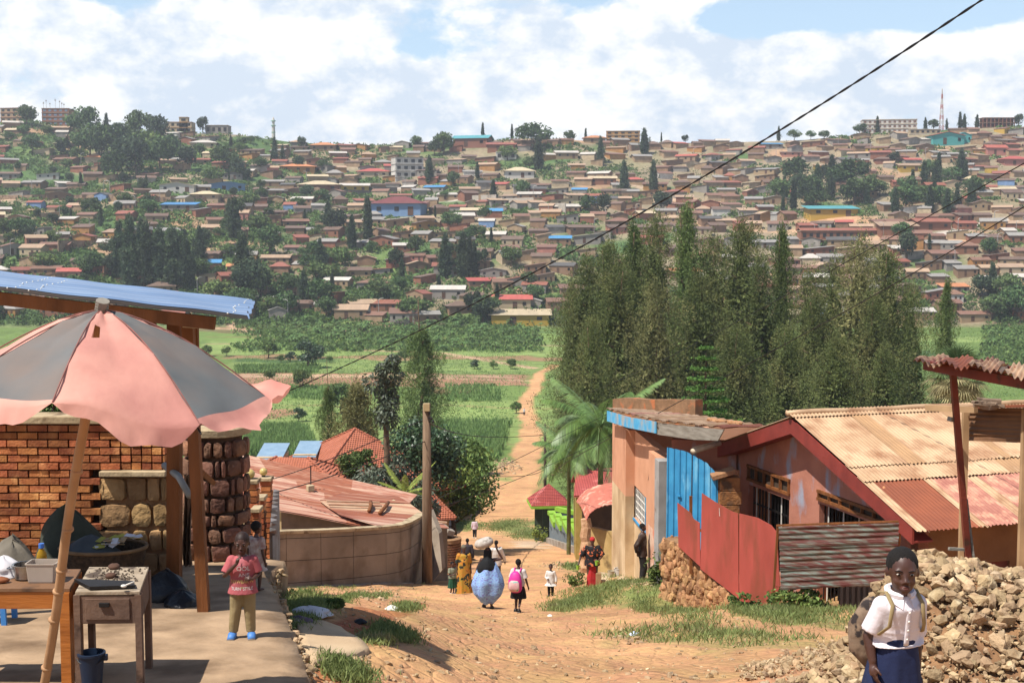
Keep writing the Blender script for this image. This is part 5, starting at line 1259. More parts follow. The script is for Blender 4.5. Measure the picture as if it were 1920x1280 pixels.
# orange tiled hip roofs
def tile_mat(name, c1, c2, c3):
    m = M(name, c1, c2, 2, .8, .2, 6, c3=c3, s3=1, t3=.62)
    nt = m.node_tree; N = nt.nodes; L = nt.links; b = N['Principled BSDF']
    w = N.new('ShaderNodeTexWave'); w.wave_type = 'BANDS'; w.bands_direction = 'Z'; w.inputs['Scale'].default_value = 3.2
    tc = [n for n in N if n.type == 'TEX_COORD'][0]; L.new(tc.outputs['Object'], w.inputs['Vector'])
    bp = N.new('ShaderNodeBump'); bp.inputs['Strength'].default_value = .8; bp.inputs['Distance'].default_value = .08; L.new(w.outputs['Fac'], bp.inputs['Height'])
    w2 = N.new('ShaderNodeTexWave'); w2.bands_direction = 'X'; w2.inputs['Scale'].default_value = 2.2; L.new(tc.outputs['Object'], w2.inputs['Vector'])
    b2 = N.new('ShaderNodeBump'); b2.inputs['Strength'].default_value = .5; b2.inputs['Distance'].default_value = .05; L.new(w2.outputs['Fac'], b2.inputs['Height']); L.new(bp.outputs[0], b2.inputs['Normal']); L.new(b2.outputs[0], b.inputs['Normal']); return m
m_tile = tile_mat('salmon_roof_tile', '#a8644c', '#98583f', '#8a4c38'); m_tile2 = tile_mat('crimson_roof_tile', '#a04a42', '#8f3f3a', '#b0605a')
def hip(mb, c, L, W, ze, zr, rz, ridge=.0, ov=.02, mi=0):
    q = Matrix.Rotation(rz, 3, 'Z'); c = Vector((c[0], c[1], 0))
    f = lambda x, y, z: c+q@Vector((x, y, 0))+Vector((0, 0, z))
    e = [f(-L, -W, ze), f(L, -W, ze), f(L, W, ze), f(-L, W, ze)]; r = [f(-ridge, 0, zr), f(ridge, 0, zr)]
    d = Vector((0, 0, -.12))
    mb.add(e+r+[p+d for p in e], [(0, 1, 5, 4), (2, 3, 4, 5), (1, 2, 5), (3, 0, 4), (6, 9, 8, 7), (0, 6, 7, 1), (1, 7, 8, 2), (2, 8, 9, 3), (3, 9, 6, 0)], mi)
    return e, r
for (u, v, d, L, W, dz, rz, rg_, lab) in [(665, 803, 82, 5.4, 5.2, 3.4, .5, .0, 'tall pyramid of salmon tiles behind the rusty roof'), (548, 857, 70, 4.2, 3.2, 1.6, -.15, .9, 'lower salmon tiled hip roof left of the tall tiled pyramid'), (748, 872, 72, 2.6, 2.8, 2.6, .3, .3, 'salmon tiled roof half hidden by the dark leafy tree')]:
    c = P(u, v, d); hs_ = thing('tiled_house', lab, 'house', tuple(GD(u, d)), group='salmon tiled houses'); mb = MB(); e, r = hip(mb, (c.x, c.y), L, W, c.z-dz, c.z, rz, rg_); part('tiled_roof', mb, m_tile, hs_)
    mb = MB()
    for a, b in ((0, 0), (1, 1), (2, 1), (3, 0)): mb.tube([e[a], r[b]], .09, 6)
    part('ridge_tiles', mb, m_tile, hs_)
    mb = MB(); mb.box((c.x, c.y, (c.z-dz-.1+T(c.x, c.y)-.5)/2), (L*1.7, W*1.7, abs(c.z-dz-.1-T(c.x, c.y)+.5)), rz); part('wall', mb, m_cream, hs_)
for (u0, u1, v, d, l) in ((478, 528, 861, 78, 'left pale blue metal roof behind the tiled houses'), (548, 592, 856, 80, 'right pale blue metal roof behind the tiled houses')):
    sh = thing('blue_roofed_shed', l, 'shed', tuple(GD((u0+u1)/2, d)), group='pale blue sheds'); mb = MB(); a, b = P(u0, v, d), P(u1, v, d); mb.prism([a, b, b+Vector((0, 3, .55)), a+Vector((0, 3, .55))], (0, 0, -.06)); part('roof', mb, M('pale_blue_sheet', '#7d93a4', '#70879a', 2, .5), sh)
    mb = MB(); zg = T((a.x+b.x)/2, d); mb.box(((a.x+b.x)/2, d+1.5, (a.z-.1+zg)/2), ((b.x-a.x)*.95, 2.6, a.z-.1-zg+.4)); part('wall', mb, m_cream, sh)
# yellow compound wall along the street
ya, yb = US(826, 112), US(886, 152)
yw = thing('compound_wall', 'yellow compound wall with dark joints along the lower street', 'wall', (ya.x, ya.y, gz(ya)))
mb = MB(); Ly = (yb-ya).length; wall_seg(mb, ya, yb, .25, lambda s: T(*(ya+(yb-ya)*s/Ly))+.5, lambda s: P(960, 938-12*s/Ly, ya.y+(yb.y-ya.y)*s/Ly).z, [], 0); part('panel', mb, M('olive_yellow_paint', '#a89a4c', '#94873f', 2, .8, c3='#7a6e3a', s3=1, t3=.6), yw)
mb = MB()
for i in range(9): p = ya+(yb-ya)*i/8; z0 = T(*p); mb.box((p.x+.02, p.y-.05, z0+1.2), (.18, .3, 2.6))
part('pier', mb, M('dark_olive_pier', '#4c4a2c', '#3c3a22', 2, .8), yw)
mb = MB(); wall_seg(mb, ya+Vector((.05, -.1)), yb+Vector((.05, -.1)), .4, lambda s: T(*(ya+(yb-ya)*s/Ly))-.4, lambda s: T(*(ya+(yb-ya)*s/Ly))+.52, [], 0); part('plinth', mb, m_conc, yw)

# ---------------------------------------------------------------- grey and lime wall with gate tower (right of street)
m_gw = M('slate_grey_paint', '#6a7378', '#5f686d', 2, .75, c3='#808688', s3=1.2, t3=.64); m_lime = M('lime_green_paint', '#86ac3c', '#769c32', 3, .6); m_dg = M('dark_green_grey', '#3c4a3c', '#2f3b30', 2, .8)
wa, wb = US(1031, 97), US(1092, 78); gw = thing('garden_wall', 'slate grey compound wall with lime green scalloped caps', 'wall', (wa.x, wa.y, gz(wa)))
Lw = (wb-wa).length; gtop = lambda s: P(960, 962+23*s/Lw, wa.y+(wb.y-wa.y)*s/Lw).z
mb = MB(); wall_seg(mb, wa, wb, .2, lambda s: T(*(wa+(wb-wa)*s/Lw))-.5, lambda s: gtop(s)-.95, [], 0)
dw = (wb-wa).normalized(); nw = Vector((-dw.y, dw.x)); nw = nw if nw.x > 0 else -nw
for i in range(5):
    s0 = Lw*i/4.5; s1 = min(Lw, s0+Lw*.11); a = wa+dw*s0; b = wa+dw*s1; wall_seg(mb, a, b, .2, gtop(s0)-.951, gtop(s0)+.0, [], 0, back=Vector((nw.x, nw.y, 0)))
part('wall_panel', mb, m_gw, gw)
for i in range(4):
    s0 = Lw*(i/4.5+.11); s1 = Lw*((i+1)/4.5); mb = MB(); a = wa+dw*s0+nw*.05; b = wa+dw*s1+nw*.05; wall_seg(mb, a, b, .1, gtop(s0)-1.0, gtop(s0)-.1, [], 0); part('lime_recess', mb, m_lime, gw)
for i in range(5):
    s0 = Lw*i/4.5; mb = MB(); a = wa+dw*s0; zt_ = gtop(s0)
    pts = [Vector((0, 0)), Vector((.5, .1)), Vector((1.0, .22)), Vector((1.5, .12)), Vector((Lw/4.5-.1, -.1))]
    for k_ in range(4):
        p, q = pts[k_], pts[k_+1]; A_, B_ = a+dw*p.x, a+dw*q.x
        if (B_-wa).dot(dw) > Lw+.5: break
        wall_seg(mb, A_-nw*.15, B_-nw*.15, .5, min(zt_+p.y, zt_+q.y)-.05, zt_+max(p.y, q.y)+.12, [], 0, back=Vector((nw.x, nw.y, 0)))
    part('lime_cap', mb, m_lime, gw)
mb = MB(); wall_seg(mb, wa-nw*.25, wb-nw*.25, .24, lambda s: T(*(wa+(wb-wa)*s/Lw))-.4, lambda s: T(*(wa+(wb-wa)*s/Lw))+.42, [], 0, back=Vector((nw.x, nw.y, 0))); part('plinth', mb, m_conc, gw)
tw = thing('gate_tower', 'gate lodge with crimson tiled pyramid roof and dark green piers', 'gatehouse', tuple(GD(1028, 99)))
c = P(1029, 906, 100); mb = MB(); e, r = hip(mb, (c.x, c.y), 1.55, 1.55, c.z-1.45, c.z, .1); part('tiled_roof', mb, m_tile2, tw)
mb = MB()
for i in range(4): mb.bar(e[i]-Vector((0, 0, .14)), e[(i+1) % 4]-Vector((0, 0, .14)), .09, .2)
part('lime_fascia', mb, m_lime, tw)
mb = MB(); 
for dx, dy, w in ((-.35, -.9, .34), (.9, -.9, .2)): zz = T(c.x+dx, c.y+dy); mb.box((c.x+dx, c.y+dy, (zz-.5+c.z-1.6)/2), (w, .5, c.z-1.6-zz+.5))
mb.box((c.x, c.y+.9, (T(c.x, c.y)-.5+c.z-1.6)/2), (2.2, .3, c.z-1.1-T(c.x, c.y)))
part('dark_pier', mb, m_dg, tw)
mb = MB(); a = P(1040, 952, 98); b = P(1090, 950, 96); wall_seg(mb, (a.x, a.y), (b.x, b.y), .3, T(a.x, a.y)-.5, a.z-.25, [], 0); part('rear_wall', mb, M('navy_grey_paint', '#38424c', '#2e3740', 2, .7), tw)
mb = MB(); wall_seg(mb, (a.x, a.y-.05), (b.x, b.y-.05), .4, a.z-.24, a.z+.08, [], 0); part('lime_lintel', mb, m_lime, tw)
# crimson tiled cottage behind
ct = thing('cottage', 'cottage with crimson tiled gable roof behind the leaning tin porch', 'cottage', tuple(GD(1110, 76)))
mb = MB(); a = P(1080, 878, 78); b = P(1200, 876, 78); c = P(1204, 924, 71); d = P(1076, 928, 71); mb.prism([a, b, c, d], (0, 0, -.12)); a2, b2_ = a+Vector((0, 6.5, -2.0)), b+Vector((0, 6.5, -2.0)); mb.prism([b+Vector((0, .01, 0)), a+Vector((0, .01, 0)), a2, b2_], (0, 0, -.12)); part('tiled_roof', mb, m_tile2, ct)
mb = MB(); mb.prism([(d.x+.15, d.y+.6, d.z-.2), (a.x+.15, a.y, a.z-.2), (a2.x+.15, a2.y-.5, a2.z-.2), (a2.x+.15, a2.y-.5, -20.5), (d.x+.15, d.y+.6, -20.5)], (4.8, 0, 0)); part('wall', mb, M('ochre_gable', '#a08a4c', '#8c783f', 2, .85), ct)
# leaning curved tin porch with rough pillar and low cream wall
pp_ = thing('porch', 'porch with sagging salmon tin roof, rough stone pillar and cream parapet', 'porch', tuple(GD(1120, 55)))
fr1 = [(1099, 975), (1106, 962), (1117, 953), (1133, 947), (1156, 944)]; bk1 = [(1080, 940), (1086, 930), (1098, 918), (1120, 909), (1158, 902)]
mb = MB(); n = 40; m = 10; vs = []
fi = lambda L_, s: tuple(np.interp(s*4, range(5), [p[i] for p in L_]) for i in (0, 1))
for i in range(n+1):
    s = i/n; f_ = fi(fr1, s); b_ = fi(bk1, s)
    for j in range(m+1):
        t = j/m; p = P(*f_, 53.5).lerp(P(*b_, 59.5), t); vs.append(p+Vector((0, 0, .16*math.sin(t*3.14)+.035*abs(math.sin(t*math.pi*5))+.012*math.sin(s*60))))
mb.add(vs, [(i*(m+1)+j, (i+1)*(m+1)+j, (i+1)*(m+1)+j+1, i*(m+1)+j+1) for i in range(n) for j in range(m)]); mb.add([v-Vector((0, 0, .03)) for v in vs], [(i*(m+1)+j, i*(m+1)+j+1, (i+1)*(m+1)+j+1, (i+1)*(m+1)+j) for i in range(n) for j in range(m)])
part('curved_tin_roof', mb, M('salmon_tin', '#b86c58', '#a85e4c', 2.5, .6, c3='#cc9c84', s3=2.2, t3=.6, stretch=(1, 1, 1)), pp_, True, angle=50)
mb = MB(); a = US(1110, 54.5); b = US(1156, 53.5); zt_ = P(960, 993, 54).z; wall_seg(mb, a, b, .22, lambda s: T(*a)-.6, zt_, [], 0); part('parapet', mb, M('mustard_cream_render', '#b09664', '#8f7648', 1.2, .9, .3, 14, c3='#6a5636', s3=1.2, t3=.6), pp_)
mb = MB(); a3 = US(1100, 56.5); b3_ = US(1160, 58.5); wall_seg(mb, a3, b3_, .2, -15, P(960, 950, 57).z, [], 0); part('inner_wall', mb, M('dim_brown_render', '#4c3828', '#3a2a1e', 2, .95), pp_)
mb = MB(); ps_ = GD(1101, 55.2); z1 = P(960, 972, 55.2).z; n = 14
mb.tube([(ps_.x+.03*math.sin(i*1.7), ps_.y, ps_.z-.3+(z1-ps_.z+.3)*i/n) for i in range(n+1)], [.24*(1.25-.35*i/n)*(1+random.uniform(-.12, .12)) for i in range(n+1)], 9)
part('stone_pillar', mb, M('rough_pale_stone', '#bc9876', '#9c7656', 3, .95, 1.2, 8), pp_)
# buckets, block and container on the apron
def bucket(u, v, d, r, h, mat, lab, cat='bucket', nm='bucket'):
    c = GD(u, d); c.z += .05; t = thing(nm, lab, cat, tuple(c), group='pale buckets on the concrete apron'); mb = MB()
    mb.loft([rot_ring(c, r*k_, c.z+h*z, 18) for k_, z in ((.85, 0), (1, .95), (1.07, .95), (1.07, 1), (.93, 1), (.8, .1))]); part('bucket_body', mb, mat, t, True, angle=35)
    mb = MB(); mb.tube([Vector((c.x+r*1.07*math.cos(a), c.y-r*.3*math.sin(a), c.z+h*(.93-.35*math.sin(a)))) for a in np.linspace(0, math.pi, 10)], .006, 5); part('handle', mb, m_black, t)
bucket(1149, 1075, 40.5, .105, .2, M('dusty_cream_plastic', '#b0a48c', '#988c74', 6, .6), 'smaller dusty cream bucket left of the white one by the peach building')
bucket(1163, 1072, 40.6, .135, .27, M('white_plastic_mark', '#c4beb4', '#b4aca2', 4, .5, c3='#a04840', s3=5, t3=.68, w3=.02), 'larger white paint bucket at the foot of the peach building')
c = GD(1125, 37.3); mb = MB(); mb.box((c.x, c.y, c.z+.22), (.16, .16, .5)); mb.box((c.x+.1, c.y+.1, c.z+.1), (.3, .25, .22), .3); tag(part('wooden_block', mb, M('pale_timber', '#a98a66'), None, at=tuple(c), bevel=.01), 'squared timber block standing right of the woman in the red headscarf', 'timber block')
# ================================================================ vegetation
def fastmesh(name, V, F, mats, smooth=False, mi=None):
    """V (n,3), F (m,4) or (m,3)"""
    V = np.asarray(V, np.float32); F = np.asarray(F, np.int32); k = F.shape[1]
    me = bpy.data.meshes.new(name); me.vertices.add(len(V)); me.vertices.foreach_set('co', V.ravel())
    me.loops.add(F.size); me.loops.foreach_set('vertex_index', F.ravel()); me.polygons.add(len(F))
    me.polygons.foreach_set('loop_start', np.arange(0, F.size, k, dtype=np.int32)); me.polygons.foreach_set('loop_total', np.full(len(F), k, np.int32))
    for m in (mats if isinstance(mats, (list, tuple)) else [mats]): me.materials.append(m)
    if mi is not None: me.polygons.foreach_set('material_index', np.asarray(mi, np.int32))
    me.update(calc_edges=True); return me
def leaves(C, D, L, W, rng, bend=.0):
    """diamond leaves: centres C, directions D, lengths L, widths W"""
    C = np.asarray(C, float); n = len(C); D = np.asarray(D, float); D = D/np.maximum(np.linalg.norm(D, axis=1, keepdims=True), 1e-6)
    Rn = rng.normal(size=(n, 3)); S = np.cross(D, Rn); S /= np.maximum(np.linalg.norm(S, axis=1, keepdims=True), 1e-6)
    L = np.broadcast_to(L, (n,))[:, None]; W = np.broadcast_to(W, (n,))[:, None]
    N_ = np.cross(D, S)
    V = np.stack([C-D*L/2, C+S*W/2+N_*bend*W-D*L*.05, C+D*L/2, C-S*W/2+N_*bend*W-D*L*.05], 1).reshape(-1, 3)
    F = np.arange(4*n).reshape(n, 4); return V, F
def mobj(name, me, parent=None, loc=(0, 0, 0)):
    o = bpy.data.objects.new(name, me); COL.objects.link(o); o.location = loc
    if parent is not None: o.parent = parent
    return o
def unit(rng, n): v = rng.normal(size=(n, 3)); return v/np.linalg.norm(v, axis=1, keepdims=True)
LF = dict(trans=.28, rough=.7, spec=.2)
m_trunk = M('bark', '#6e5a46', '#4c3d30', 4, .95, .6, 14)
m_cas = M('olive_casuarina_needles', (.135, .16, .052), (.08, .105, .036), .35, island=.45, objr=.16, c3=(.17, .16, .06), s3=.28, t3=.6, w3=.1, trans=.1, rough=.8, spec=.15)
m_casb = M('brownish_casuarina_needles', (.21, .195, .08), (.14, .14, .055), .35, island=.4, objr=.12, c3=(.12, .13, .05), s3=.3, t3=.6, trans=.1, rough=.8, spec=.15)
m_casg = M('green_casuarina_needles', (.15, .195, .06), (.09, .13, .045), .35, island=.4, objr=.15, trans=.12, rough=.8, spec=.15)
m_leafd = M('dark_glossy_leaves', (.055, .095, .04), (.035, .065, .03), 1, island=.5, objr=.2, trans=.22, rough=.45, spec=.5)
m_leafm = M('mid_green_leaves', (.12, .18, .05), (.07, .12, .035), 1, island=.5, objr=.25, c3=(.15, .2, .05), s3=.5, t3=.6, **LF)
m_leafl = M('bright_green_leaves', (.12, .22, .045), (.08, .16, .035), 1, island=.4, objr=.2, **LF)
m_leafg = M('grey_green_leaves', (.12, .14, .09), (.075, .095, .06), 1, island=.45, objr=.2, trans=.2, rough=.5, spec=.4)
m_leafy = M('yellow_green_leaves', (.26, .30, .06), (.18, .22, .05), 1, island=.35, **LF)

def trunk_mesh(h, r, rng, limbs=6, hl=.35, spread=.35, top=.92):
    mb = MB(); pts = [(0, 0, -1.2)]+[(.02*h*math.sin(i*1.3), .02*h*math.cos(i*1.7), h*top*i/6) for i in range(7)]
    mb.tube(pts, [r*1.25]+[r*(1-.85*i/6) for i in range(7)], 7)
    for i in range(limbs):
        z0 = h*(hl+(.85-hl)*i/limbs); a = i*2.4; L = spread*h*(1-.5*i/limbs)
        mb.tube([(0, 0, z0), (math.cos(a)*L*.5, math.sin(a)*L*.5, z0+L*.35), (math.cos(a)*L, math.sin(a)*L, z0+L*.6)], [r*.45, r*.3, r*.1], 5)
    return mesh_of('trunk', mb.v, mb.f, m_trunk, True)
def casuarina_crown(H_, R_, seed, mat, nb=100, per=2, k=150, slim=1., leaf=.3, low=.06, dense=True):
    rng = np.random.default_rng(seed); Cs = []; Ds = []
    for i in range(nb):
        t = (i+.5)/nb; z = H_*(low+(.97-low)*t); pf = (math.sin(math.pi*min(1, (t*.78+.2)))**.6)*(1-t*.3)*slim
        pf *= 1+.42*math.sin(t*13+seed)*math.cos(i*2.39996+seed)+.12*rng.normal()
        a = i*2.39996+rng.normal()*.25; L = max(.25, R_*pf*rng.uniform(.6, 1.1)); dirv = np.array([math.cos(a), math.sin(a), 0])
        for j in range(per):
            s = .2+.8*(j+.75)/per; c = dirv*L*s+np.array([0, 0, z+L*.4*s-L*.3*s*s+rng.normal()*.3])
            n = max(6, int(k*(.6+.6*s))); pr = R_*.185*(.55+.65*s)*(1-.35*t)
            q = unit(rng, n)*rng.uniform(.68, 1.06, (n, 1)); d = q*.8+rng.normal(size=(n, 3))*.35+dirv*.25; d[:, 2] += .35
            q = q*[pr, pr, pr*1.35]; q[:, 2] -= np.abs(rng.normal(size=n))*pr*.35; Cs.append(c+q); Ds.append(d)
    n = int(nb*38); t = rng.random(n)**.85; z = H_*(low+.85*(1-low)*t); pf = (np.sin(math.pi*np.minimum(1, t*.78+.2))**.6)*(1-t*.35)*slim*R_*.5*np.sqrt(rng.random(n)); a = rng.random(n)*6.283
    core = np.stack([np.cos(a)*pf, np.sin(a)*pf, z], 1); Cc, Dc = (core, rng.normal(size=(n, 3))) if dense else (core[:1], np.ones((1, 3)))
    for i in range(7):
        n = 50; Cs.append(rng.normal(size=(n, 3))*[.32, .32, .5]+[rng.normal()*.2, rng.normal()*.2, H_*(.9+.018*i)]); Ds.append(rng.normal(size=(n, 3))*.5+[0, 0, .9])
    C_ = np.concatenate(Cs); D_ = np.concatenate(Ds); V, F = leaves(C_, D_, leaf*rng.uniform(.6, 1.4, len(C_)), leaf*.26*rng.uniform(.7, 1.3, len(C_)), rng, .1)
    V2, F2 = leaves(Cc, Dc, leaf*2.4, leaf*1.2, rng, .1); F = np.concatenate([F, F2+len(V)]); V = np.concatenate([V, V2])
    return fastmesh('crown', V, F, mat)
def broad_crown(R_, Hc, seed, mat, lumps=16, per=150, leaf=.45, z0=0., flat=1., asp=.5, inner=.5):
    """R_ crown radius, Hc crown height, resting at z0"""
    rng = np.random.default_rng(seed); Cs = []; Ds = []
    for i in range(lumps):
        u = unit(rng, 1)[0]; rr = rng.uniform(.35, .8); c = np.array([u[0]*R_*rr, u[1]*R_*rr, z0+Hc/2+u[2]*Hc/2*rr])
        lr = R_*rng.uniform(.28, .5)*(1.15-rr*.5); q = unit(rng, per); rad = lr*rng.uniform(inner, 1.08, (per, 1)); q2 = q*rad; q2[:, 2] *= flat*Hc/(2*R_)
        Cs.append(c+q2); d = np.cross(q, rng.normal(size=(per, 3)))+q*.4; d[:, 2] -= .25; Ds.append(d)
    n = lumps*12; q = unit(rng, n)*rng.uniform(.85, 1.1, (n, 1)); Cs.append(q*np.array([R_, R_, Hc/2])*.9+[0, 0, z0+Hc/2]); Ds.append(rng.normal(size=(n, 3)))
    C_ = np.concatenate(Cs); D_ = np.concatenate(Ds); V, F = leaves(C_, D_, leaf*rng.uniform(.6, 1.3, len(C_)), leaf*asp*rng.uniform(.7, 1.2, len(C_)), rng, .15)
    return fastmesh('crown', V, F, mat)
def tree(name, lab, p, crown, trunk, s=1., rz=0., group=None, cat='tree', sx=None):
    t = thing(name, lab, cat, tuple(p), group=group, rz=rz); t.scale = (s*(sx or 1), s*(sx or 1), s)
    if trunk: mobj('trunk', trunk, t)
    mobj('crown', crown, t); return t

# ---- the grove of tall casuarinas right of the path
cas = [casuarina_crown(30, 7.0, 1, m_cas), casuarina_crown(30, 6.6, 2, m_cas, nb=84), casuarina_crown(30, 7.2, 3, m_casb, nb=80), casuarina_crown(30, 4.6, 4, m_casg, slim=.72, nb=105), casuarina_crown(30, 7.4, 5, m_cas, nb=110)]
castr = trunk_mesh(30, .42, None, 10, .15, .1, .96)
GV = [ # u, v_top, depth, variant, width factor, label
 (1072, 520, 172, 1, .7, 'leftmost casuarina of the grove, beside the dirt path'),
 (1098, 470, 160, 0, .85, 'broad olive casuarina second from the left edge of the grove'),
 (1140, 440, 166, 4, 1., 'tall casuarina left of the twin spires in the grove'),
 (1190, 405, 172, 3, 1.05, 'narrow casuarina spire above the brownish tree'),
 (1228, 395, 168, 1, .95, 'tall casuarina directly behind the brownish tree'),
 (1232, 515, 140, 2, .95, 'lighter brownish casuarina standing in front of the grove above the palm'),
 (1286, 368, 160, 3, .9, 'highest slender casuarina spire of the grove'),
 (1335, 430, 165, 0, .95, 'olive casuarina right of the highest spire'),
 (1390, 402, 158, 4, 1., 'broad-shouldered casuarina in the middle of the grove'),
 (1425, 470, 150, 1, .9, 'lower casuarina left of the slim dark-green spire'),
 (1466, 408, 156, 3, .75, 'slim dark green casuarina spire above the pink gabled house'),
 (1520, 490, 150, 0, .95, 'rounded casuarina just right of the slim dark spire'),
 (1565, 475, 160, 1, .9, 'casuarina between the rounded one and the ragged brownish pair'),
 (1612, 432, 146, 2, .95, 'ragged brown-tinged casuarina at the right of the grove'),
 (1662, 452, 150, 4, .95, 'dense casuarina beside the ragged brown-tinged one'),
 (1706, 520, 156, 0, .8, 'rightmost full casuarina of the grove'),
 (1775, 515, 170, 3, .8, 'lone slender casuarina standing right of the grove'),
 (1110, 590, 135, 1, .8, 'low casuarina at the front left of the grove above the palm fronds'),
 (1380, 600, 132, 0, 1., 'low dark casuarina at the front behind the bright layered tree'),
 (1570, 620, 128, 4, 1., 'low casuarina at the front centre right behind the tin ridge'),
 (1660, 640, 130, 1, .9, 'low casuarina at the front right behind the tin ridge'),
 (1480, 600, 138, 0, .95, 'low casuarina in front of the slim dark spire'),
 (1160, 480, 150, 0, .95, 'mid-height casuarina filling the left front of the grove'),
 (1310, 500, 146, 4, 1., 'mid-height casuarina in front of the highest spire'),
 (1530, 540, 142, 1, 1., 'mid-height casuarina in front of the rounded one'),
 (1640, 540, 140, 0, 1., 'mid-height casuarina below the ragged brown-tinged one')]
for i, (u, vt, d, k_, w, lab) in enumerate(GV):
    p = GD(u, d); p.z += 0; top = P(u, vt, d).z; s = (top-p.z)/30.6
    t = tree('casuarina_tree', lab, p, cas[k_], castr, s, i*1.7, 'casuarina grove'); t.scale = (w*max(s, .8), w*max(s, .8), s)
# feathery lone casuarinas left of the path
cf = casuarina_crown(24, 5.0, 11, m_casg, nb=70, per=3, k=110, leaf=.4, low=.3, dense=False); cfb = casuarina_crown(14, 4.4, 12, m_casb, nb=60, per=3, k=140, leaf=.34)
for (u, vt, d, mesh, h0, w, lab) in [(790, 612, 185, cf, 24, 1., 'thin feathery casuarina rising behind the wooden pole'), (668, 715, 118, cfb, 14, .9, 'brownish feathery casuarina above the salmon tiled roof'), (612, 722, 122, cf, 24, .55, 'pale wispy casuarina left of the brownish one')]:
    p = GD(u, d); s = (P(u, vt, d).z-p.z)/(h0*1.02); t = tree('casuarina_tree', lab, p, mesh, castr if h0 > 20 else trunk_mesh(14, .2, None, 5, .2, .12, .95), s, u, 'casuarinas left of the path'); t.scale = (w*s, w*s, s)
# pruned dark tree with a bushy column on a bare stem
rng = np.random.default_rng(50); d = 66; p = GD(722, d); Hh = P(722, 662, d).z-p.z
Cs = []; Ds = []
def cluster(c, r, n, rz=1., inner=.55):
    q = unit(rng, n); Cs.append(np.array(c)+q*r*rng.uniform(inner, 1.1, (n, 1))*[1, 1, rz]); dd = q*.6+rng.normal(size=(n, 3))*.4; dd[:, 2] -= .55; Ds.append(dd)
for i in range(9): cluster((rng.normal()*.22, rng.normal()*.22, Hh*(.69+.034*i)), .62 if i < 7 else .42, 240, .9)
for i in range(46):
    a = i*2.4; r = 2.5*math.sqrt(rng.random()); cluster((math.cos(a)*r, math.sin(a)*r, Hh*.50-r*.55-rng.random()*1.7), .68, 190, .8)
C_ = np.concatenate(Cs); D_ = np.concatenate(Ds); V, F = leaves(C_, D_, .26*rng.uniform(.7, 1.3, len(C_)), .1*rng.uniform(.7, 1.3, len(C_)), rng, .1)
t = thing('pruned_tree', 'dark grey-green tree pruned to a leafy column above a drooping lower crown', 'tree', tuple(p)); mobj('crown', fastmesh('crown', V, F, m_leafg), t)
mb = MB(); mb.tube([(0, 0, -1), (.1, 0, Hh*.3), (0, .1, Hh*.6), (-.05, 0, Hh*.95)], [.26, .2, .15, .08], 8)
for i in range(8): a = i*.8; mb.tube([(0, 0, Hh*.3), (math.cos(a)*1.1, math.sin(a)*1.1, Hh*.42), (math.cos(a)*1.9, math.sin(a)*1.9, Hh*.38)], [.09, .06, .03], 5)
mobj('trunk', mesh_of('trunk', mb.v, mb.f, m_trunk, True), t)
# dense round tree by the yellow wall, and its neighbours
for (u, vb, d, R_, Hc, zc, k_, lab, mat, leaf, nl) in [(848, 940, 82, 3.5, 5.8, 2.0, 21, 'big dense round tree overhanging the yellow wall', m_leafm, .3, 44), (795, 930, 76, 2.6, 4.8, 3.6, 22, 'dark rounded tree just behind the wooden pole', m_leafd, .28, 36),
      (668, 930, 70, 1.3, 1.8, 4.6, 23, 'light leafy branches in front of the tall tiled pyramid', m_leafm, .2, 12), (780, 960, 60, 1.5, 1.2, .5, 24, 'low dark shrub on the bank behind the patched roof', m_leafm, .18, 18)]:
    p = GD(u, d); c = broad_crown(R_, Hc, k_, mat, nl, 190, leaf, zc, 1., .55, .45)
    tree('leafy_tree' if Hc > 1.3 else 'shrub', lab, p, c, trunk_mesh(zc+Hc*.7, .2 if Hc > 2 else .05, None, 7, .3, .3, .8), 1., 0, None, 'tree' if Hc > 1.3 else 'shrub')
# bright layered tree in front of the grove
rng = np.random.default_rng(60); d = 84; p = GD(1325, d); Hh = P(1325, 650, d).z-p.z; Cs = []; Ds = []
for L_ in range(13):
    z = Hh*(1-.052*L_)-.1; R_ = .35+.27*L_ if L_ < 11 else 3.2
    for b in range(7+L_):
        a = b*2*math.pi/(7+L_)+L_*.7+rng.normal()*.15; Rb = R_*rng.uniform(.7, 1.12); n = int(26+R_*26); s = rng.random(n)**.6
        w = .16+.2*s; side = rng.normal(size=n)*w
        Cs.append(np.stack([math.cos(a)*Rb*s-math.sin(a)*side, math.sin(a)*Rb*s+math.cos(a)*side, z+.3*s*Rb*.4+rng.normal(size=n)*.05], 1)); dd = rng.normal(size=(n, 3)); dd[:, 2] *= .3; Ds.append(dd)
C_ = np.concatenate(Cs); D_ = np.concatenate(Ds); V, F = leaves(C_, D_, .2*rng.uniform(.7, 1.3, len(C_)), .11, rng)
t = thing('layered_tree', 'bright green tree with flat layered branches in front of the dark grove', 'tree', tuple(p)); mobj('crown', fastmesh('crown', V, F, m_leafl), t)
mb = MB(); mb.tube([(0, 0, -1), (0, 0, Hh*.5), (0, 0, Hh*.97)], [.22, .14, .03], 8)
for L_ in range(0, 13): 
    z = Hh*(1-.052*L_)-.2
    for b in range(5): a = b*1.257+L_*.7; R_ = .3+.2*L_; mb.tube([(0, 0, z), (math.cos(a)*R_, math.sin(a)*R_, z+R_*.12)], [.03, .01], 4)
mobj('trunk', mesh_of('trunk', mb.v, mb.f, m_trunk, True), t)

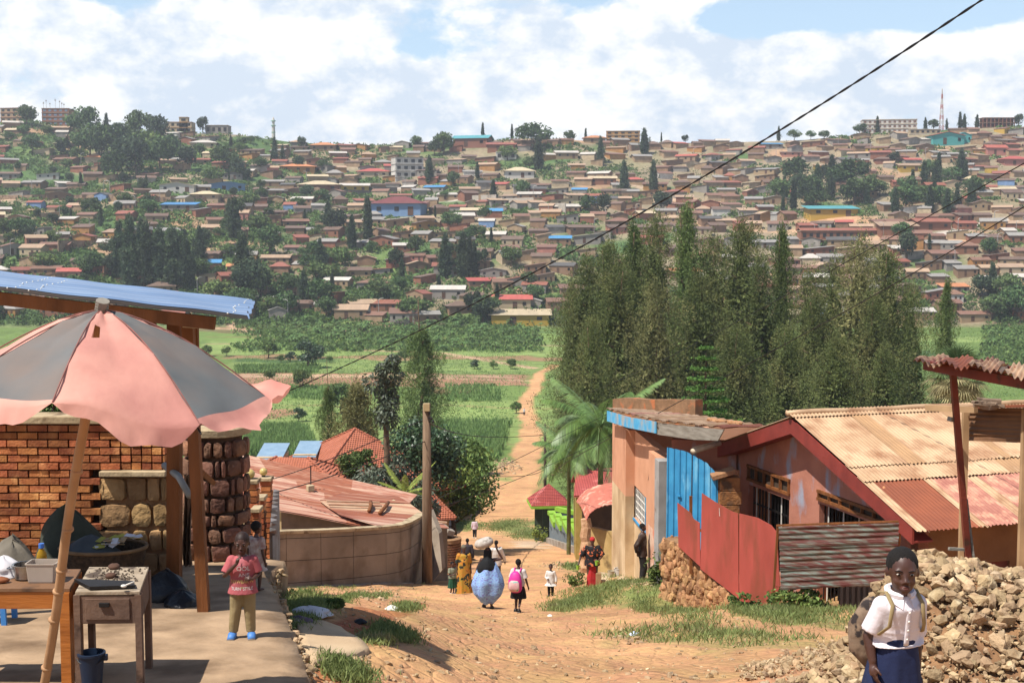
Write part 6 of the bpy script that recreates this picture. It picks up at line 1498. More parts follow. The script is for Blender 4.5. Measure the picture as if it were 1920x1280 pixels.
# ---- palms
def frond(L_, droop, rng, n=46, ll=.55, w=.035, rise=.6):
    """rachis + leaflets in the x-z plane"""
    V = []; F = []; pts = []
    for i in range(13):
        s = i/12; pts.append(np.array([L_*(s-.18*s*s*droop), 0, L_*(rise*s-droop*s*s)]))
    pts = np.array(pts)
    for i in range(n):
        s = .12+.88*i/n; k_ = s*12; j = min(11, int(k_)); p = pts[j]+(pts[j+1]-pts[j])*(k_-j); d = pts[j+1]-pts[j]; d = d/np.linalg.norm(d)
        l = ll*(math.sin(math.pi*min(1, s*.85+.12))**.7)*rng.uniform(.8, 1.1)
        for sg in (-1, 1):
            sd_ = np.array([0, sg, 0]); e = p+d*l*.55+sd_*l*.75+np.array([0, 0, -l*(.35+.5*droop)+rng.normal()*.04*l]); m = (p+e)/2+np.array([0, 0, .1*l]); wv = d*w
            o = len(V); V += [p-wv/2, m-wv, e, m+wv]; F.append((o, o+1, o+2, o+3))
    for i in range(12):
        o = len(V); r = .035*(1-i/14); V += [pts[i]+[0, -r, 0], pts[i]+[0, r, 0], pts[i+1]+[0, r, 0], pts[i+1]+[0, -r, 0]]; F.append((o, o+1, o+2, o+3))
    return np.array(V), F
def palm(name, lab, p, h, L_, nf, seed, droops, mat, trunk_r, ll=.55, tilt=(0, 0), group=None, n=46, w=.035):
    rng = np.random.default_rng(seed); t = thing(name, lab, 'palm', tuple(p), group=group)
    for i in range(nf):
        q = i/nf; dr = droops[0]+(droops[1]-droops[0])*q; V, F = frond(L_*rng.uniform(.85, 1.1), dr, rng, n, ll, w, 1.0-.75*q)
        a = i*2.39996; c, s = math.cos(a), math.sin(a); V = np.stack([V[:, 0]*c-V[:, 1]*s, V[:, 0]*s+V[:, 1]*c, V[:, 2]+h+.12*(1-q)], 1)
        mobj('frond', fastmesh('frond', V, F, mat), t)
    mb = MB(); n = 14; mb.tube([(tilt[0]*(i/n)**2*0, 0, -1.0+(h+1.0)*i/n) for i in range(n+1)], [trunk_r*(1.15-.3*i/n+.06*(i % 2)) for i in range(n+1)], 10)
    mobj('trunk', mesh_of('trunk', mb.v, mb.f, M('palm_trunk', '#6a6a44', '#54542f', 3, .8, .3, 8), True), t); return t
m_frond = M('palm_frond', (.17, .27, .07), (.11, .19, .055), 1, island=.35, trans=.3, rough=.45, spec=.5)
p = GD(1128, 64); h = P(1128, 800, 64).z-p.z
palm('feather_palm', 'feather palm with long arching fronds left of the peach building', p, h, 3.2, 24, 5, (.3, 1.3), m_frond, .14, .9, n=84, w=.024)
p = GD(1068, 78); palm('feather_palm', 'shorter feather palm right of the dark street pole', p, P(1068, 850, 78).z-p.z, 2.6, 15, 6, (.3, 1.2), m_frond, .12, .7, n=64, w=.03)
p = GD(757, 61); palm('young_palm', 'young yellow-green palm in front of the dark trees behind the patched roof', p, P(757, 930, 61).z-p.z+.1, 1.5, 9, 7, (.0, .5), m_leafy, .07, .3, n=36, w=.03)
# fan palm behind the pink house
rng = np.random.default_rng(77); d = 58; p = GD(1800, d); h = P(1800, 705, d).z-p.z; Vs = []; Fs = []; mi_ = []
for i in range(46):
    a = i*2.39996; el = math.pi/2*.95-i/46*2.5; st = 1.0; dr_ = np.array([math.cos(a)*math.cos(el), math.sin(a)*math.cos(el), math.sin(el)]); base = np.array([0, 0, h]); tip = base+dr_*st*.85
    side = np.cross(dr_, [0, 0, 1.]); side /= max(1e-6, np.linalg.norm(side)); up_ = np.cross(side, dr_)
    for j in range(22):
        b = (j/21-.5)*3.6; e = dr_*math.cos(b)+side*math.sin(b); e = e+np.array([0, 0, -.12]); l = .95*rng.uniform(.85, 1.1); wv = np.cross(e, up_); wv = wv/np.linalg.norm(wv)*.035
        o = len(Vs); m = tip+e*l*.5+up_*.04; Vs += [tip, m-wv, tip+e*l-np.array([0, 0, .12]), m+wv]; Fs.append((o, o+1, o+2, o+3)); mi_.append(1 if i > 26 else 0)
    o = len(Vs); Vs += [base-side*.02, base+side*.02, tip+side*.02, tip-side*.02]; Fs.append((o, o+1, o+2, o+3)); mi_.append(0)
t = thing('fan_palm', 'fan palm with a shaggy round head behind the rusty canopy pole', 'palm', tuple(p)); mobj('crown', fastmesh('crown', Vs, Fs, [M('fan_palm_green', (.14, .2, .08), (.1, .15, .06), 1, island=.3, **LF), M('dry_fan_leaves', (.34, .31, .16), (.24, .2, .1), 1, island=.3, **LF)], mi=mi_), t)
mb = MB(); mb.tube([(0, 0, -1), (0, 0, h)], [.3, .25], 9); mobj('trunk', mesh_of('trunk', mb.v, mb.f, m_trunk, True), t)

# ---- valley bushes and small trees
vb_ = [broad_crown(2.2, 3.4, 30+i, m_leafm if i != 1 else m_leafd, 14, 110, .42, .6) for i in range(3)]
vtr = trunk_mesh(3, .14, None, 5, .2, .25)
VT = [(503, 672, 2.1, 0, 'round dark bush nearest the umbrella in the green fields'), (577, 690, 2.9, 1, 'spreading small tree in the middle of the green fields'), (568, 730, 1.8, 0, 'slim bush below the spreading field tree'), (527, 680, .9, 2, 'tiny bush right of the round dark field bush'), (545, 678, 1.1, 1, 'small bush just left of the spreading field tree'),
      (600, 672, 1.5, 1, 'wind-bent bush at the upper right of the spreading field tree'), (618, 680, .8, 2, 'little dark bush farthest right of the field bushes'), (388, 668, 1.3, 0, 'bush seen beneath the kiosk roof edge beside its post'), (425, 668, 1.2, 2, 'bush in the fields right of the timber post'), (890, 692, 1.0, 1, 'left small bush by the brown plot near the path'),
      (925, 692, .9, 2, 'middle small bush by the brown plot near the path'), (958, 692, 1.1, 0, 'right small bush by the brown plot near the path'), (505, 715, 1.1, 2, 'bush at the left end of the brown ploughed strip'), (968, 775, .9, 0, 'little bush at the edge of the path beside the walker'), (560, 790, 1.0, 1, 'small papaya-like bush above the left maize field'), (760, 680, 1.6, 2, 'pale bush behind the pruned tree'),
      (640, 775, 2.4, 0, 'rounded bush left of the brownish casuarina'), (470, 800, .9, 1, 'small bush at the left of the maize field')]
for i, (u, v, s, k_, lab) in enumerate(VT): p = G(u, v, 150, 560); tree('field_bush', lab, p, vb_[k_], vtr, s*.8, i, 'bushes in the valley fields', 'bush')
# ---- banana plants at the foot of the hill
def banana(seed):
    rng = np.random.default_rng(seed); V = []; F = []
    for i in range(9):
        a = i*2.4; L_ = rng.uniform(1.6, 2.4); el = rng.uniform(.5, 1.3); pr = None
        for j in range(6):
            s = j/5; r = L_*s*math.cos(el)*(1+.3*s); z = 1.9+L_*s*math.sin(el)-L_*.75*s*s; w = .34*math.sin(math.pi*min(1, s*.9+.08))
            c, sn_ = math.cos(a), math.sin(a); V += [(c*r-sn_*w, sn_*r+c*w, z-.1), (c*r, sn_*r, z), (c*r+sn_*w, sn_*r-c*w, z-.1)]
            if j: o = len(V)-6; F += [(o, o+1, o+4, o+3), (o+1, o+2, o+5, o+4)]
    return fastmesh('leaves', V, F, M('banana_leaf', (.14, .23, .07), (.09, .16, .05), 1.5, island=.3, objr=.25, **LF))
ban = [banana(i) for i in range(3)]
mb = MB(); mb.tube([(0, 0, -.4), (0, 0, 2.0)], [.16, .1], 7); bst = mesh_of('stem', mb.v, mb.f, M('banana_stem', '#7c7a48', '#5c5a36', 3, .7), True)
rng = np.random.default_rng(9); nb = 0
spots = []
while len(spots) < 170:
    z_ = rng.random()
    if z_ < .42: u, v = rng.uniform(520, 700), rng.uniform(608, 648)
    elif z_ < .85: u, v = rng.uniform(700, 1020), rng.uniform(604, 662)
    else: u, v = rng.uniform(1840, 1990), rng.uniform(560, 650)
    spots.append((u, v))
for u, v in spots:
    p = G(u, v, 300, 640); t = thing('banana_plant', '', 'banana plant', tuple(p), group='banana plants along the foot of the hill', rz=rng.random()*6); s = rng.uniform(.8, 1.35); t.scale = (s, s, s)
    t['label'] = 'banana plant in the leafy belt at the foot of the far hill' if u < 1100 else 'banana plant at the far right foot of the hill beyond the fan palm'
    mobj('leaves', ban[nb % 3], t); mobj('stem', bst, t); nb += 1

# ---- crops and ground cover (nobody could count them)
def cover(name, lab, cat, pts, h, w, mat, per=5, up=1.1, seed=1, spread=.25):
    pts = np.asarray(pts); pts = pts[(np.abs(pts[:, 0]-np.interp(pts[:, 1], ROADY, ROADX)) > 2.6) | (pts[:, 1] < 205)]
    rng = np.random.default_rng(seed); pts = np.asarray(pts); n = len(pts); C_ = np.repeat(pts, per, 0)+rng.normal(size=(n*per, 3))*[spread, spread, 0]; hh = h*rng.uniform(.6, 1.2, n*per); C_[:, 2] += hh*.42
    D_ = rng.normal(size=(n*per, 3))*.45; D_[:, 2] = up; V, F = leaves(C_, D_, hh, w*rng.uniform(.7, 1.3, n*per), rng, .1)
    org_ = pts.mean(0); o = mobj(name, fastmesh(name, V-org_, F, mat), None, tuple(org_)); return tag(o, lab, cat, None, 'stuff')
def area(poly, n, y0, y1, seed, rows=None):
    """random ground points inside a surveyed quadrilateral"""
    rng = np.random.default_rng(seed); q = [G(u, v, y0, y1) for u, v in poly]; out = []
    for i in range(n):
        s, t = rng.random(2); e_ = min(s, 1-s, t, 1-t)
        if rng.random() > .25+e_*9+.3*math.sin(s*23+t*9): continue
        if rows: t = (math.floor(t*rows)+.5+rng.normal()*.08)/rows
        p = (q[0]*(1-s)+q[1]*s)*(1-t)+(q[3]*(1-s)+q[2]*s)*t; out.append((p.x, p.y))
    xy = np.array(out); return np.column_stack([xy, terr(xy[:, 0], xy[:, 1])])
m_maize = M('maize_leaf', (.19, .29, .09), (.13, .21, .065), .6, island=.35, **LF)
cover('maize_field', 'tall green maize left behind the rusty roofs', 'maize', area([(455, 858), (600, 858), (575, 806), (458, 806)], 2600, 150, 420, 1), 2.3, .22, m_maize, 6, 1.3, 1, .3)
cover('maize_field', 'green maize between the big round tree and the path', 'maize', area([(860, 870), (935, 862), (958, 795), (820, 795)], 2200, 120, 420, 2), 2.0, .2, m_maize, 6, 1.2, 2, .3)
cover('crop_rows', 'sparse young plants in rows on brown soil', 'crop', area([(835, 755), (945, 755), (940, 722), (835, 722)], 500, 200, 460, 3, 6), 1.4, .2, m_maize, 5, 1.0, 3, .3)
cover('crop_rows', 'low rows of crops beside the umbrella edge', 'crop', area([(470, 745), (640, 752), (640, 725), (500, 722)], 700, 200, 460, 4, 7), 1.3, .2, m_maize, 5, 1.0, 4, .3)
cover('crop_rows', 'band of tall crops in the far green fields', 'crop', area([(440, 702), (600, 700), (600, 684), (440, 686)], 900, 300, 520, 5, 3), 1.5, .25, m_maize, 5, 1.0, 5, .4)
cover('field_weeds', 'weeds and tufts over the valley plots', 'weeds', np.concatenate([area([(440, 800), (990, 800), (1000, 640), (440, 640)], 7000, 180, 560, 6), area([(1700, 760), (1990, 760), (1990, 600), (1740, 600)], 3000, 150, 600, 7)]), .5, .22, m_maize, 3, .7, 6, .9)
rng = np.random.default_rng(4)
def scrub(n, u0, u1, v0, v1, seed, thr):
    rng = np.random.default_rng(seed); out = []
    us = rng.uniform(u0, u1, n*4); ys = rng.uniform(562, 1000, n*4); xs = (us-960)/2400*ys; zs = terr(xs, ys)
    nv = np.sin(xs/21+1.2*np.sin(ys/17))+np.sin(ys/13+1.7*np.sin(xs/29))+.6*np.sin(xs/7+ys/9); g = np.clip(1.25-(us-250)/1000, .12, 1)+np.clip((650-ys)/90, 0, 1)*.5
    keep_ = nv+g*2.4 > thr; idx = np.nonzero(keep_)[0][:n]; return np.column_stack([xs[idx], ys[idx], zs[idx]])
sp_ = scrub(15000, -150, 2070, 0, 0, 3, 1.25)
cover('hillside_scrub', 'green scrub and hedges between the hillside houses', 'scrub', sp_, 2.6, 1.1, m_leafm, 6, .35, 9, 1.1)
cover('foot_of_hill_scrub', 'bushy undergrowth along the foot of the far hill', 'undergrowth', np.concatenate([area([(440, 660), (1040, 662), (1030, 596), (440, 585)], 2600, 380, 640, 10), area([(1830, 700), (1990, 700), (1990, 560), (1850, 560)], 1500, 200, 640, 11)]), 2.0, .8, m_leafm, 6, .4, 10, 1.0)
# ---- near grass
m_grass = M('verge_grass', (.23, .27, .09), (.16, .2, .065), 1.2, island=.3, c3=(.26, .24, .11), s3=1.6, t3=.62, trans=.3, rough=.7)
def gpatch(u, v, ru, rv, n, seed, y0=8, y1=60):
    rng = np.random.default_rng(seed); out = []
    p = G(u, v, y0, y1); a = G(u+ru, v, y0, y1); b = G(u, v-rv, y0, y1); c0 = G(u, v+rv, y0, y1); sx = max(.15, abs(a.x-p.x)); sy = max(.25, (b.y-c0.y)/2)
    q = rng.normal(size=(n, 2))*.5; cl = rng.normal(size=(max(3, n//90), 2))*.55; q = q*.6+cl[rng.integers(0, len(cl), n)]*.7
    x = p.x+q[:, 0]*sx; y = p.y+q[:, 1]*sy; return np.column_stack([x, y, terr(x, y)])
tuft = [(1130, 1105, 85, 14, 1500), (1080, 1128, 55, 10, 500), (1205, 1090, 60, 14, 1300), (1300, 1150, 40, 14, 300), (1330, 1190, 170, 24, 800), (1480, 1155, 90, 14, 1000), (1545, 1140, 50, 16, 700), (1420, 1150, 40, 14, 700), (1240, 1150, 60, 20, 500), (1040, 1140, 30, 10, 400)]
cover('verge_grass', 'green grass growing along the right verge and below the stone wall', 'grass', np.concatenate([gpatch(*t_, 20+i) for i, t_ in enumerate(tuft)]), .15, .018, m_grass, 3, .8, 12, .09)
tuft = [(548, 1130, 34, 34, 3000), (575, 1150, 30, 20, 1500), (520, 1110, 16, 12, 800), (740, 1188, 50, 10, 900), (690, 1200, 40, 8, 400), (765, 1143, 40, 8, 500), (640, 1258, 60, 12, 1200), (585, 1105, 20, 10, 400)]
cover('bank_grass', 'green grass on the bank between the terrace and the block wall', 'grass', np.concatenate([gpatch(*t_, 50+i) for i, t_ in enumerate(tuft)]), .09, .012, m_grass, 3, .8, 13, .07)
tuft = [(955, 985, 40, 12, 900), (1000, 998, 30, 12, 900), (868, 984, 34, 8, 800), (1080, 1062, 20, 5, 300), (1062, 840, 14, 20, 200)]
cover('street_grass', 'patchy grass beside the lower street', 'grass', np.concatenate([gpatch(*t_, 70+i, 50, 200) for i, t_ in enumerate(tuft)]), .2, .06, m_grass, 3, .8, 14, .3)
# leafy weeds: by stone wall foot, by the porch, wilted leaves heap
def bush(name, lab, u, v, d, R_, Hc, mat, leaf, seed, cat='weed', group=None):
    p = GD(u, d) if d else G(u, v, 8, 60); o = mobj(name, broad_crown(R_, Hc, seed, mat, 7, 60, leaf, 0), None, tuple(p)); o.data.name = name; return tag(o, lab, cat, group)
bush('weed', 'leafy weed at the foot of the red fence beside the barrier', 1480, 1150, 27.8, .45, .6, m_leafm, .12, 81, group='weeds on the right')
bush('weed', 'leafy weed against the dark ribbed sheets', 1520, 1150, 27.6, .4, .5, m_leafm, .12, 82, group='weeds on the right')
bush('weed', 'weed growing at the foot of the stone wall', 1405, 1160, 27.5, .4, .4, m_leafm, .1, 83, group='weeds on the right')
bush('weed', 'weed in the corner below the grey column', 1240, 1090, 33.2, .4, .9, m_leafm, .12, 84, group='weeds on the right')
bush('shrub', 'small round shrub on the stones left of the woman in the red headscarf', 1078, 1065, 40, .38, .5, m_leafm, .1, 85, 'shrub')
bush('shrub', 'yellow-green shrub at the foot of the gate lodge', 1013, 990, 97, .7, 1.4, m_leafy, .2, 86, 'shrub')
bush('leafy_plant', 'leafy plant peeping over the brick wall at the far left under the umbrella', 12, 0, 14.4, .28, .5, m_leafl, .14, 87, 'plant').location.z = P(12, 792, 14.4).z
bush('leafy_plant', 'leafy plant behind the wall between two umbrella scallops', 98, 0, 14.5, .24, .34, m_leafm, .1, 88, 'plant').location.z = P(98, 790, 14.5).z
p = G(625, 1137, 8, 60); o = mobj('wilted_leaves', broad_crown(22/2400*p.y, 12/2400*p.y, 89, m_leafm, 8, 60, .1, 0), None, tuple(p)); tag(o, 'heap of wilted green leaves on the red earth', 'leaf heap', None, 'stuff')
p = GD(1062, 150); 
# ---- rubble bank beside the lower street and stones by the woman
mb = MB(); random.seed(31)
for (u, v, ru, rv, n, r0, r1) in [(950, 872, 22, 10, 160, .12, .4), (1050, 868, 14, 14, 120, .12, .4), (1045, 1060, 26, 6, 60, .04, .13), (1190, 1095, 60, 3, 40, .03, .1)]:
    for i in range(n): q = G(u+random.gauss(0, ru*.6), v+random.gauss(0, rv*.6), 30, 300); rock(mb, q, random.uniform(r0, r1))
tag(part('stone_debris', mb, m_rub, None, at=tuple(GD(1000, 60))), 'pale stone debris heaped beside the lower street and path', 'debris', kind='stuff')

# ---- litter on the road
for (u, v, sx, mt, lab, nm) in [(1190, 1190, .09, M('blue_white_plastic', '#8fa4d0', '#c8ccd8', 9, .4), 'crumpled pale blue plastic bag on the verge below the stone wall', 'plastic_bag'), (1031, 1155, .06, m_white, 'small white scrap at the left end of the grass verge', 'paper_scrap'), (1270, 1193, .08, M('orange_husk', '#b88a5c', '#a07448', 9, .8), 'tan husk lying right of the pale blue plastic bag', 'husk'),
                          (735, 1143, .1, m_white, 'flat white scrap on the thin grass left of the walkers', 'paper_scrap'), (675, 1168, .07, m_black, 'dark stick-like scrap on the red earth', 'scrap')]:
    p = G(u, v, 8, 60); tag(part(nm, heap_cloth(p, sx, sx*.7, sx*.7, u*.1, k=5), mt, None, True, at=tuple(p)), lab, 'litter')
# ---------------------------------------------------------------- cables and street pole
def cable(lab, pts, r, group='overhead cables', twist=False, name='power_cable'):
    ps = [P(*q) for q in pts]; n = 90; arr = np.array([tuple(p) for p in ps]); t = np.concatenate([[0], np.cumsum(np.linalg.norm(np.diff(arr, axis=0), axis=1))]); t /= t[-1]
    dd = np.polyfit(t, arr[:, 0], min(2, len(ps)-1)), np.polyfit(t, arr[:, 1], min(2, len(ps)-1)), np.polyfit(t, arr[:, 2], min(3, len(ps)-1))
    f = lambda s: Vector((np.polyval(dd[0], s), np.polyval(dd[1], s), np.polyval(dd[2], s))); mb = MB()
    if twist:
        n = 420
        for k_ in (0, math.pi): mb.tube([f(i/n)+Vector((0, math.cos(i*.55+k_), math.sin(i*.55+k_)))*r*.9 for i in range(n+1)], r, 5)
    else: mb.tube([f(i/n) for i in range(n+1)], r, 5)
    tag(part(name, mb, m_black, None, True, at=tuple(f(.5))), lab, 'cable', group)
cable('thick twisted black cable sweeping from the top right corner down to the round pillar', [(1960, -80, 6.0), (1700, 105, 6.9), (1460, 240, 8.0), (1240, 372, 9.3), (1040, 484, 10.8), (820, 606, 12.4), (640, 697, 13.7), (440, 772, 14.9)], .0042, twist=True)
cable('thin cable crossing the grove from the right edge above the schoolchildren path', [(1990, 262, 40), (1700, 432, 50), (1500, 545, 60), (1280, 652, 75), (1005, 760, 120)], .02)
cable('thin cable from the right edge down across the grove to the peach building', [(1990, 348, 22), (1760, 480, 26), (1600, 572, 30), (1380, 700, 36), (1180, 803, 41)], .012)
cable('cable running left from the top of the wooden pole over the tiled roofs', [(800, 784, 46), (640, 852, 48), (470, 905, 55)], .018)
cable('lower cable running left from the wooden pole over the rusty roof', [(800, 826, 46), (640, 886, 40), (500, 926, 34)], .016)
cable('cable running right from the wooden pole to the dark street pole', [(802, 790, 46), (900, 818, 90), (1022, 815, 150)], .03)
cable('upper service wire from the wooden pole slanting past the yellow wall', [(802, 944, 46), (880, 905, 52), (1150, 770, 62)], .012)
cable('lower service wire from the wooden pole slanting past the yellow wall', [(802, 956, 46), (900, 925, 50), (1150, 812, 60)], .012)
cable('drooping wire above the lower street', [(900, 890, 120), (960, 893, 125), (1022, 832, 150)], .03)
cable('short service wire fixed to the front of the peach building', [(1172, 806, 41.6), (1060, 868, 55), (1020, 905, 80)], .012)
cable('slack wire hanging down the peach wall', [(1160, 840, 41.2), (1185, 905, 40), (1218, 850, 36)], .008)
p = GD(1023, 150); sp = thing('street_pole', 'thin dark wooden pole beside the dirt road below the palms', 'pole', tuple(p)); mb = MB(); mb.tube([p-Vector((0, 0, 1)), P(1022, 795, 150)], [.2, .14], 8); part('pole_shaft', mb, M('dark_pole_wood', '#4a3c30', '#382d24', 3, .9), sp, True)
mb = MB(); mb.bar(P(1016, 802, 150), P(1028, 802, 150), .12, .12); part('crossarm', mb, m_polew, sp)
p = GD(882, 140); sp = thing('solar_lamp', 'small solar street lamp above the seated men by the yellow wall', 'lamp', tuple(p)); q = P(883, 884, 140); mb = MB(); mb.tube([p, (q.x, q.y, q.z)], .07, 8); part('pole_shaft', mb, m_greyp, sp)
mb = MB(); mb.box(q, (.9, .5, .05), ax=Matrix.Rotation(.5, 3, 'X')@Matrix.Rotation(-.2, 3, 'Y')); part('solar_panel', mb, M('pale_panel', '#aab8c8', '#98a8ba', 2, .2), sp)
# ================================================================ the town on the far hillside
WALLC = dict(tan='#a08668', mud='#8c6f56', grey='#928a80', cream='#b7a384', white='#c4beb4', brick='#8f604a', yellow='#b8963e', turquoise='#4fa3a0', pink='#b3796a', blue='#7690b4', ochre='#a87b48')
ROOFC = {'rust-brown': '#7c5c4c', 'brown': '#6c574a', 'grey': '#8b867f', 'pale tin': '#b5ada2', 'red': '#a5564a', 'orange': '#b87a52', 'dark grey': '#565350', 'blue': '#4a83ad', 'maroon': '#6f3a3a', 'cream': '#b9a888', 'teal': '#4f8f94', 'rusty red': '#8a5444', 'tan': '#a58a70'}
WM = {k: M('%s_house_wall' % k, v, None, .5, .9, .2, 3, objr=.1, c3=tuple(x*.62 for x in C(v)), s3=.35, t3=.6, w3=.15) for k, v in WALLC.items()}
for k in WM.values():
    pass
RM = {k: M('%s_house_roof' % k.replace(' ', '_').replace('-', '_'), v, tuple(x*.8 for x in C(v)), 1.5, .65, objr=.1, stretch=(6, .3, 1), c3=tuple(x*.7+.03 for x in C(v)), s3=.4, t3=.6, w3=.1) for k, v in ROOFC.items()}
m_win = M('dark_window', '#2a2624', '#1f1c1b', 1, .4); m_door = M('brown_house_door', '#5a4030', '#463226', 1, .8)
def slabm(mb, q, th=.05):
    q = [Vector(p) for p in q]; n = (q[1]-q[0]).cross(q[2]-q[1]).normalized(); n = n if n.z > 0 else -n; mb.prism(q, -n*th)
def hv(kind):
    """unit house: footprint 1 x 1, walls 1 high; returns wall and roof builders"""
    w = MB(); r = MB(); B = -1.2; o = .06; t = .035
    if kind == 'gable':
        rise = .42; pf = [(-.5, -.5), (.5, -.5), (.5, .5), (-.5, .5)]
        w.add([(x, y, B) for x, y in pf]+[(x, y, 1) for x, y in pf]+[(-.5, 0, 1+rise), (.5, 0, 1+rise)], [(0, 1, 5, 4), (2, 3, 7, 6), (1, 2, 6, 9, 5), (3, 0, 4, 8, 7), (3, 2, 1, 0), (4, 5, 9, 8), (6, 7, 8, 9)])
        k = rise*(.5+o)/.5
        slabm(r, [(-.5-o, -.5-o, 1+rise-k+.03), (.5+o, -.5-o, 1+rise-k+.03), (.5+o, 0, 1+rise+.03), (-.5-o, 0, 1+rise+.03)], t); slabm(r, [(-.5-o, .001, 1+rise+.03), (.5+o, .001, 1+rise+.03), (.5+o, .5+o, 1+rise-k+.03), (-.5-o, .5+o, 1+rise-k+.03)], t)
    elif kind == 'endgable':
        rise = .4; w.add([(-.5, -.5, B), (.5, -.5, B), (.5, .5, B), (-.5, .5, B), (-.5, -.5, 1), (.5, -.5, 1), (.5, .5, 1), (-.5, .5, 1), (0, -.5, 1+rise), (0, .5, 1+rise)], [(0, 1, 5, 8, 4), (2, 3, 7, 9, 6), (1, 2, 6, 5), (3, 0, 4, 7), (3, 2, 1, 0), (4, 8, 9, 7), (8, 5, 6, 9)])
        k = rise*(.5+o)/.5
        slabm(r, [(-.5-o, -.5-o, 1+rise-k+.03), (0, -.5-o, 1+rise+.03), (0, .5+o, 1+rise+.03), (-.5-o, .5+o, 1+rise-k+.03)], t); slabm(r, [(.001, -.5-o, 1+rise+.03), (.5+o, -.5-o, 1+rise-k+.03), (.5+o, .5+o, 1+rise-k+.03), (.001, .5+o, 1+rise+.03)], t)
    elif kind == 'shed':
        h = .38; w.hexa([(-.5, -.5, B), (.5, -.5, B), (.5, .5, B), (-.5, .5, B)], [(-.5, -.5, .9), (.5, -.5, .9), (.5, .5, .9+h), (-.5, .5, .9+h)]); slabm(r, [(-.5-o, -.5-o, .93-.04), (.5+o, -.5-o, .93-.04), (.5+o, .5+o, .93+h+.04), (-.5-o, .5+o, .93+h+.04)], t)
    elif kind == 'sideshed':
        h = .34; w.hexa([(-.5, -.5, B), (.5, -.5, B), (.5, .5, B), (-.5, .5, B)], [(-.5, -.5, .9), (.5, -.5, .9+h), (.5, .5, .9+h), (-.5, .5, .9)]); slabm(r, [(-.5-o, -.5-o, .93-.04), (.5+o, -.5-o, .93+h+.04), (.5+o, .5+o, .93+h+.04), (-.5-o, .5+o, .93-.04)], t)
    else:
        w.hexa([(-.5, -.5, B), (.5, -.5, B), (.5, .5, B), (-.5, .5, B)], [(-.5, -.5, 1), (.5, -.5, 1), (.5, .5, 1), (-.5, .5, 1)]); a = .5+o*1.3
        r.add([(-a, -a, .98), (a, -a, .98), (a, a, .98), (-a, a, .98), (-.14, 0, 1.6), (.14, 0, 1.6)], [(0, 1, 5, 4), (2, 3, 4, 5), (1, 2, 5), (3, 0, 4), (3, 2, 1, 0)])
    return mesh_of('wall', w.v, w.f, WM['tan']), mesh_of('roof', r.v, r.f, RM['brown'])
HV = {k: hv(k) for k in ('gable', 'endgable', 'shed', 'sideshed', 'hip')}
def unit_open(name, x, z0, z1, wd, mat):
    mb = MB(); mb.box((x, -.5, (z0+z1)/2), (wd, .02, z1-z0)); return mesh_of(name, mb.v, mb.f, mat)
DOORS = [unit_open('door', x, .0, .72, .11, m_door) for x in (-.12, .1, .3)]
WINS = [unit_open('window', x, .38, .72, .09, m_win) for x in (-.34, .34, -.3, .02)]
def place_mesh(name, me, parent, mat=None):
    o = bpy.data.objects.new(name, me); COL.objects.link(o); o.parent = parent
    if mat is not None: o.material_slots[0].link = 'OBJECT'; o.material_slots[0].material = mat
    return o
LM = []      # landmarks: (u, v, short name)
ALL = []     # (u, v, halfwidth px) occupied
def hhouse(u, v, wpx, kind, wall, roof, hm=2.7, dm=None, rz=None, p=None, openings=True, rnd=random):
    p = p or H(u, v); w = wpx*p.y/2400.0; d = dm or w*rnd.uniform(.45, .7)
    t = bpy.data.objects.new('hillside_house', None); COL.objects.link(t); t.location = p+Vector((0, d*.35, .25)); t.rotation_euler[2] = rz if rz is not None else rnd.gauss(0, .28); t.scale = (w, d, hm)
    wme, rme = HV[kind]; place_mesh('wall', wme, t, WM[wall]); place_mesh('roof', rme, t, RM[roof])
    if openings:
        k = rnd.randrange(3); place_mesh('door', DOORS[k], t); place_mesh('window', WINS[0 if k else 1], t); place_mesh('window', WINS[1 if k < 2 else 3], t)
    ALL.append((u, v, wpx/2)); return t
rh = random.Random(41)
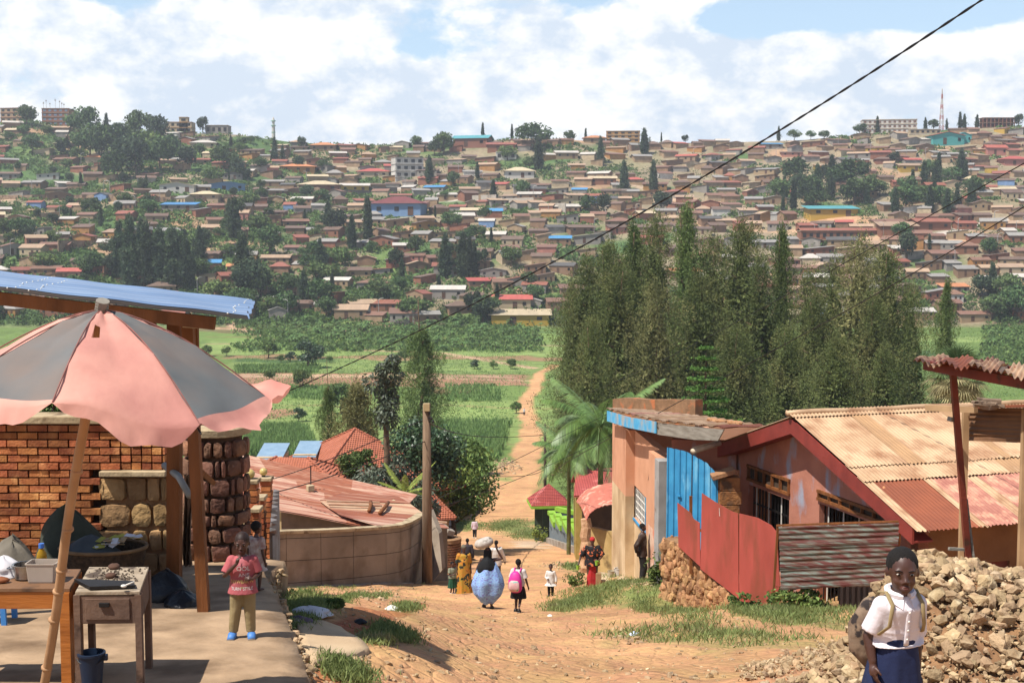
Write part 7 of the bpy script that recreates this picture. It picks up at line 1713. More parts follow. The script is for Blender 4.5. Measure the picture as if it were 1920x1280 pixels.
LH = [ # u, v(base), width px, kind, wall, roof, height m, rz, label, short name
 (381, 278, 42, 'hip', 'cream', 'pale tin', 2.8, .1, 'house with cream-white pyramid roof below the twin cream towers on the ridge', 'cream pyramid-roofed house'),
 (606, 283, 42, 'hip', 'tan', 'orange', 3.0, 0, 'house with orange hipped roof standing on the skyline right of the minaret', 'orange skyline house'),
 (557, 323, 56, 'hip', 'ochre', 'orange', 2.8, .1, 'house with broad tan-orange hipped roof beside the grey steep gables', 'broad orange-roofed house'),
 (600, 322, 44, 'endgable', 'grey', 'dark grey', 2.8, -.5, 'house with dark grey steep gable roof right of the broad orange-roofed house', 'dark grey gabled house'),
 (331, 361, 56, 'endgable', 'white', 'cream', 3.2, .1, 'white-fronted villa with cream gable roofs above the long roadside wall', 'white cream-gabled villa'),
 (422, 358, 56, 'endgable', 'blue', 'blue', 3.0, .35, 'blue-walled house with bright blue roof above the long roadside wall', 'bright blue house'),
 (335, 396, 54, 'shed', 'grey', 'blue', 2.8, 0, 'grey house with light blue mono-pitch roof below the roadside wall', 'light blue shed-roofed house'),
 (384, 376, 46, 'hip', 'cream', 'cream', 2.6, 0, 'cream house with cream pyramid roof right above the light blue roofed one', 'cream roadside house'),
 (598, 360, 66, 'hip', 'brick', 'cream', 3.4, .05, 'brick house with white bands and broad cream hipped roof', 'banded brick house'),
 (664, 360, 46, 'gable', 'yellow', 'pale tin', 3.0, .1, 'yellow house with pale tin roof at the left end of the bent concrete road', 'yellow pale-roofed house'),
 (700, 333, 52, 'hip', 'cream', 'red', 3.0, 0, 'house with bright pinkish-red hipped roof above the yellow house', 'bright red hipped house'),
 (747, 405, 84, 'hip', 'blue', 'maroon', 5.2, -.15, 'large pale blue two-storey house with a maroon hipped roof', 'large pale blue house'),
 (886, 276, 58, 'gable', 'brick', 'teal', 4.6, -.25, 'tall brick hall with teal roof on the skyline', 'teal-roofed brick hall'),
 (940, 283, 46, 'gable', 'brick', 'rusty red', 3.2, 0, 'low brick building with rusty red roof right of the teal-roofed hall', 'low brick skyline building'),
 (973, 334, 48, 'hip', 'white', 'cream', 3.4, .1, 'white house with cream hipped roof in the green middle slope', 'white cream-hipped house'),
 (1115, 268, 36, 'hip', 'tan', 'orange', 2.6, 0, 'house with orange pyramid roof left of the unfinished concrete frame', 'orange ridge house'),
 (1130, 346, 44, 'gable', 'brick', 'cream', 2.8, 0, 'brick house with striped cream roof in the middle of the slope', 'striped-roof brick house'),
 (1447, 279, 34, 'shed', 'grey', 'blue', 2.6, .1, 'house with vivid blue roof under the right skyline', 'vivid blue-roofed house'),
 (1775, 272, 54, 'endgable', 'turquoise', 'red', 5.0, .1, 'turquoise house with red gabled roof under the radio mast', 'turquoise red-roofed house'),
 (1806, 268, 26, 'endgable', 'turquoise', 'teal', 4.0, .1, 'smaller turquoise house with teal gable right beside the turquoise red-roofed one', 'small turquoise house'),
 (1868, 292, 34, 'gable', 'pink', 'pink' if 'pink' in ROOFC else 'red', 4.0, .1, 'tall salmon pink house at the upper right', 'salmon pink house'),
 (1712, 322, 44, 'shed', 'yellow', 'tan', 3.2, 0, 'bright yellow house above the dark tree belt on the right', 'bright yellow house'),
 (1555, 322, 44, 'shed', 'yellow', 'tan', 3.0, .2, 'mustard yellow house at the left edge of the dark tree belt', 'mustard yellow house'),
 (1905, 310, 46, 'hip', 'pink', 'red', 3.0, .1, 'house with salmon red hipped roof at the right edge', 'salmon hipped house'),
 (1685, 442, 60, 'shed', 'brick', 'tan', 4.0, 0, 'flat pinkish brick building between the long school and the red-roofed classrooms', 'flat pinkish brick building'),
 (1746, 432, 62, 'gable', 'brick', 'rusty red', 3.2, .25, 'brick classrooms with dark red gabled roof at the right end of the school row', 'red-roofed classrooms'),
 (657, 600, 54, 'shed', 'tan', 'tan', 3.6, 0, 'flat tan house with two doors at the foot of the hill', 'flat two-door tan house'),
 (756, 607, 44, 'shed', 'grey', 'rust-brown', 3.6, 0, 'grey house with low brown roof at the hill foot, right of the flat tan one', 'grey foot-of-hill house'),
 (958, 580, 66, 'gable', 'cream', 'red', 3.2, 0, 'long house with bright rusty red roof just left of the casuarina grove', 'long red-roofed house'),
 (975, 608, 96, 'shed', 'yellow', 'cream', 3.2, 0, 'low pale yellow compound at the foot of the hill beside the grove', 'pale yellow compound'),
 (848, 516, 62, 'gable', 'grey', 'rusty red', 3.0, 0, 'grey house with rusty red roof in the banana gardens', 'rusty red roofed garden house'),
 (720, 464, 44, 'endgable', 'brick', 'grey', 3.2, -.3, 'brown gable-end house with pale roof above the banana gardens', 'brown gable-end house'),
 (1900, 378, 30, 'shed', 'cream', 'brown', 4, 0, 'cream block beside the road at the far right', 'cream roadside block'),
 (1620, 352, 26, 'shed', 'tan', 'blue', 3, 0, 'tan house with blue roof strip above the dark tree belt', 'blue-strip house'),
 (1562, 407, 78, 'shed', 'yellow', 'teal', 3.6, 0, 'long yellow school block with a bright blue-teal roof', 'teal-roofed school block'),
]
for (u, v, w, kind, wall, roof, hm, rz, lab, short) in LH:
    t = hhouse(u, v, w*1.12, kind, wall, roof, hm*1.35, rz=rz, rnd=rh); ALL.append((u, v+9, w*.42)); tag(t, lab, 'house', 'houses on the far hillside'); LM.append((u, v-8, short)); t.name = 'school_building' if 'school block' in lab else 'hillside_house'
# long brick school
def blockb(name, lab, cat, u, v, wpx, hpx, dm, floors, cols, wallm, slabm_, winm=m_win, rz=0, roofm=None, short=None, frame=False, pitch=0):
    p = H(u, v); w = wpx*p.y/2400; h = hpx*p.y/2400; t = thing(name, lab, cat, tuple(p), rz=rz, world=False); fh = h/floors; ORG[t.name] = Vector((0, 0, 0))
    mb = MB()
    if frame:
        for i in range(cols+1):
            for y in (0, dm): mb.box((-w/2+w*i/cols, y, h/2-1), (.5, .5, h+2))
        mb.box((0, dm*.6, h/2-1), (w*.96, .3, h+1.5))
    else: mb.box((0, dm/2, h/2-2), (w, dm, h+4))
    part('wall', mb, wallm, t)
    mb = MB()
    for f in range(floors+1):
        mb.box((0, dm/2-.1, fh*f+.001), (w+.5, dm+.6, .35))
    part('floor_slab', mb, slabm_, t)
    if not frame:
        for f in range(floors):
            for c in range(cols):
                mb = MB(); x = -w/2+w*(c+.5)/cols; mb.box((x, -.03, fh*(f+.52)), (w/cols*.5, .12, fh*.45)); part('window', mb, winm, t)
    if roofm:
        mb = MB(); slabm(mb, [(-w/2-.5, -.6, h+.2), (w/2+.5, -.6, h+.2), (w/2+.5, dm/2, h+.2+pitch), (-w/2-.5, dm/2, h+.2+pitch)], .15); slabm(mb, [(-w/2-.5, dm/2, h+.2+pitch), (w/2+.5, dm/2, h+.2+pitch), (w/2+.5, dm+.6, h+.2), (-w/2-.5, dm+.6, h+.2)], .15); part('roof', mb, roofm, t)
    ALL.append((u, v, wpx/2)); LM.append((u, v-hpx/2, short or cat)); return t
blockb('school_building', 'long brick school with red roof and a row of dark windows above the tin roofs', 'school', 1590, 450, 74*2.4, 17, 8, 1, 14, WM['brick'], WM['cream'], rz=.05, roofm=RM['rusty red'], short='long brick school', pitch=1.4)
blockb('hotel', 'long cream-white hotel with rows of tall windows on the right skyline', 'hotel', 1668, 250, 98, 25, 14, 3, 11, WM['white'], WM['cream'], M('brown_window', '#7a5a4a', '#5f463a', 1, .4), rz=-.15, short='long white hotel')
blockb('office_block', 'reddish multi-storey block with roof antennas on the left skyline', 'office block', 104, 226, 50, 32, 14, 4, 5, WM['brick'], WM['tan'], M('pale_blue_window', '#7a8a98', '#667684', 1, .3), short='antenna block')
blockb('apartment_block', 'brown apartment block at the far left of the skyline', 'apartment block', 22, 228, 46, 26, 14, 3, 4, WM['tan'], WM['brick'], rz=-.2, short='far-left apartment block')
blockb('twin_tower_house', 'cream building with a raised central tower on the left skyline', 'building', 334, 236, 50, 20, 12, 2, 5, WM['cream'], WM['ochre'], short='cream tower building')
t = blockb('tower', 'cream square tower rising from the cream skyline building', 'tower', 344, 232, 16, 29, 5, 3, 1, WM['cream'], WM['ochre'], short='cream square tower')
blockb('grey_block', 'plain grey-brown block right of the cream tower building', 'building', 406, 244, 42, 16, 12, 1, 4, WM['grey'], WM['tan'], short='plain grey block')
blockb('apartment_block', 'grey and white three-storey building above the large pale blue house', 'apartment block', 768, 334, 54, 38, 12, 3, 4, WM['white'], WM['grey'], rz=.35, short='grey and white three-storey building')
blockb('villa', 'small modern white flat-roofed house on the green middle slope', 'villa', 949, 300, 38, 15, 9, 1, 3, WM['white'], WM['white'], short='modern white house')
blockb('unfinished_building', 'unfinished three-storey concrete and brick frame on the skyline', 'building', 1168, 264, 62, 21, 14, 3, 5, WM['ochre'], WM['cream'], short='unfinished three-storey building', rz=-.1)
blockb('scaffolded_frame', 'unfinished two-storey frame bristling with poles on the right skyline', 'building', 1876, 238, 66, 18, 14, 2, 9, WM['brick'], WM['mud'], frame=True, short='pole-studded frame')
blockb('annex', 'low white hall right of the long skyline hotel', 'hall', 1735, 252, 58, 9, 10, 1, 6, WM['cream'], WM['white'], short='low white hall')
# antennas, minaret, mast
for i, (u, dv) in enumerate([(88, 16), (93, 22), (100, 14), (110, 24), (118, 20), (122, 15), (126, 12)]):
    p = H(104, 226); x = (u-960)/2400*p.y; z = p.z+32*p.y/2400+.2; hh = dv*p.y/2400*.8; mb = MB(); mb.tube([(x, p.y+4, z), (x, p.y+4, z+hh)], .12, 5); mb.box((x, p.y+4, z+hh*.8), (1.0, .3, .8))
    tag(part('antenna', mb, m_greyp, None, at=(x, p.y+4, z)), 'rooftop antenna, number %s from the left on the reddish multi-storey block' % ['one', 'two', 'three', 'four', 'five', 'six', 'seven'][i], 'antenna', 'roof antennas')
p = H(513, 262); t = thing('minaret', 'slender white and green minaret on the left skyline', 'minaret', tuple(p)); mb = MB(); hh = 42*p.y/2400
mb.tube([p, p+Vector((0, 0, hh*.62))], [1.5, 1.2], 10); mb.tube([p+Vector((0, 0, hh*.62)), p+Vector((0, 0, hh*.82))], [1.0, 1.0], 10); mb.tube([p+Vector((0, 0, hh*.82)), p+Vector((0, 0, hh*.93)), p+Vector((0, 0, hh))], [1.2, .7, .05], 10); part('shaft', mb, WM['white'], t)
mb = MB()
for k_ in (.3, .6, .8): mb.tube([p+Vector((0, 0, hh*k_)), p+Vector((0, 0, hh*(k_+.03)))], 2.0 if k_ > .5 else 1.6, 10)
part('balcony', mb, M('mint_green', '#7fb09a', '#6fa08a', 2, .6), t); LM.append((513, 245, 'minaret'))
p = H(1765, 238); t = thing('radio_mast', 'red and white lattice radio mast on the right skyline', 'radio mast', tuple(p)); hh = 76*p.y/2400
for sec in range(8):
    mb = MB(); z0, z1 = hh*sec/8, hh*(sec+1)/8; w0, w1 = 1.5*(1-sec/9), 1.5*(1-(sec+1)/9)
    cs = [(-1, -1), (1, -1), (1, 1), (-1, 1)]
    for k_ in range(4):
        a, b = cs[k_], cs[(k_+1) % 4]; mb.bar(p+Vector((a[0]*w0, a[1]*w0, z0)), p+Vector((a[0]*w1, a[1]*w1, z1)), .22, .22); mb.bar(p+Vector((a[0]*w0, a[1]*w0, z0)), p+Vector((b[0]*w1, b[1]*w1, z1)), .14, .14); mb.bar(p+Vector((b[0]*w0, b[1]*w0, z0)), p+Vector((a[0]*w1, a[1]*w1, z1)), .14, .14)
    part('mast_section', mb, WM['white'] if sec % 2 else RM['red'], t)
LM.append((1765, 200, 'radio mast'))
# roadside retaining walls on the slope
def hwall(pts, hm, lab, mat, back=1.5):
    ps = [H(u, v) for u, v in pts]; t = thing('roadside_wall', lab, 'wall', tuple(ps[0])); mb = MB()
    for a, b in zip(ps[:-1], ps[1:]): wall_seg(mb, (a.x, a.y), (b.x, b.y), .5, min(a.z, b.z)-1.5, max(a.z, b.z)+hm, [], 0)
    part('masonry', mb, mat, t)
m_hw = M('pinkish_stone_wall', '#a0866e', '#846c57', .6, .95, .4, 2, c3='#6a5444', s3=.3, t3=.6)
hwall([(-60, 375), (60, 374), (120, 374), (250, 378), (320, 380), (420, 378), (470, 374)], 2.6, 'long pinkish stone wall along the upper left road', m_hw)
hwall([(55, 492), (110, 478), (180, 456), (205, 450)], 1.4, 'low stone wall climbing beside the lower left lane', m_hw)
hwall([(640, 366), (700, 366), (745, 360)], 3.0, 'grey retaining wall under the yellow pale-roofed house', M('grey_retaining_wall', '#7d766e', '#69625b', .8, .95))
hwall([(860, 372), (930, 378), (1000, 388), (1060, 402)], 1.6, 'pale parapet along the bent concrete road', M('pale_parapet', '#aaa093', '#968c80', .8, .95))
hwall([(500, 358), (600, 364), (660, 366)], 2.2, 'brown garden wall below the banded brick house', m_hw)
# ---- scattered houses
def hdens(u, v):
    if 1445 < u < 1810 and 312 < v < 395: return .12
    if 1500 < u < 1660 and 395 < v < 425: return 0.
    if 985 < u < 1240 and 285 < v < 335: return .1
    if 740 < u < 1000 and 288 < v < 330: return .3
    if 1030 < u < 1470 and v > 440: return .08
    if 1720 < u and v > 545: return .1
    if u < 640:
        if 130 < u < 470 and v < 335: return .14
        if 180 < u < 390 and v > 415: return .12
        if v > 470: return .22
        if u > 470 and v < 420: return .62
        return .2
    if u > 640 and v < 430: return .9
    if u < 1030: return .36 if v < 540 else .25
    return 1
wch = [('tan', 26), ('mud', 26), ('grey', 16), ('cream', 8), ('brick', 13), ('ochre', 4), ('white', 2), ('yellow', .5), ('pink', 1), ('blue', .5)]
rch = [('rust-brown', 22), ('brown', 24), ('grey', 16), ('tan', 15), ('pale tin', 9), ('rusty red', 9), ('red', 2), ('dark grey', 4), ('cream', 3), ('orange', 1.2), ('blue', .6)]
kch = [('gable', 36), ('shed', 30), ('sideshed', 16), ('endgable', 12), ('hip', 6)]
pick = lambda L_: rh.choices([a for a, b in L_], [b for a, b in L_])[0]
cand = []; tries = 0; grid = list(ALL)
while tries < 26000 and len(cand) < 760:
    tries += 1; u = rh.uniform(-60, 1980); vr = 246+10*math.sin(u/200); v = rh.uniform(float(np.interp(u, RU, RV))+4, 606)
    if rh.random() > hdens(u, v): continue
    y = 560+440*(606-v)/340.; wpx = rh.triangular(7, 17, 11)*2400/max(y, 560)
    if any(abs(u-a) < (wpx/2+c)*.74 and abs(v-b) < 7.8+max(0, (v-300)*.025) for a, b, c in grid): continue
    grid.append((u, v, wpx/2)); cand.append((u, v, wpx))
cand.sort(key=lambda c: -c[2])
NIND = 300-len(LH)
ind, rest = cand[:NIND], cand[NIND:]
hl = []
for (u, v, wpx) in ind:
    wall, roof, kind = pick(wch), pick(rch), pick(kch)
    t = hhouse(u, v, wpx, kind, wall, roof, rh.uniform(2.9, 4.2), rnd=rh, openings=wpx > 20); hl.append((t, u, v, '%s-roofed %s-walled house' % (roof.replace(' ', '-'), wall)))
def describe(items, cat, group):
    """label every repeat by its look and its place next to the nearest landmark"""
    buckets = {}
    for (t, u, v, look) in items:
        a = min(LM, key=lambda l: math.hypot(l[0]-u, (l[1]-v)*1.6)); du, dv = u-a[0], v-a[1]
        if abs(du) > 2.2*abs(dv): w = 'right of' if du > 0 else 'left of'
        elif abs(dv) > 2.2*abs(du): w = 'below' if dv > 0 else 'above'
        else: w = ('below' if dv > 0 else 'above')+(' and right of' if du > 0 else ' and left of')
        buckets.setdefault((look, w, a[2]), []).append((math.hypot(du, dv), t))
    ords = ['', 'second ', 'third ', 'fourth ', 'fifth ', 'sixth ', 'seventh ', 'eighth ', 'ninth ', 'tenth ']
    for (look, w, a), L_ in buckets.items():
        L_.sort(key=lambda x: x[0])
        for i, (_, t) in enumerate(L_): tag(t, ('%s, %snearest %s the %s' % (look, ords[min(i, 9)], w, a)) if len(L_) > 1 else '%s %s the %s' % (look, w, a), cat, group)
describe(hl, 'house', 'houses on the far hillside')
# the remaining far rooftops, smaller in the picture than any of those above
mbs = {}
for (u, v, wpx) in rest:
    wall, roof, kind = pick(wch), pick(rch), pick(kch); p = H(u, v); w = wpx*p.y/2400; d = w*rh.uniform(.6, .85); hm = rh.uniform(2.9, 4.0); rz = rh.gauss(0, .3)
    mat4 = Matrix.Translation(p+Vector((0, d*.35, .25)))@Matrix.Rotation(rz, 4, 'Z')@Matrix.Diagonal((w, d, hm, 1))
    for me, m in ((HV[kind][0], WM[wall]), (HV[kind][1], RM[roof])):
        b = mbs.setdefault(m.name, (MB(), m))[0]; b.add([mat4@x.co for x in me.vertices], [tuple(f.vertices) for f in me.polygons])
big = MB(); mats_ = []
for i, (nm, (b, m)) in enumerate(mbs.items()): big.add(b.v, b.f, i); mats_.append(m)
if rest: tag(part('distant_rooftops', big, mats_, None, at=(0, 900, 60)), 'mass of the smallest distant houses packed below the ridge', 'houses', kind='stuff')
# ---- hillside trees
m_ht = [M('hill_tree_leaves', (.10, .15, .05), (.06, .1, .035), .3, island=.5, objr=.35, **LF), M('hill_dark_tree_leaves', (.075, .105, .05), (.045, .07, .035), .3, island=.5, objr=.3, **LF), M('hill_bright_tree_leaves', (.15, .2, .06), (.09, .14, .04), .3, island=.5, objr=.25, **LF)]
HT = [(broad_crown(3.6, 5.6, 101, m_ht[0], 15, 70, .85, 1.6, inner=.6), 7.5, 'bushy green tree'), (broad_crown(4.4, 5.2, 102, m_ht[0], 18, 66, .9, 2.0, inner=.6), 7.5, 'spreading green tree'), (broad_crown(3.0, 6.0, 103, m_ht[1], 14, 70, .8, 1.2, inner=.6), 7.5, 'dark rounded tree'),
      (casuarina_crown(14, 3.4, 104, m_ht[1], nb=34, per=2, k=24, leaf=.9), 14, 'tall dark conifer-like tree'), (casuarina_crown(14, 2.4, 105, m_ht[1], nb=34, per=2, k=20, leaf=.85, slim=.8), 14, 'slim dark spire tree'), (broad_crown(3.8, 4.4, 106, m_ht[2], 15, 66, .85, 1.2, inner=.6), 6, 'light green tree')]
HTR = [trunk_mesh(h*.8, .22, None, 4, .25, .25) for _, h, _ in HT]
tl_ = []; rt = random.Random(77)
def htree(k, u, v, hpx, wf=1.):
    p = H(u, v); s = hpx*p.y/2400/HT[k][1]; t = bpy.data.objects.new('hillside_tree', None); COL.objects.link(t); t.location = p; t.rotation_euler[2] = rt.random()*6; t.scale = (s*wf, s*wf, s)
    place_mesh('trunk', HTR[k], t); place_mesh('crown', HT[k][0], t); tl_.append((t, u, v-hpx*.5, HT[k][2]))
sky = [(50, 236, 40, 0), (155, 264, 66, 1), (200, 262, 46, 3), (262, 270, 64, 0), (296, 278, 66, 2), (170, 300, 70, 1), (255, 330, 80, 2), (300, 320, 66, 1), (215, 340, 60, 0), (275, 300, 60, 5), (120, 300, 44, 2), (60, 290, 40, 0), (420, 320, 50, 1), (445, 335, 44, 2), (400, 345, 36, 5), (380, 238, 34, 2), (222, 290, 60, 0), (240, 320, 70, 2), (190, 300, 55, 0), (320, 300, 50, 0), (350, 320, 50, 2), (905, 258, 32, 4), (960, 256, 26, 4), (1000, 280, 52, 1), (1068, 268, 24, 0), (1098, 262, 22, 4), (832, 290, 44, 0), (815, 292, 30, 0), (780, 278, 24, 0),
       (1208, 290, 46, 3), (1010, 320, 60, 3), (1126, 305, 46, 3), (1240, 262, 18, 4), (1285, 262, 16, 2), (1460, 262, 26, 3), (1489, 264, 22, 1), (1520, 262, 18, 1), (1545, 262, 18, 1), (1612, 252, 22, 1), (1645, 236, 30, 3), (1735, 240, 24, 3), (1750, 240, 22, 0), (1775, 240, 20, 3), (1800, 238, 30, 4), (1808, 238, 26, 3), (1832, 235, 24, 3), (1910, 236, 26, 2), (565, 280, 26, 2), (515, 300, 40, 3), (530, 310, 36, 3),
       (470, 270, 16, 1), (560, 320, 30, 2), (630, 440, 54, 2), (615, 430, 50, 3), (690, 455, 82, 4), (600, 510, 60, 3), (660, 470, 64, 3), (505, 480, 60, 0), (430, 430, 54, 3), (440, 450, 76, 3), (375, 500, 72, 3), (245, 540, 130, 3), (225, 520, 100, 3), (275, 540, 118, 3), (300, 540, 108, 3), (325, 545, 112, 3), (350, 545, 96, 3), (265, 470, 60, 3), (345, 540, 70, 2), (455, 550, 110, 3), (470, 560, 80, 2), (490, 560, 62, 0),
       (570, 570, 60, 3), (600, 580, 60, 0), (540, 560, 50, 0), (835, 520, 78, 3), (868, 520, 80, 3), (880, 525, 76, 3), (890, 515, 60, 4), (905, 605, 54, 2), (915, 600, 50, 0), (780, 480, 40, 0), (1132, 405, 46, 2), (1102, 400, 36, 0), (1170, 360, 56, 3), (1225, 365, 60, 3), (1240, 400, 44, 2), (980, 368, 32, 0), (925, 375, 36, 3), (805, 345, 50, 3), (850, 350, 30, 0), (1840, 560, 50, 2), (1890, 570, 60, 0), (1910, 600, 70, 1), (1860, 600, 50, 0), (1700, 490, 60, 2), (1690, 455, 40, 0), (1855, 480, 36, 0), (1860, 555, 60, 3)]
for (u, v, h, k) in sky: htree(k, u, v, h, rt.uniform(.85, 1.2))
for i in range(52):
    u = rt.uniform(1450, 1840); v = rt.uniform(335, 410)
    if 1505 < u < 1650 and v > 398: continue
    htree(rt.choice([3, 3, 2, 1, 0, 4]), u, v, rt.uniform(30, 56), 1.15)
n_ = 0
while len(tl_) < 296:
    u = rt.uniform(-40, 1960) if rt.random() < .4 else rt.uniform(-40, 1000); v = rt.uniform(float(np.interp(u, RU, RV))+16, 606); dh = hdens(u, v)
    g = 1.0 if u < 640 else (.8 if v > 430 and u < 1030 else .3)
    if u > 1030 and u < 1480 and v > 440: continue
    if rt.random() > g*(1.15-dh*.6): continue
    y = 560+440*(606-v)/340.; htree(rt.choice([0, 0, 1, 1, 2, 2, 3, 5, 5, 4]), u, v, (rt.uniform(7, 14) if u < 1030 else rt.uniform(6, 11))*2400/y*.9, rt.uniform(.9, 1.3))
describe(tl_, 'tree', 'trees on the far hillside')
# ---- thickets between the houses (a continuous mass of foliage)
rng = np.random.default_rng(55); out = []; dd_ = []; na_ = np.array([(a, b, c) for a, b, c in ALL]+[(c[0], c[1], c[2]/2) for c in cand]); n_ = 0; tr_ = 0
while n_ < 3300 and tr_ < 40000:
    tr_ += 1; y = 562+430*rng.random()**1.5; x = (rng.uniform(-120, 2040)-960)/2400*y; z = T(x, y); u, v = pix(x, y, z)
    nv = math.sin(x/33+1.2*math.sin(y/23))+math.sin(y/19+1.7*math.sin(x/41)); 
    if nv*.35+rng.random()*.5 > 1.2-hdens(u, v)*.75-(.25 if u > 640 and v < 430 else 0)+.25: continue
    if rng.random() < hdens(u, v)*.62: continue
    if ((np.abs(na_[:, 0]-u) < na_[:, 2]*1.05) & (v-na_[:, 1] > -3) & (v-na_[:, 1] < 7)).any(): continue
    r = rng.uniform(1.4, 4.2); m_ = 34; q = unit(rng, m_)*rng.uniform(.55, 1.05, (m_, 1))*[r, r, r*.8]; q[:, 2] = np.abs(q[:, 2])*1.15; out.append(q+[x, y, z]); d_ = q/r+rng.normal(size=(m_, 3))*.5; dd_.append(d_); n_ += 1
C_ = np.concatenate(out); D_ = np.concatenate(dd_); V, F = leaves(C_, D_, 1.0*rng.uniform(.6, 1.4, len(C_)), .55*rng.uniform(.7, 1.2, len(C_)), rng, .15)
tag(mobj('hillside_thickets', fastmesh('hillside_thickets', V-[0, 750, 0], F, m_leafm), None, (0, 750, 0)), 'dense green thickets filling the gaps between the hillside houses', 'thicket', None, 'stuff')
# ---- lamp posts on the slope
mb = MB(); mb.tube([(0, 0, -.5), (0, 0, 8)], .14, 6); lp_me = mesh_of('pole_shaft', mb.v, mb.f, m_greyp); mb = MB(); mb.tube([(0, 0, 7.9), (.6, 0, 8.5), (1.6, 0, 8.7)], .1, 5); mb.box((1.9, 0, 8.7), (.9, .3, .15)); la_me = mesh_of('lamp_arm', mb.v, mb.f, m_white)
pl_ = []
for (u, v) in [(60, 363), (206, 366), (152, 310), (168, 440), (20, 482), (195, 365), (112, 410), (370, 555), (540, 598), (710, 596), (711, 350), (760, 360), (770, 345), (1000, 375), (1070, 370), (905, 350), (1028, 410), (1135, 415), (1192, 410), (1114, 440), (1070, 335), (860, 330), (1240, 385), (1180, 295), (1656, 448), (1796, 440), (1864, 425), (1527, 450), (1348, 305), (1572, 275), (1300, 300), (1632, 290), (1700, 300), (1735, 300), (1870, 470), (1905, 445), (1790, 500), (1868, 590), (1500, 330), (1455, 300), (545, 292), (300, 380), (254, 395), (575, 345)]:
    p = H(u, v); t = bpy.data.objects.new('lamp_post', None); COL.objects.link(t); t.location = p; t.rotation_euler[2] = rt.choice([0, math.pi])+rt.gauss(0, .3); place_mesh('pole_shaft', lp_me, t); place_mesh('lamp_arm', la_me, t); pl_.append((t, u, v-12, 'pale street lamp post'))
describe(pl_, 'lamp post', 'lamp posts on the far hillside')

# ---------------------------------------------------------------- the air between here and the far slope
mb = MB(); mb.hexa([(-2950, -18, -420), (2950, -18, -420), (2950, 1712, -420), (-2950, 1712, -420)], [(-2950, -18, 135), (2950, -18, 135), (2950, 1712, 135), (-2950, 1712, 135)])
hz_m = bpy.data.materials.new('thin_haze'); hz_m.use_nodes = True; nt = hz_m.node_tree; nt.nodes.remove(nt.nodes['Principled BSDF']); pv = nt.nodes.new('ShaderNodeVolumePrincipled')
pv.inputs['Color'].default_value = (.86, .92, 1, 1); pv.inputs['Density'].default_value = .00015; pv.inputs['Anisotropy'].default_value = .2; nt.links.new(pv.outputs[0], nt.nodes['Material Output'].inputs['Volume'])
o = part('haze', mb, hz_m, None, at=(0, 800, 0)); o['kind'] = 'stuff'; SC.cycles.volume_bounces = 0
# ================================================================ people
m_skin = M('dark_brown_skin', '#4c3026', '#3e261e', 6, .5, spec=.45); m_skinl = M('brown_skin', '#5c3a2c', '#4c2f24', 6, .5, spec=.45)
m_hair = M('short_black_hair', '#171310', '#0f0c0a', 60, .9, .4, 200); m_eye = M('eye_white', '#a89c90', '#94887c', 2, .3); m_iris = M('dark_iris', '#120c0a', '#0c0806', 2, .2); m_lip = M('lip', '#543029', '#482822', 4, .4)
def V3(*a): return Vector(a)
def hand(mb, w, d, n, L, curl=.5, side=1):
    """palm with four unequal fingers and a side thumb: w wrist, d direction, n palm normal, L hand length"""
    d = d.normalized(); n = (n-d*n.dot(d)).normalized(); s = d.cross(n)*side
    mb.tube([w-d*L*.1, w+d*L*.2, w+d*L*.48], [(L*.13, L*.11), (L*.2, L*.12), (L*.19, L*.1)], 8)
    mb.ell(w+d*L*.3, (L*.2, L*.2, L*.2), 8, 6)
    for i, (o, l, r) in enumerate(((-.17, .43, .058), (-.06, .5, .062), (.06, .47, .06), (.17, .37, .05))):
        b = w+d*L*.44+s*L*o; a1 = curl*.9; a2 = curl*1.9; l *= L
        p1 = b+(d*math.cos(a1*.5)+n*math.sin(a1*.5))*l*.42; p2 = p1+(d*math.cos(a1)+n*math.sin(a1))*l*.33; p3_ = p2+(d*math.cos(a2)+n*math.sin(a2))*l*.25
        mb.tube([b-d*L*.1, b, p1, p2, p3_], [r*L, r*L, r*L*.95, r*L*.85, r*L*.6], 6)
    b = w+d*L*.16-s*L*.15; t1 = b+(-s*.75+d*.6+n*.25).normalized()*L*.24; t2 = t1+(d*.9-s*.25+n*.35).normalized()*L*.2; mb.tube([b, t1, t2], [L*.08, L*.068, L*.05], 6)
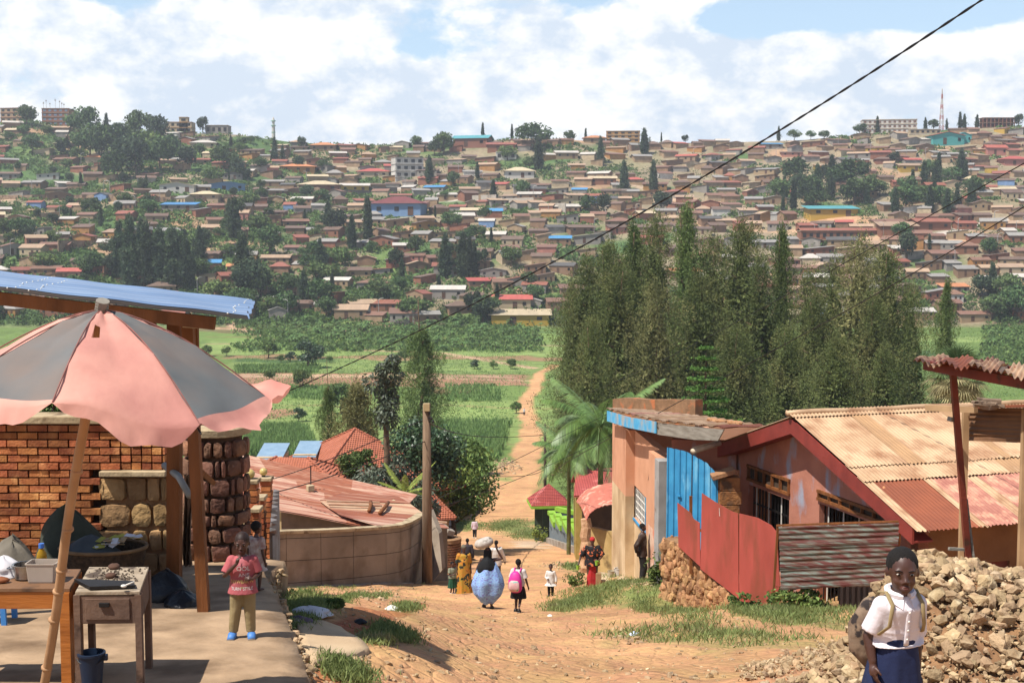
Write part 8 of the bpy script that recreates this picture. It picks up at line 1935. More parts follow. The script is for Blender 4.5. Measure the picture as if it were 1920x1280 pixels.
def person(lab, p, h, rz, hr=.14, skin=None, vox=.008, larm=None, rarm=None, lleg=None, rleg=None, yaw=0, nod=0, hair=True, face=True, lcurl=.5, rcurl=.5, bare=True, group=None, lean=0., fat=1., tilt=0., nk=.055):
    """facing -y; larm is on +x.  arms: (elbow, wrist) offsets from the shoulder in metres/h; legs: (knee, ankle) offsets from the hip"""
    skin = skin or m_skin; t = thing('person', lab, 'person', tuple(p), rz=rz, world=False, group=group); t.rotation_euler[0] = tilt
    sz = (1-hr-nk)*h; hz = .49*h; sw = .098*h*fat; hw = .048*h*fat; lf = lambda z: V3(0, -lean*(z/h)*h, 0)
    larm = larm or ((.035, .02, -.165), (.045, -.02, -.31)); rarm = rarm or ((-.035, .02, -.165), (-.045, -.02, -.31))
    lleg = lleg or ((.005, -.01, -.225), (.005, .015, -.45)); rleg = rleg or ((-.005, -.01, -.225), (-.005, .015, -.45))
    mb = MB(); J = {'h': h}
    L0 = lf(sz)
    mb.tube([V3(0, 0, hz-.05*h), V3(0, 0, hz+.02*h), V3(0, 0, .60*h)+lf(.6*h)*.5, V3(0, 0, .70*h)+lf(.7*h)*.8, V3(0, 0, sz-.01*h)+L0, V3(0, 0, sz+.03*h)+L0], [(.07*h*fat, .05*h*fat), (.088*h*fat, .062*h*fat), (.074*h*fat, .052*h*fat), (.088*h*fat, .06*h*fat), (.088*h*fat, .05*h*fat), (.04*h, .035*h)], 14)
    mb.tube([V3(0, 0, sz-.01*h)+L0, V3(0, -.005*h, sz+.06*h)+L0*1.05], [.038*h, .031*h], 10)
    HH = hr*h; hc = V3(0, -.01*h, h-HH/2)+L0*1.1; Q = Matrix.Rotation(yaw, 3, 'Z')@Matrix.Rotation(nod, 3, 'X')
    hd = lambda x, y, z: hc+Q@V3(x*HH, y*HH, z*HH)
    mb.ell(hd(0, .05, .1), (.325*HH, .4*HH, .39*HH), 18, 12, 0, Q); mb.ell(hd(0, -.08, -.17), (.25*HH, .27*HH, .31*HH), 16, 10, 0, Q); mb.ell(hd(0, -.2, .02), (.25*HH, .16*HH, .25*HH), 14, 8, 0, Q)
    mb.ell(hd(0, -.22, -.39), (.1*HH, .08*HH, .07*HH), 8, 6, 0, Q)
    mb.tube([hd(0, -.33, .06), hd(0, -.38, -.05), hd(0, -.42, -.13)], [.03*HH, .04*HH, .06*HH], 8)
    for sx in (-1, 1):
        mb.ell(hd(.06*sx, -.37, -.14), (.042*HH, .04*HH, .034*HH), 8, 6, 0, Q); mb.ell(hd(.33*sx, .03, -.03), (.045*HH, .07*HH, .11*HH), 8, 6, 0, Q)
        mb.ell(hd(.13*sx, -.31, .11), (.1*HH, .05*HH, .035*HH), 8, 6, 0, Q); mb.ell(hd(.15*sx, -.24, -.14), (.1*HH, .09*HH, .1*HH), 8, 6, 0, Q)
    mb.ell(hd(0, -.35, -.25), (.1*HH, .055*HH, .035*HH), 10, 6, 0, Q)
    for sx, arm, leg, cu in ((1, larm, lleg, lcurl), (-1, rarm, rleg, rcurl)):
        S = V3(sw*sx, 0, sz-.02*h)+L0; E = S+V3(*arm[0])*h; W = S+V3(*arm[1])*h
        mb.ell(S, .034*h*fat, 8, 6); mb.tube([S, S.lerp(E, .5), E, E.lerp(W, .4), W], [.031*h*fat, .027*h*fat, .022*h, .021*h, .0155*h], 9)
        n_ = V3(-sx, -.2, 0) if len(arm) < 3 else V3(*arm[2]); hand(mb, W, (W-E) if len(arm) < 4 else V3(*arm[3]), n_, .098*h, cu, sx)
        Hp = V3(hw*sx, 0, hz); K_ = Hp+V3(*leg[0])*h; A = Hp+V3(*leg[1])*h
        mb.tube([Hp+V3(0, 0, .01*h), Hp.lerp(K_, .5), K_, K_.lerp(A, .35), A], [.052*h*fat, .043*h*fat, .031*h, .031*h, .02*h], 10)
        toe = V3(.01*sx*h, -.085*h, -A.z+.012*h) if len(leg) < 3 else V3(*leg[2])*h
        heel = A+V3(0, .02*h, -.03*h); tp = A+toe if len(leg) >= 3 else V3(A.x+.012*sx*h, A.y-.085*h, .014*h+min(0, 0))
        if len(leg) < 3: heel.z = .02*h
        mb.tube([heel, A.lerp(tp, .45)+V3(0, 0, -.005*h), tp], [(.022*h, .02*h), (.027*h, .02*h), (.024*h, .012*h)], 8)
        J.update({('S', sx): S, ('E', sx): E, ('W', sx): W, ('H', sx): Hp, ('K', sx): K_, ('A', sx): A, ('T', sx): tp})
    J.update(sz=sz, hz=hz, sw=sw, L0=L0, hd=hd, HH=HH, Q=Q, hc=hc)
    blob('body', mb, skin, t, vox*h/1.4, 3)
    if hair:
        mb = MB(); mb.ell(hd(0, .085, .14), (.345*HH, .4*HH, .385*HH), 18, 12, 0, Q); part('hair', mb, m_hair, t, True)
    if face:
        for sx in (-1, 1):
            mb = MB(); mb.ell(hd(.135*sx, -.318, .035), (.052*HH, .035*HH, .024*HH), 10, 8, 0, Q); e = part('eye', mb, m_eye, t, True)
            mb = MB(); mb.ell(hd(.135*sx, -.35, .033), (.03*HH, .012*HH, .024*HH), 10, 8, 0, Q); part('iris', mb, m_iris, e, True)
            mb = MB(); mb.tube([hd(.06*sx, -.36, .1), hd(.14*sx, -.355, .125), hd(.22*sx, -.305, .1)], [.008*HH, .016*HH, .006*HH], 5); part('eyebrow', mb, m_hair, t, True)
        mb = MB()
        for z, r in ((-.228, .026), (-.268, .032)): mb.tube([hd(-.11, -.345, -.25), hd(-.05, -.385, z), hd(0, -.392, z-.004), hd(.05, -.385, z), hd(.11, -.345, -.25)], [.01*HH, r*HH, r*HH, r*HH, .01*HH], 6)
        part('lips', mb, m_lip, t, True)
    return t, J
def shirt(t, J, mat, zb=.47, loose=1.18, sleeve=.62, name='shirt', flare=1.0, vox=.009, neck=.035, fat=1., label=None):
    h = J['h']; mb = MB(); L0 = J['L0']; sz = J['sz']
    zs = [zb, zb+.06, .60, .70]; rad = [(.1*flare, .075*flare), (.098, .07), (.088, .062), (.093, .066)]
    pts = [V3(0, 0, z*h)+L0*min(1, max(0, (z-.49)/.35)) for z in zs]+[V3(0, 0, sz-.015*h)+L0, V3(0, 0, sz+.022*h)+L0]
    rr = [(a*loose*h*fat, b*loose*h*fat) for a, b in rad]+[(.098*loose*h*fat, .056*loose*h), (neck*1.35*h, neck*1.2*h)]
    mb.tube(pts, rr, 20)
    for sx in (-1, 1):
        S, E, W = J[('S', sx)], J[('E', sx)], J[('W', sx)]; r = .038*h*loose*fat
        mb.ell(S, r*1.06, 10, 8)
        if sleeve <= 1: mb.tube([S, S.lerp(E, sleeve*.5), S.lerp(E, sleeve)], [r, r*1.0, r*1.05], 12)
        else: mb.tube([S, S.lerp(E, .5), E, E.lerp(W, .5), E.lerp(W, .88)], [r, r*.92, r*.85, r*.8, r*.75], 12)
    return blob(name, mb, mat, t, vox*h/1.4, 3, label)
def trousers(t, J, mat, loose=1.2, cut=.93, name='trousers'):
    h = J['h']; mb = MB(); mb.tube([V3(0, 0, .53*h), V3(0, 0, .49*h), V3(0, 0, .45*h)], [(.088*h*loose*.92, .066*h*loose*.92), (.095*h*loose*.95, .07*h*loose), (.08*h*loose, .06*h*loose)], 16)
    for sx in (-1, 1):
        H_, K_, A = J[('H', sx)], J[('K', sx)], J[('A', sx)]; mb.tube([H_, H_.lerp(K_, .5), K_, K_.lerp(A, .5), K_.lerp(A, cut)], [.056*h*loose, .05*h*loose, .043*h*loose, .038*h*loose, .034*h*loose], 12)
    return blob(name, mb, mat, t, .009*h/1.4, 2)
def skirt(t, J, mat, z0=.56, z1=.2, r0=.085, r1=.13, nf=9, amp=.1, name='skirt', dx=0, dy=0, asp=.8, seed=1, bulge=0):
    h = J['h']; mb = MB(); rg = []; n = 72
    for i in range(17):
        s = i/16; z = z0+(z1-z0)*s; r = r0+(r1-r0)*s**.8+bulge*math.sin(math.pi*s)**.8; row = []
        for j in range(n):
            a = 2*math.pi*j/n; f = 1+amp*s*(math.sin(nf*a+seed)+.5*math.sin((nf*2+1)*a+seed*2))*.6+.03*math.sin(3*a+s*4+seed)
            row.append(V3(math.cos(a)*r*f*h+dx*s*h, math.sin(a)*r*f*asp*h+dy*s*h, z*h)+J['L0']*max(0, (z-.49)/.35))
        rg.append(row)
    mb.loft(rg, cap0=True, cap1=False); o = part(name, mb, mat, t, True); return o
def shoes(t, J, mat, name='shoe', big=1.):
    h = J['h']
    for sx in (-1, 1):
        A, T_ = J[('A', sx)], J[('T', sx)]; hl = V3(A.x, A.y+.03*h, T_.z+.008*h) if True else A
        if abs(A.z-T_.z) > .08*h: hl = A+V3(0, .02*h, -.02*h)
        mb = MB(); mb.tube([hl, hl.lerp(T_, .5)+V3(0, 0, .01*h), T_+(T_-hl).normalized()*.02*h], [(.027*h*big, .026*h*big), (.033*h*big, .03*h*big), (.026*h*big, .017*h*big)], 12); o = part(name, mb, mat, t, True)
        mb = MB(); q = V3(0, 0, -.018*h); mb.tube([hl+q*1.0, hl.lerp(T_, .5)+q, T_+(T_-hl).normalized()*.03*h+q*.3], [(.03*h*big, .008*h), (.036*h*big, .008*h), (.028*h*big, .008*h)], 12); part('sole', mb, M('grey_sole', '#77706a', '#5e5852', 4, .8), o, True)
def at(u, d, dz=0): p = GD(u, d); p.z += dz; return p
m_shw = M('white_school_shirt', '#cfc8ca', '#c2babd', 3, .85, .5, 9); m_shw2 = M('plain_white_cotton', '#c8c4be', '#b8b3ac', 4, .9, .5, 12)

# ---- schoolgirl in the foreground
p = V3((1688-960)/2400*6.2, 6.2, 0); topz = P(1685, 1021, 6.2).z; gh = 1.30; p.z = topz-gh
g, J = person('schoolgirl in white shirt and navy skirt, closest to the camera, in front of the rubble', p, gh, R(14), hr=.172, fat=.73, nk=.025, skin=m_skin, vox=.0075, yaw=R(-21), nod=R(4), lean=.06, tilt=0,
    rarm=((-.04, .03, -.12), (-.035, .0, -.215), (1, -.1, 0), (.02, -.25, -1)), larm=((.03, .045, -.15), (.04, .05, -.28)), rcurl=.55, lcurl=.5, lleg=((.0, -.06, -.22), (.005, -.05, -.45)), rleg=((0, .03, -.225), (0, .1, -.43)))
sh_ = shirt(g, J, m_shw, zb=.635, loose=1.24, sleeve=.84, flare=1.2, neck=.034, fat=.80)
h = gh; L0 = J['L0']
# collar wings, placket, buttons, straps
mb = MB(); zc = J['sz']+.028*h
for sx in (-1, 1):
    a = V3(.012*sx*h, -.050*h, zc-.012*h)+L0; b = V3(.052*sx*h, .0, zc+.012*h)+L0; c = V3(.05*sx*h, -.052*h, zc-.03*h)+L0; d_ = V3(.024*sx*h, -.066*h, zc-.048*h)+L0
    mb.add([a, b, c, d_, a+V3(0, .006, -.004), b+V3(0, .006, -.004), c+V3(0, .006, -.004), d_+V3(0, .006, -.004)], [(0, 1, 2, 3), (7, 6, 5, 4), (0, 3, 7, 4), (3, 2, 6, 7), (2, 1, 5, 6), (1, 0, 4, 5)])
mb.tube([V3(math.cos(a)*.047*h, math.sin(a)*.043*h, zc+.004*h+.01*h*math.sin(a))+L0 for a in np.linspace(-1.3, 4.44, 22)], (.014*h), 6, cap=True)
part('collar', mb, m_shw, g, True, angle=40)
pk = MB(); bt = []
for i in range(10):
    z = (.79-.026*i)*h; 
mb = MB(); mb.tube([V3(.004, -.0735*h, z*h)+L0*min(1, (z-.49)/.35) for i, z in enumerate(np.linspace(.64, .785, 12))], [(.011*h, .004*h)]*12, 6); part('placket', mb, m_shw, sh_, True)
for i, z in enumerate((.77, .735, .70, .665)):
    mb = MB(); mb.ell(V3(.004, -.0775*h, z*h)+L0*min(1, (z-.49)/.35), (.0045*h, .003*h, .0045*h), 8, 6); part('button', mb, m_white, sh_, True)
skirt(g, J, M('navy_school_skirt', '#1d2748', '#161e3a', 3, .85, .3, 10), z0=.68, z1=.16, r0=.07, r1=.16, nf=7, amp=.12, asp=.85, dy=-.02, seed=2.3)
shoes(g, J, M('black_shoe', '#1a1716', '#121010', 3, .4))
m_bag = M('brown_patterned_bag', '#8a7560', '#5c4a3c', 14, .85, .3, 20, c3='#2a2220', s3=16, t3=.55, w3=.03)
bg2 = thing('school_bag', 'black-and-tan patterned bag worn on the schoolgirl\'s back', 'bag', tuple(p), rz=R(14), world=False)
mb = MB(); mb.tube([V3(-.01, .125, .50*h), V3(-.01, .16, .56*h), V3(-.01, .165, .66*h), V3(-.01, .13, .76*h)], [(.06, .04), (.13, .075), (.135, .08), (.08, .04)], 16); part('bag_body', mb, m_bag, bg2, True)
for sx in (-1, 1):
    mb = MB(); pts = [V3(.056*sx*h, .09*h, .75*h), V3(.06*sx*h, .045*h, .824*h), V3(.062*sx*h, -.01*h, .838*h), V3(.062*sx*h, -.062*h, .80*h), V3(.072*sx*h, -.07*h, .72*h), V3(.092*sx*h, -.035*h, .68*h), V3(.1*sx*h, .02*h, .66*h)]
    pts = [q+L0*min(1, (q.z/h-.49)/.35) for q in pts]; mb.tube(pts, [(.0085*h, .004*h)]*7, 8); part('strap', mb, M('tan_strap', '#94825e', '#80704e', 8, .9), bg2, True)
# ---- little boy on the terrace
bx = PP(457, 1194); bh = .90
b, J = person('toddler boy in a pink printed T-shirt, khaki trousers and blue shoes on the terrace', bx, bh, R(6), hr=.205, nk=.04, skin=m_skin, vox=.008, yaw=R(-4), nod=R(12), hair=False,
    rarm=((-.065, -.05, -.135), (.06, -.125, -.0), (1, .3, 0), (.25, -.1, 1)), larm=((.05, .01, -.14), (.0, -.10, -.155), (-1, 0, 0), (-.9, -.4, .1)), rcurl=1.3, lcurl=1.2, lleg=((.012, -.005, -.21), (.02, .01, -.45)), rleg=((-.02, -.005, -.21), (-.05, .01, -.45)), fat=1.0)
mb = MB(); hd, HH, Q = J['hd'], J['HH'], J['Q']; mb.ell(hd(0, .07, .13), (.335*HH, .405*HH, .38*HH), 18, 12, 0, Q); part('hair', mb, M('shaved_hair', '#2c1c16', '#241612', 40, .6), b, True)
m_ts = M('faded_pink_tshirt', '#a8585a', '#964c50', 3, .9, .4, 8, c3='#c07a80', s3=3, t3=.62)
ts = shirt(b, J, m_ts, zb=.43, loose=1.26, sleeve=.8, flare=1.14, fat=1.0, neck=.042); trousers(b, J, M('khaki_trousers', '#93825e', '#7d6e4e', 4, .9, .6, 9), 1.3)
shoes(b, J, M('light_blue_shoe', '#4c7cba', '#426ea8', 4, .5), big=1.25)
def cloth_text(s, x, z, size, mat, parent, target, y=-.3):
    cu = bpy.data.curves.new('print', 'FONT'); cu.body = s; cu.size = size; cu.align_x = 'CENTER'; cu.extrude = 0
    ob = bpy.data.objects.new('tmp', cu); COL.objects.link(ob); bpy.context.view_layer.update()
    me = bpy.data.meshes.new_from_object(ob.evaluated_get(bpy.context.evaluated_depsgraph_get())); bpy.data.objects.remove(ob)
    bm = bmesh.new(); bm.from_mesh(me); bmesh.ops.subdivide_edges(bm, edges=[e for e in bm.edges if e.calc_length() > size*.25], cuts=2); bm.to_mesh(me); bm.free()
    wx = max(v.co.x for v in me.vertices)-min(v.co.x for v in me.vertices); k_ = min(1, .175/wx)
    for v in me.vertices: v.co = (v.co.x*k_+x*.5, y, v.co.y+z)
    me.materials.clear(); me.materials.append(mat); o = bpy.data.objects.new('print', me); COL.objects.link(o); o.parent = parent; me.name = 'print'
    sm = o.modifiers.new('wrap', 'SHRINKWRAP'); sm.target = target; sm.wrap_method = 'PROJECT'; sm.use_project_x = False; sm.use_project_y = True; sm.use_project_z = False; sm.use_negative_direction = False; sm.use_positive_direction = True; sm.offset = .003; sm.wrap_mode = 'ABOVE_SURFACE'
    return o
m_prw = M('white_print', '#d2c8c4', '#c0b4b0', 20, .9); m_pry = M('yellow_print', '#c0a468', '#a88c54', 20, .9)
for (s_, x, z, sz_, m_) in (('OOL', .025, .655*bh, .052, m_prw), ('ANE', .035, .595*bh, .046, m_prw), ('NYWBAR N', .0, .535*bh, .044, m_pry), ('TURN  STYLE', .0, .472*bh, .038, m_prw)): cloth_text(s_, x, z, sz_, m_, ts, ts)
# child half hidden behind him
cp_ = PP(482, 1106); c_, J = person('small child in pale clothes half hidden behind the toddler boy', cp_, .72, R(150), hr=.2, vox=.011, face=False)
shirt(c_, J, M('pale_patterned_cloth', '#b8aea4', '#8a6a60', 16, .9), zb=.3, loose=1.35, sleeve=.7, flare=1.3)

# ---- people on the street
m_red = M('red_cloth', '#b02a2c', '#962426', 4, .9)
# woman with the sack
p = at(914, 32); h = 1.60; w_, J = person('woman in black headscarf and billowing blue robe carrying a white sack on her head', p, h, R(180), hr=.135, vox=.012, hair=False, face=False, larm=((.075, -.01, -.15), (.09, -.06, -.29)), rarm=((-.13, .0, .02), (-.05, -.01, .16), (1, 0, 0), (.3, 0, 1)), lleg=((.0, -.02, -.225), (.01, -.05, -.45)), rleg=((0, .01, -.225), (-.01, .05, -.45)))
m_robe = M('blue_violet_robe', '#8fb2d4', '#7396c4', 16, .85, .3, 10, c3='#6f6aa8', s3=20, t3=.56, w3=.03, stretch3=(1, 1, 2.2))
mb = MB(); rg = []; n = 84
for i in range(26):
    s = i/25; z = (.80-.71*s)*h; w = np.interp(s, [0, .06, .2, .4, .6, .8, .93, 1], [.06, .12, .165, .225, .255, .215, .135, .09])*h; dd_ = np.interp(s, [0, .2, .5, .8, 1], [.05, .14, .19, .16, .08])*h
    rg.append([V3(math.cos(a)*w*(1+.10*math.sin(5*a+s*3)*s+.05*math.sin(11*a+s*5)*(1-abs(s-.5)))-.02*math.sin(s*3), math.sin(a)*dd_*(1+.1*math.sin(5*a+1+s*2)), z+.02*math.sin(4*a)*s) for a in [2*math.pi*j/n for j in range(n)]])
mb.loft(rg); part('robe', mb, m_robe, w_, True)
mb = MB(); rg = []
for i in range(16):
    s = i/15; z = (.995-.38*s)*h; r = np.interp(s, [0, .12, .3, .4, .55, .8, 1], [.02, .062, .066, .066, .125, .17, .155])*h; rg.append([V3(math.cos(a)*r*(1+.04*math.sin(7*a+s*4)*s)+.03*h*s*.5, math.sin(a)*r*.86*(1+.03*math.sin(5*a)), z-.05*h*s*abs(math.cos(a))+.0*h) for a in [2*math.pi*j/40 for j in range(40)]])
mb.loft(rg); part('headscarf', mb, M('black_headscarf', '#17181a', '#101113', 6, .9, .3, 14), w_, True); shoes(w_, J, M('black_shoe', '#1a1716'))
q = p+V3(-.1, 0, h+.1); mb = MB(); rg = []
for i in range(13):
    t_ = -math.pi/2+math.pi*i/12; rg.append([q+V3(math.cos(a)*.24*math.cos(t_)**.6*(1+.06*mnoise.noise(Vector((math.cos(a)*2, math.sin(a)*2, i*.5)))), math.sin(a)*.19*math.cos(t_)**.6, .13*math.sin(t_)+.035*math.cos(a)) for a in [2*math.pi*j/24 for j in range(24)]] if 0 < i < 12 else [q+V3(math.cos(a)*.02, math.sin(a)*.02, .13*math.sin(t_)) for a in [2*math.pi*j/24 for j in range(24)]])
mb.loft(rg); tag(part('sack', mb, M('dirty_white_sack', '#b8b0a6', '#9a9186', 5, .9, .5, 10, c3='#6f675e', s3=7, t3=.6), None, True, at=tuple(q)), 'lumpy white sack balanced on the head of the woman in blue', 'sack')
# woman in the patterned dress
p = at(868, 40.6); h = 1.60; a_, J = person('woman in orange and dark patterned long dress with grey headwrap walking uphill', p, h, R(12), hr=.135, vox=.012, hair=False)
m_kit = M('orange_green_print', '#b3722c', '#94802e', 9, .9, c3='#232a24', s3=7, t3=.56, w3=.03)
mb = MB(); mb.ell(J['hd'](0, .09, .2), (.39*J['HH'], .44*J['HH'], .36*J['HH']), 14, 10); part('headwrap', mb, M('grey_wrap', '#6c665c', '#56503f', 8, .9), a_, True)
shirt(a_, J, m_kit, zb=.5, loose=1.3, sleeve=.95, name='bodice'); skirt(a_, J, m_kit, z0=.72, z1=.02, r0=.105, r1=.175, nf=6, amp=.1)
# child in green skirt
p = at(846, 39.6); h = 1.06; a_, J = person('small girl in grey-green shirt and dark green skirt beside the woman in the patterned dress', p, h, R(40), hr=.16, vox=.013, rarm=((-.03, -.03, -.16), (.02, -.13, -.13)), rleg=((0, -.04, -.22), (0, .02, -.44)))
shirt(a_, J, M('grey_green_shirt', '#7f8470', '#6a705e', 6, .9), zb=.5, loose=1.3); skirt(a_, J, M('dark_green_skirt', '#1f4a34', '#18402c', 6, .9), z0=.56, z1=.22, r1=.15, r0=.095); shoes(a_, J, m_white, big=1.1)
# schoolgirl with pink backpack
p = at(972, 29.8); h = 1.28; a_, J = person('schoolchild seen from behind with a bright pink backpack, white shirt and black skirt', p, h, R(165), hr=.155, vox=.011, face=False, lleg=((.0, -.05, -.22), (.0, .0, -.445)), rleg=((.0, .02, -.22), (.0, .13, -.36), (0, -.03, -.08)), rarm=((-.05, -.01, -.165), (-.075, -.06, -.3)), larm=((.05, .03, -.165), (.06, -.03, -.31)))
shirt(a_, J, m_shw2, zb=.5, loose=1.25, sleeve=.75); skirt(a_, J, M('black_skirt', '#191a1c', '#121314', 6, .9), z0=.56, z1=.27, r1=.15, r0=.095); shoes(a_, J, M('black_shoe', '#1a1716'), big=1.15)
t = thing('backpack', 'bright pink school backpack with a pale patterned front pocket', 'backpack', tuple(p), rz=R(165), world=False)
m_pk = M('hot_pink_nylon', '#c8358c', '#b22c7c', 3, .5, .2, 8)
mb = MB(); mb.tube([V3(.03, .13, .42*h), V3(.03, .17, .48*h), V3(.03, .18, .62*h), V3(.03, .15, .74*h), V3(.03, .12, .79*h)], [(.13, .07), (.17, .1), (.165, .1), (.12, .08), (.05, .04)], 16); part('bag_body', mb, m_pk, t, True)
mb = MB(); mb.tube([V3(.03, .27, .44*h), V3(.03, .285, .5*h), V3(.03, .28, .6*h), V3(.03, .26, .64*h)], [(.10, .02), (.135, .03), (.125, .03), (.08, .02)], 14); part('front_pocket', mb, M('pale_print_panel', '#c9a8a0', '#b88a8a', 14, .6, c3='#5f9a8c', s3=16, t3=.6, w3=.03), t, True)
for sx in (-1, 1): mb = MB(); mb.tube([V3(.07*sx, .1, .78*h), V3(.08*sx, .02, .83*h), V3(.08*sx, -.06, .8*h), V3(.1*sx, -.08, .7*h)], .018, 8); part('strap', mb, m_pk, t, True)
# boy in long white shirt
p = at(1034, 37.2); h = .97; a_, J = person('small boy in a long white tunic and black trousers facing uphill', p, h, R(-8), hr=.18, vox=.013, larm=((.06, .01, -.16), (.07, -.02, -.3)), rarm=((-.05, -.02, -.15), (.03, -.12, -.2)))
shirt(a_, J, m_shw2, zb=.34, loose=1.3, sleeve=1.5, flare=1.5, name='tunic'); trousers(a_, J, M('black_trousers', '#1b1c1c', '#141515', 5, .9), 1.15); shoes(a_, J, M('black_shoe', '#1a1716'))
# man in checked white shirt behind the woman with the sack
p = at(930, 46); h = 1.66; a_, J = person('person in loose white shirt walking just beyond the woman with the sack', p, h, R(200), hr=.13, vox=.014, face=False, rarm=((-.07, .0, -.16), (-.11, -.03, -.3)), larm=((.08, 0, -.12), (.12, -.06, -.2)))
shirt(a_, J, m_shw2, zb=.44, loose=1.3, sleeve=1.4); trousers(a_, J, M('brown_trousers', '#54463a', '#44382e', 5, .9), 1.15); shoes(a_, J, M('black_shoe', '#1a1716'))
# figure beyond the patterned dress
p = at(875, 55); h = 1.72; a_, J = person('person in dark clothes farther down, behind the woman in the patterned dress', p, h, R(180), hr=.13, vox=.016, face=False)
shirt(a_, J, M('dark_shirt', '#39343a', '#2c282e', 5, .9), zb=.46, loose=1.25, sleeve=1.4); trousers(a_, J, M('black_trousers', '#1b1c1c'), 1.15)
# man walking away further down
p = at(889, 107); h = 1.7; a_, J = person('man in pale pink shirt and black trousers walking away down the street', p, h, R(185), hr=.13, vox=.02, face=False, lleg=((.0, -.05, -.22), (.0, -.03, -.45)), rleg=((.0, .03, -.22), (0, .11, -.42)))
shirt(a_, J, M('pale_pink_shirt', '#c8b4ba', '#b8a4ac', 5, .9), zb=.46, loose=1.25, sleeve=1.5, vox=.014); trousers(a_, J, M('black_trousers', '#1b1c1c'), 1.2); shoes(a_, J, m_white)
# woman in red headscarf with green cups
p = at(1113, 37.4, -.05); h = 1.60; a_, J = person('woman in red headscarf and black flowered blouse pouring between two lime green cups', p, h, R(4), hr=.135, vox=.012, hair=False, nod=R(12), larm=((.075, -.03, -.14), (-.02, -.14, -.2), (-1, 0, 0), (-1, -.3, 0)), rarm=((-.10, .0, -.14), (-.15, -.07, -.27)), rcurl=1.1, lcurl=1.1, fat=1.15)
mb = MB(); mb.ell(J['hd'](0, .07, .2), (.38*J['HH'], .44*J['HH'], .36*J['HH']), 14, 10); mb.ell(J['hd'](0, .2, .35), (.2*J['HH'], .2*J['HH'], .18*J['HH']), 10, 8); part('headscarf', mb, m_red, a_, True)
m_flw = M('black_flower_print', '#1a1a1c', '#201c1e', 5, .9, c3='#c46a44', s3=9, t3=.56, w3=.02); shirt(a_, J, m_flw, zb=.47, loose=1.3, sleeve=.98, fat=1.15, name='blouse'); skirt(a_, J, m_red, z0=.53, z1=.06, r0=.085, r1=.1, nf=6, amp=.08)
for k_, (sx, lab) in enumerate(((1, 'lime green cup held at waist height above the red skirt'), (-1, 'lime green cup held out low, away from the body of the red-scarfed woman'))):
    W = J[('W', sx)]; E = J[('E', sx)]; q = p+Matrix.Rotation(R(4), 3, 'Z')@(W+(W-E).normalized()*.10+V3(0, -.035, 0)); t = thing('cup', lab, 'cup', tuple(q), group='lime green cups'); mb = MB(); mb.loft([rot_ring(q, r, q.z+z, 16) for r, z in ((.04, -.07), (.055, .06), (.047, .06), (.034, -.055))]); part('cup_body', mb, m_lime, t, True, angle=40)
    mb = MB(); mb.tube([q+V3(.05, 0, .04), q+V3(.085, 0, .02), q+V3(.08, 0, -.03), q+V3(.042, 0, -.045)], .008, 6); part('handle', mb, m_lime, t, True)
# man leaning at the wall
p = at(1208, 35.2); h = 1.70; a_, J = person('thin man in dark brown clothes leaning against the peach building, hands behind his back', p, h, R(78), hr=.13, vox=.012, larm=((.05, .08, -.15), (-.0, .06, -.28)), rarm=((-.05, .09, -.14), (.0, .07, -.27)), rleg=((0, -.05, -.22), (0, .0, -.44)))
shirt(a_, J, M('dark_brown_jumper', '#41322b', '#332722', 8, .95, c3='#55504c', s3=6, t3=.58), zb=.46, loose=1.2, sleeve=1.6); trousers(a_, J, M('very_dark_trousers', '#231e1c', '#1b1715', 5, .9), 1.15); shoes(a_, J, M('brown_shoe', '#33241c', '#281c16', 5, .6))
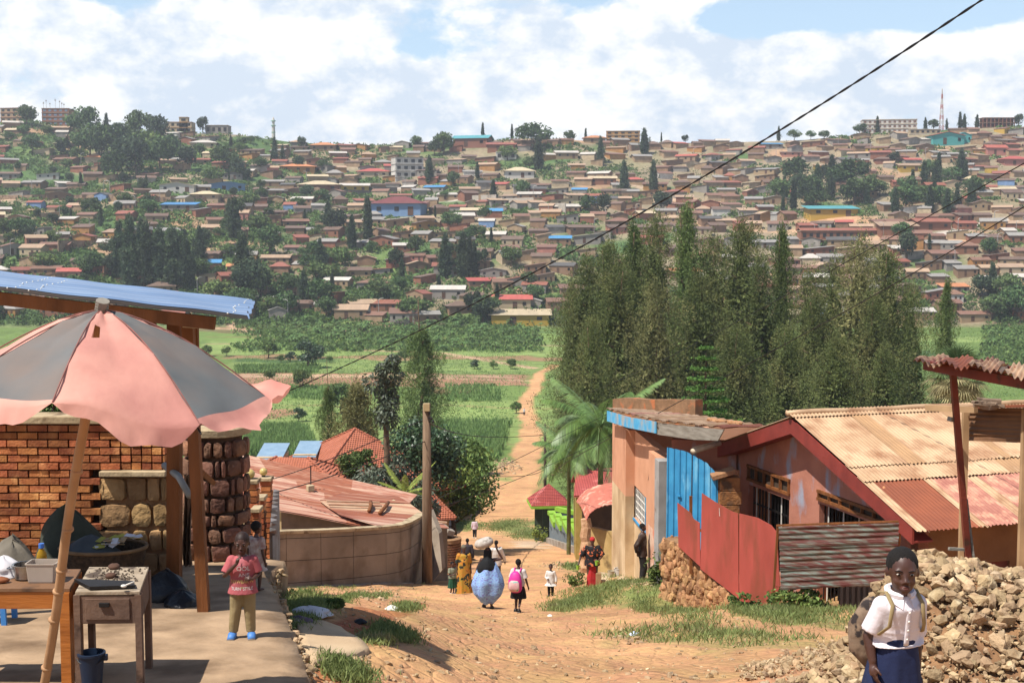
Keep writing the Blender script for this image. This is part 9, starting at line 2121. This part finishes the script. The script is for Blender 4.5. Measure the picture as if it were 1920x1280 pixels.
# walker on the path, people in the fields, seated men
for i, (u, d, h, rz, lab, c1, c2) in enumerate([(983, 291, 1.7, 175, 'walker in white top and dark trousers on the narrow dirt path', '#c8c4be', '#2a2426'), (885, 470, 1.7, 90, 'left farm worker in the far green fields', '#4a5560', '#2a2426'), (900, 474, 1.7, -60, 'farm worker in reddish top, middle of the three in the far fields', '#9a4a40', '#2a2426'), (946, 476, 1.6, 180, 'right-hand farm worker in the far fields', '#38404a', '#2a2426'),
        (842, 112, 1.7, 150, 'person in dark clothes standing at the near corner of the yellow wall', '#33343c', '#22222a')]):
    p = at(u, d); a_, J = person(lab, p, h, R(rz), hr=.13, vox=.03, face=False); shirt(a_, J, M('far_shirt_%d' % i if False else 'plain_%s_shirt' % c1[1:], c1, None, 4, .9), zb=.46, loose=1.3, sleeve=1.4, vox=.025); trousers(a_, J, M('plain_%s_trousers' % c2[1:], c2, None, 4, .9), 1.2)
for i, (u, d, rz, lab, c1) in enumerate([(885, 147, 60, 'seated man in dark blue nearest the yellow wall', '#242a3a'), (891, 146, 80, 'seated man in a pale cap in the middle of the group by the yellow wall', '#2c2624'), (897, 146, 110, 'seated man in black at the outer end of the group by the yellow wall', '#1c1a20')]):
    p = at(u, d, -.38); seat = ((.02, -.2, .02), (.02, -.22, -.22)); sr = ((-.02, -.2, .02), (-.02, -.22, -.22)); a_, J = person(lab, p, 1.7, R(rz), hr=.13, vox=.025, face=False, lleg=(*seat, (.02, -.09, -.02)), rleg=(*sr, (-.02, -.09, -.02)), larm=((.05, -.1, -.13), (.02, -.2, -.18)), rarm=((-.05, -.1, -.13), (-.02, -.2, -.18)))
    shirt(a_, J, M('plain_%s_shirt' % c1[1:], c1, None, 4, .9), zb=.46, loose=1.3, sleeve=1.5, vox=.02); trousers(a_, J, M('plain_2a2426_trousers', '#2a2426', None, 4, .9), 1.2)
q0 = at(884, 147.6); q1 = at(898, 146.6); mb = MB(); mb.bar((q0.x, q0.y, q0.z+.42), (q1.x, q1.y, q0.z+.42), .4, .08); mb.box((q0.x+.1, q0.y, q0.z+.1), (.3, .3, .6)); mb.box((q1.x-.1, q1.y, q1.z+.1), (.3, .3, .6)); tag(part('bench', mb, m_wbrown, None, at=tuple(q0)), 'rough timber bench under the seated men by the yellow wall', 'bench')
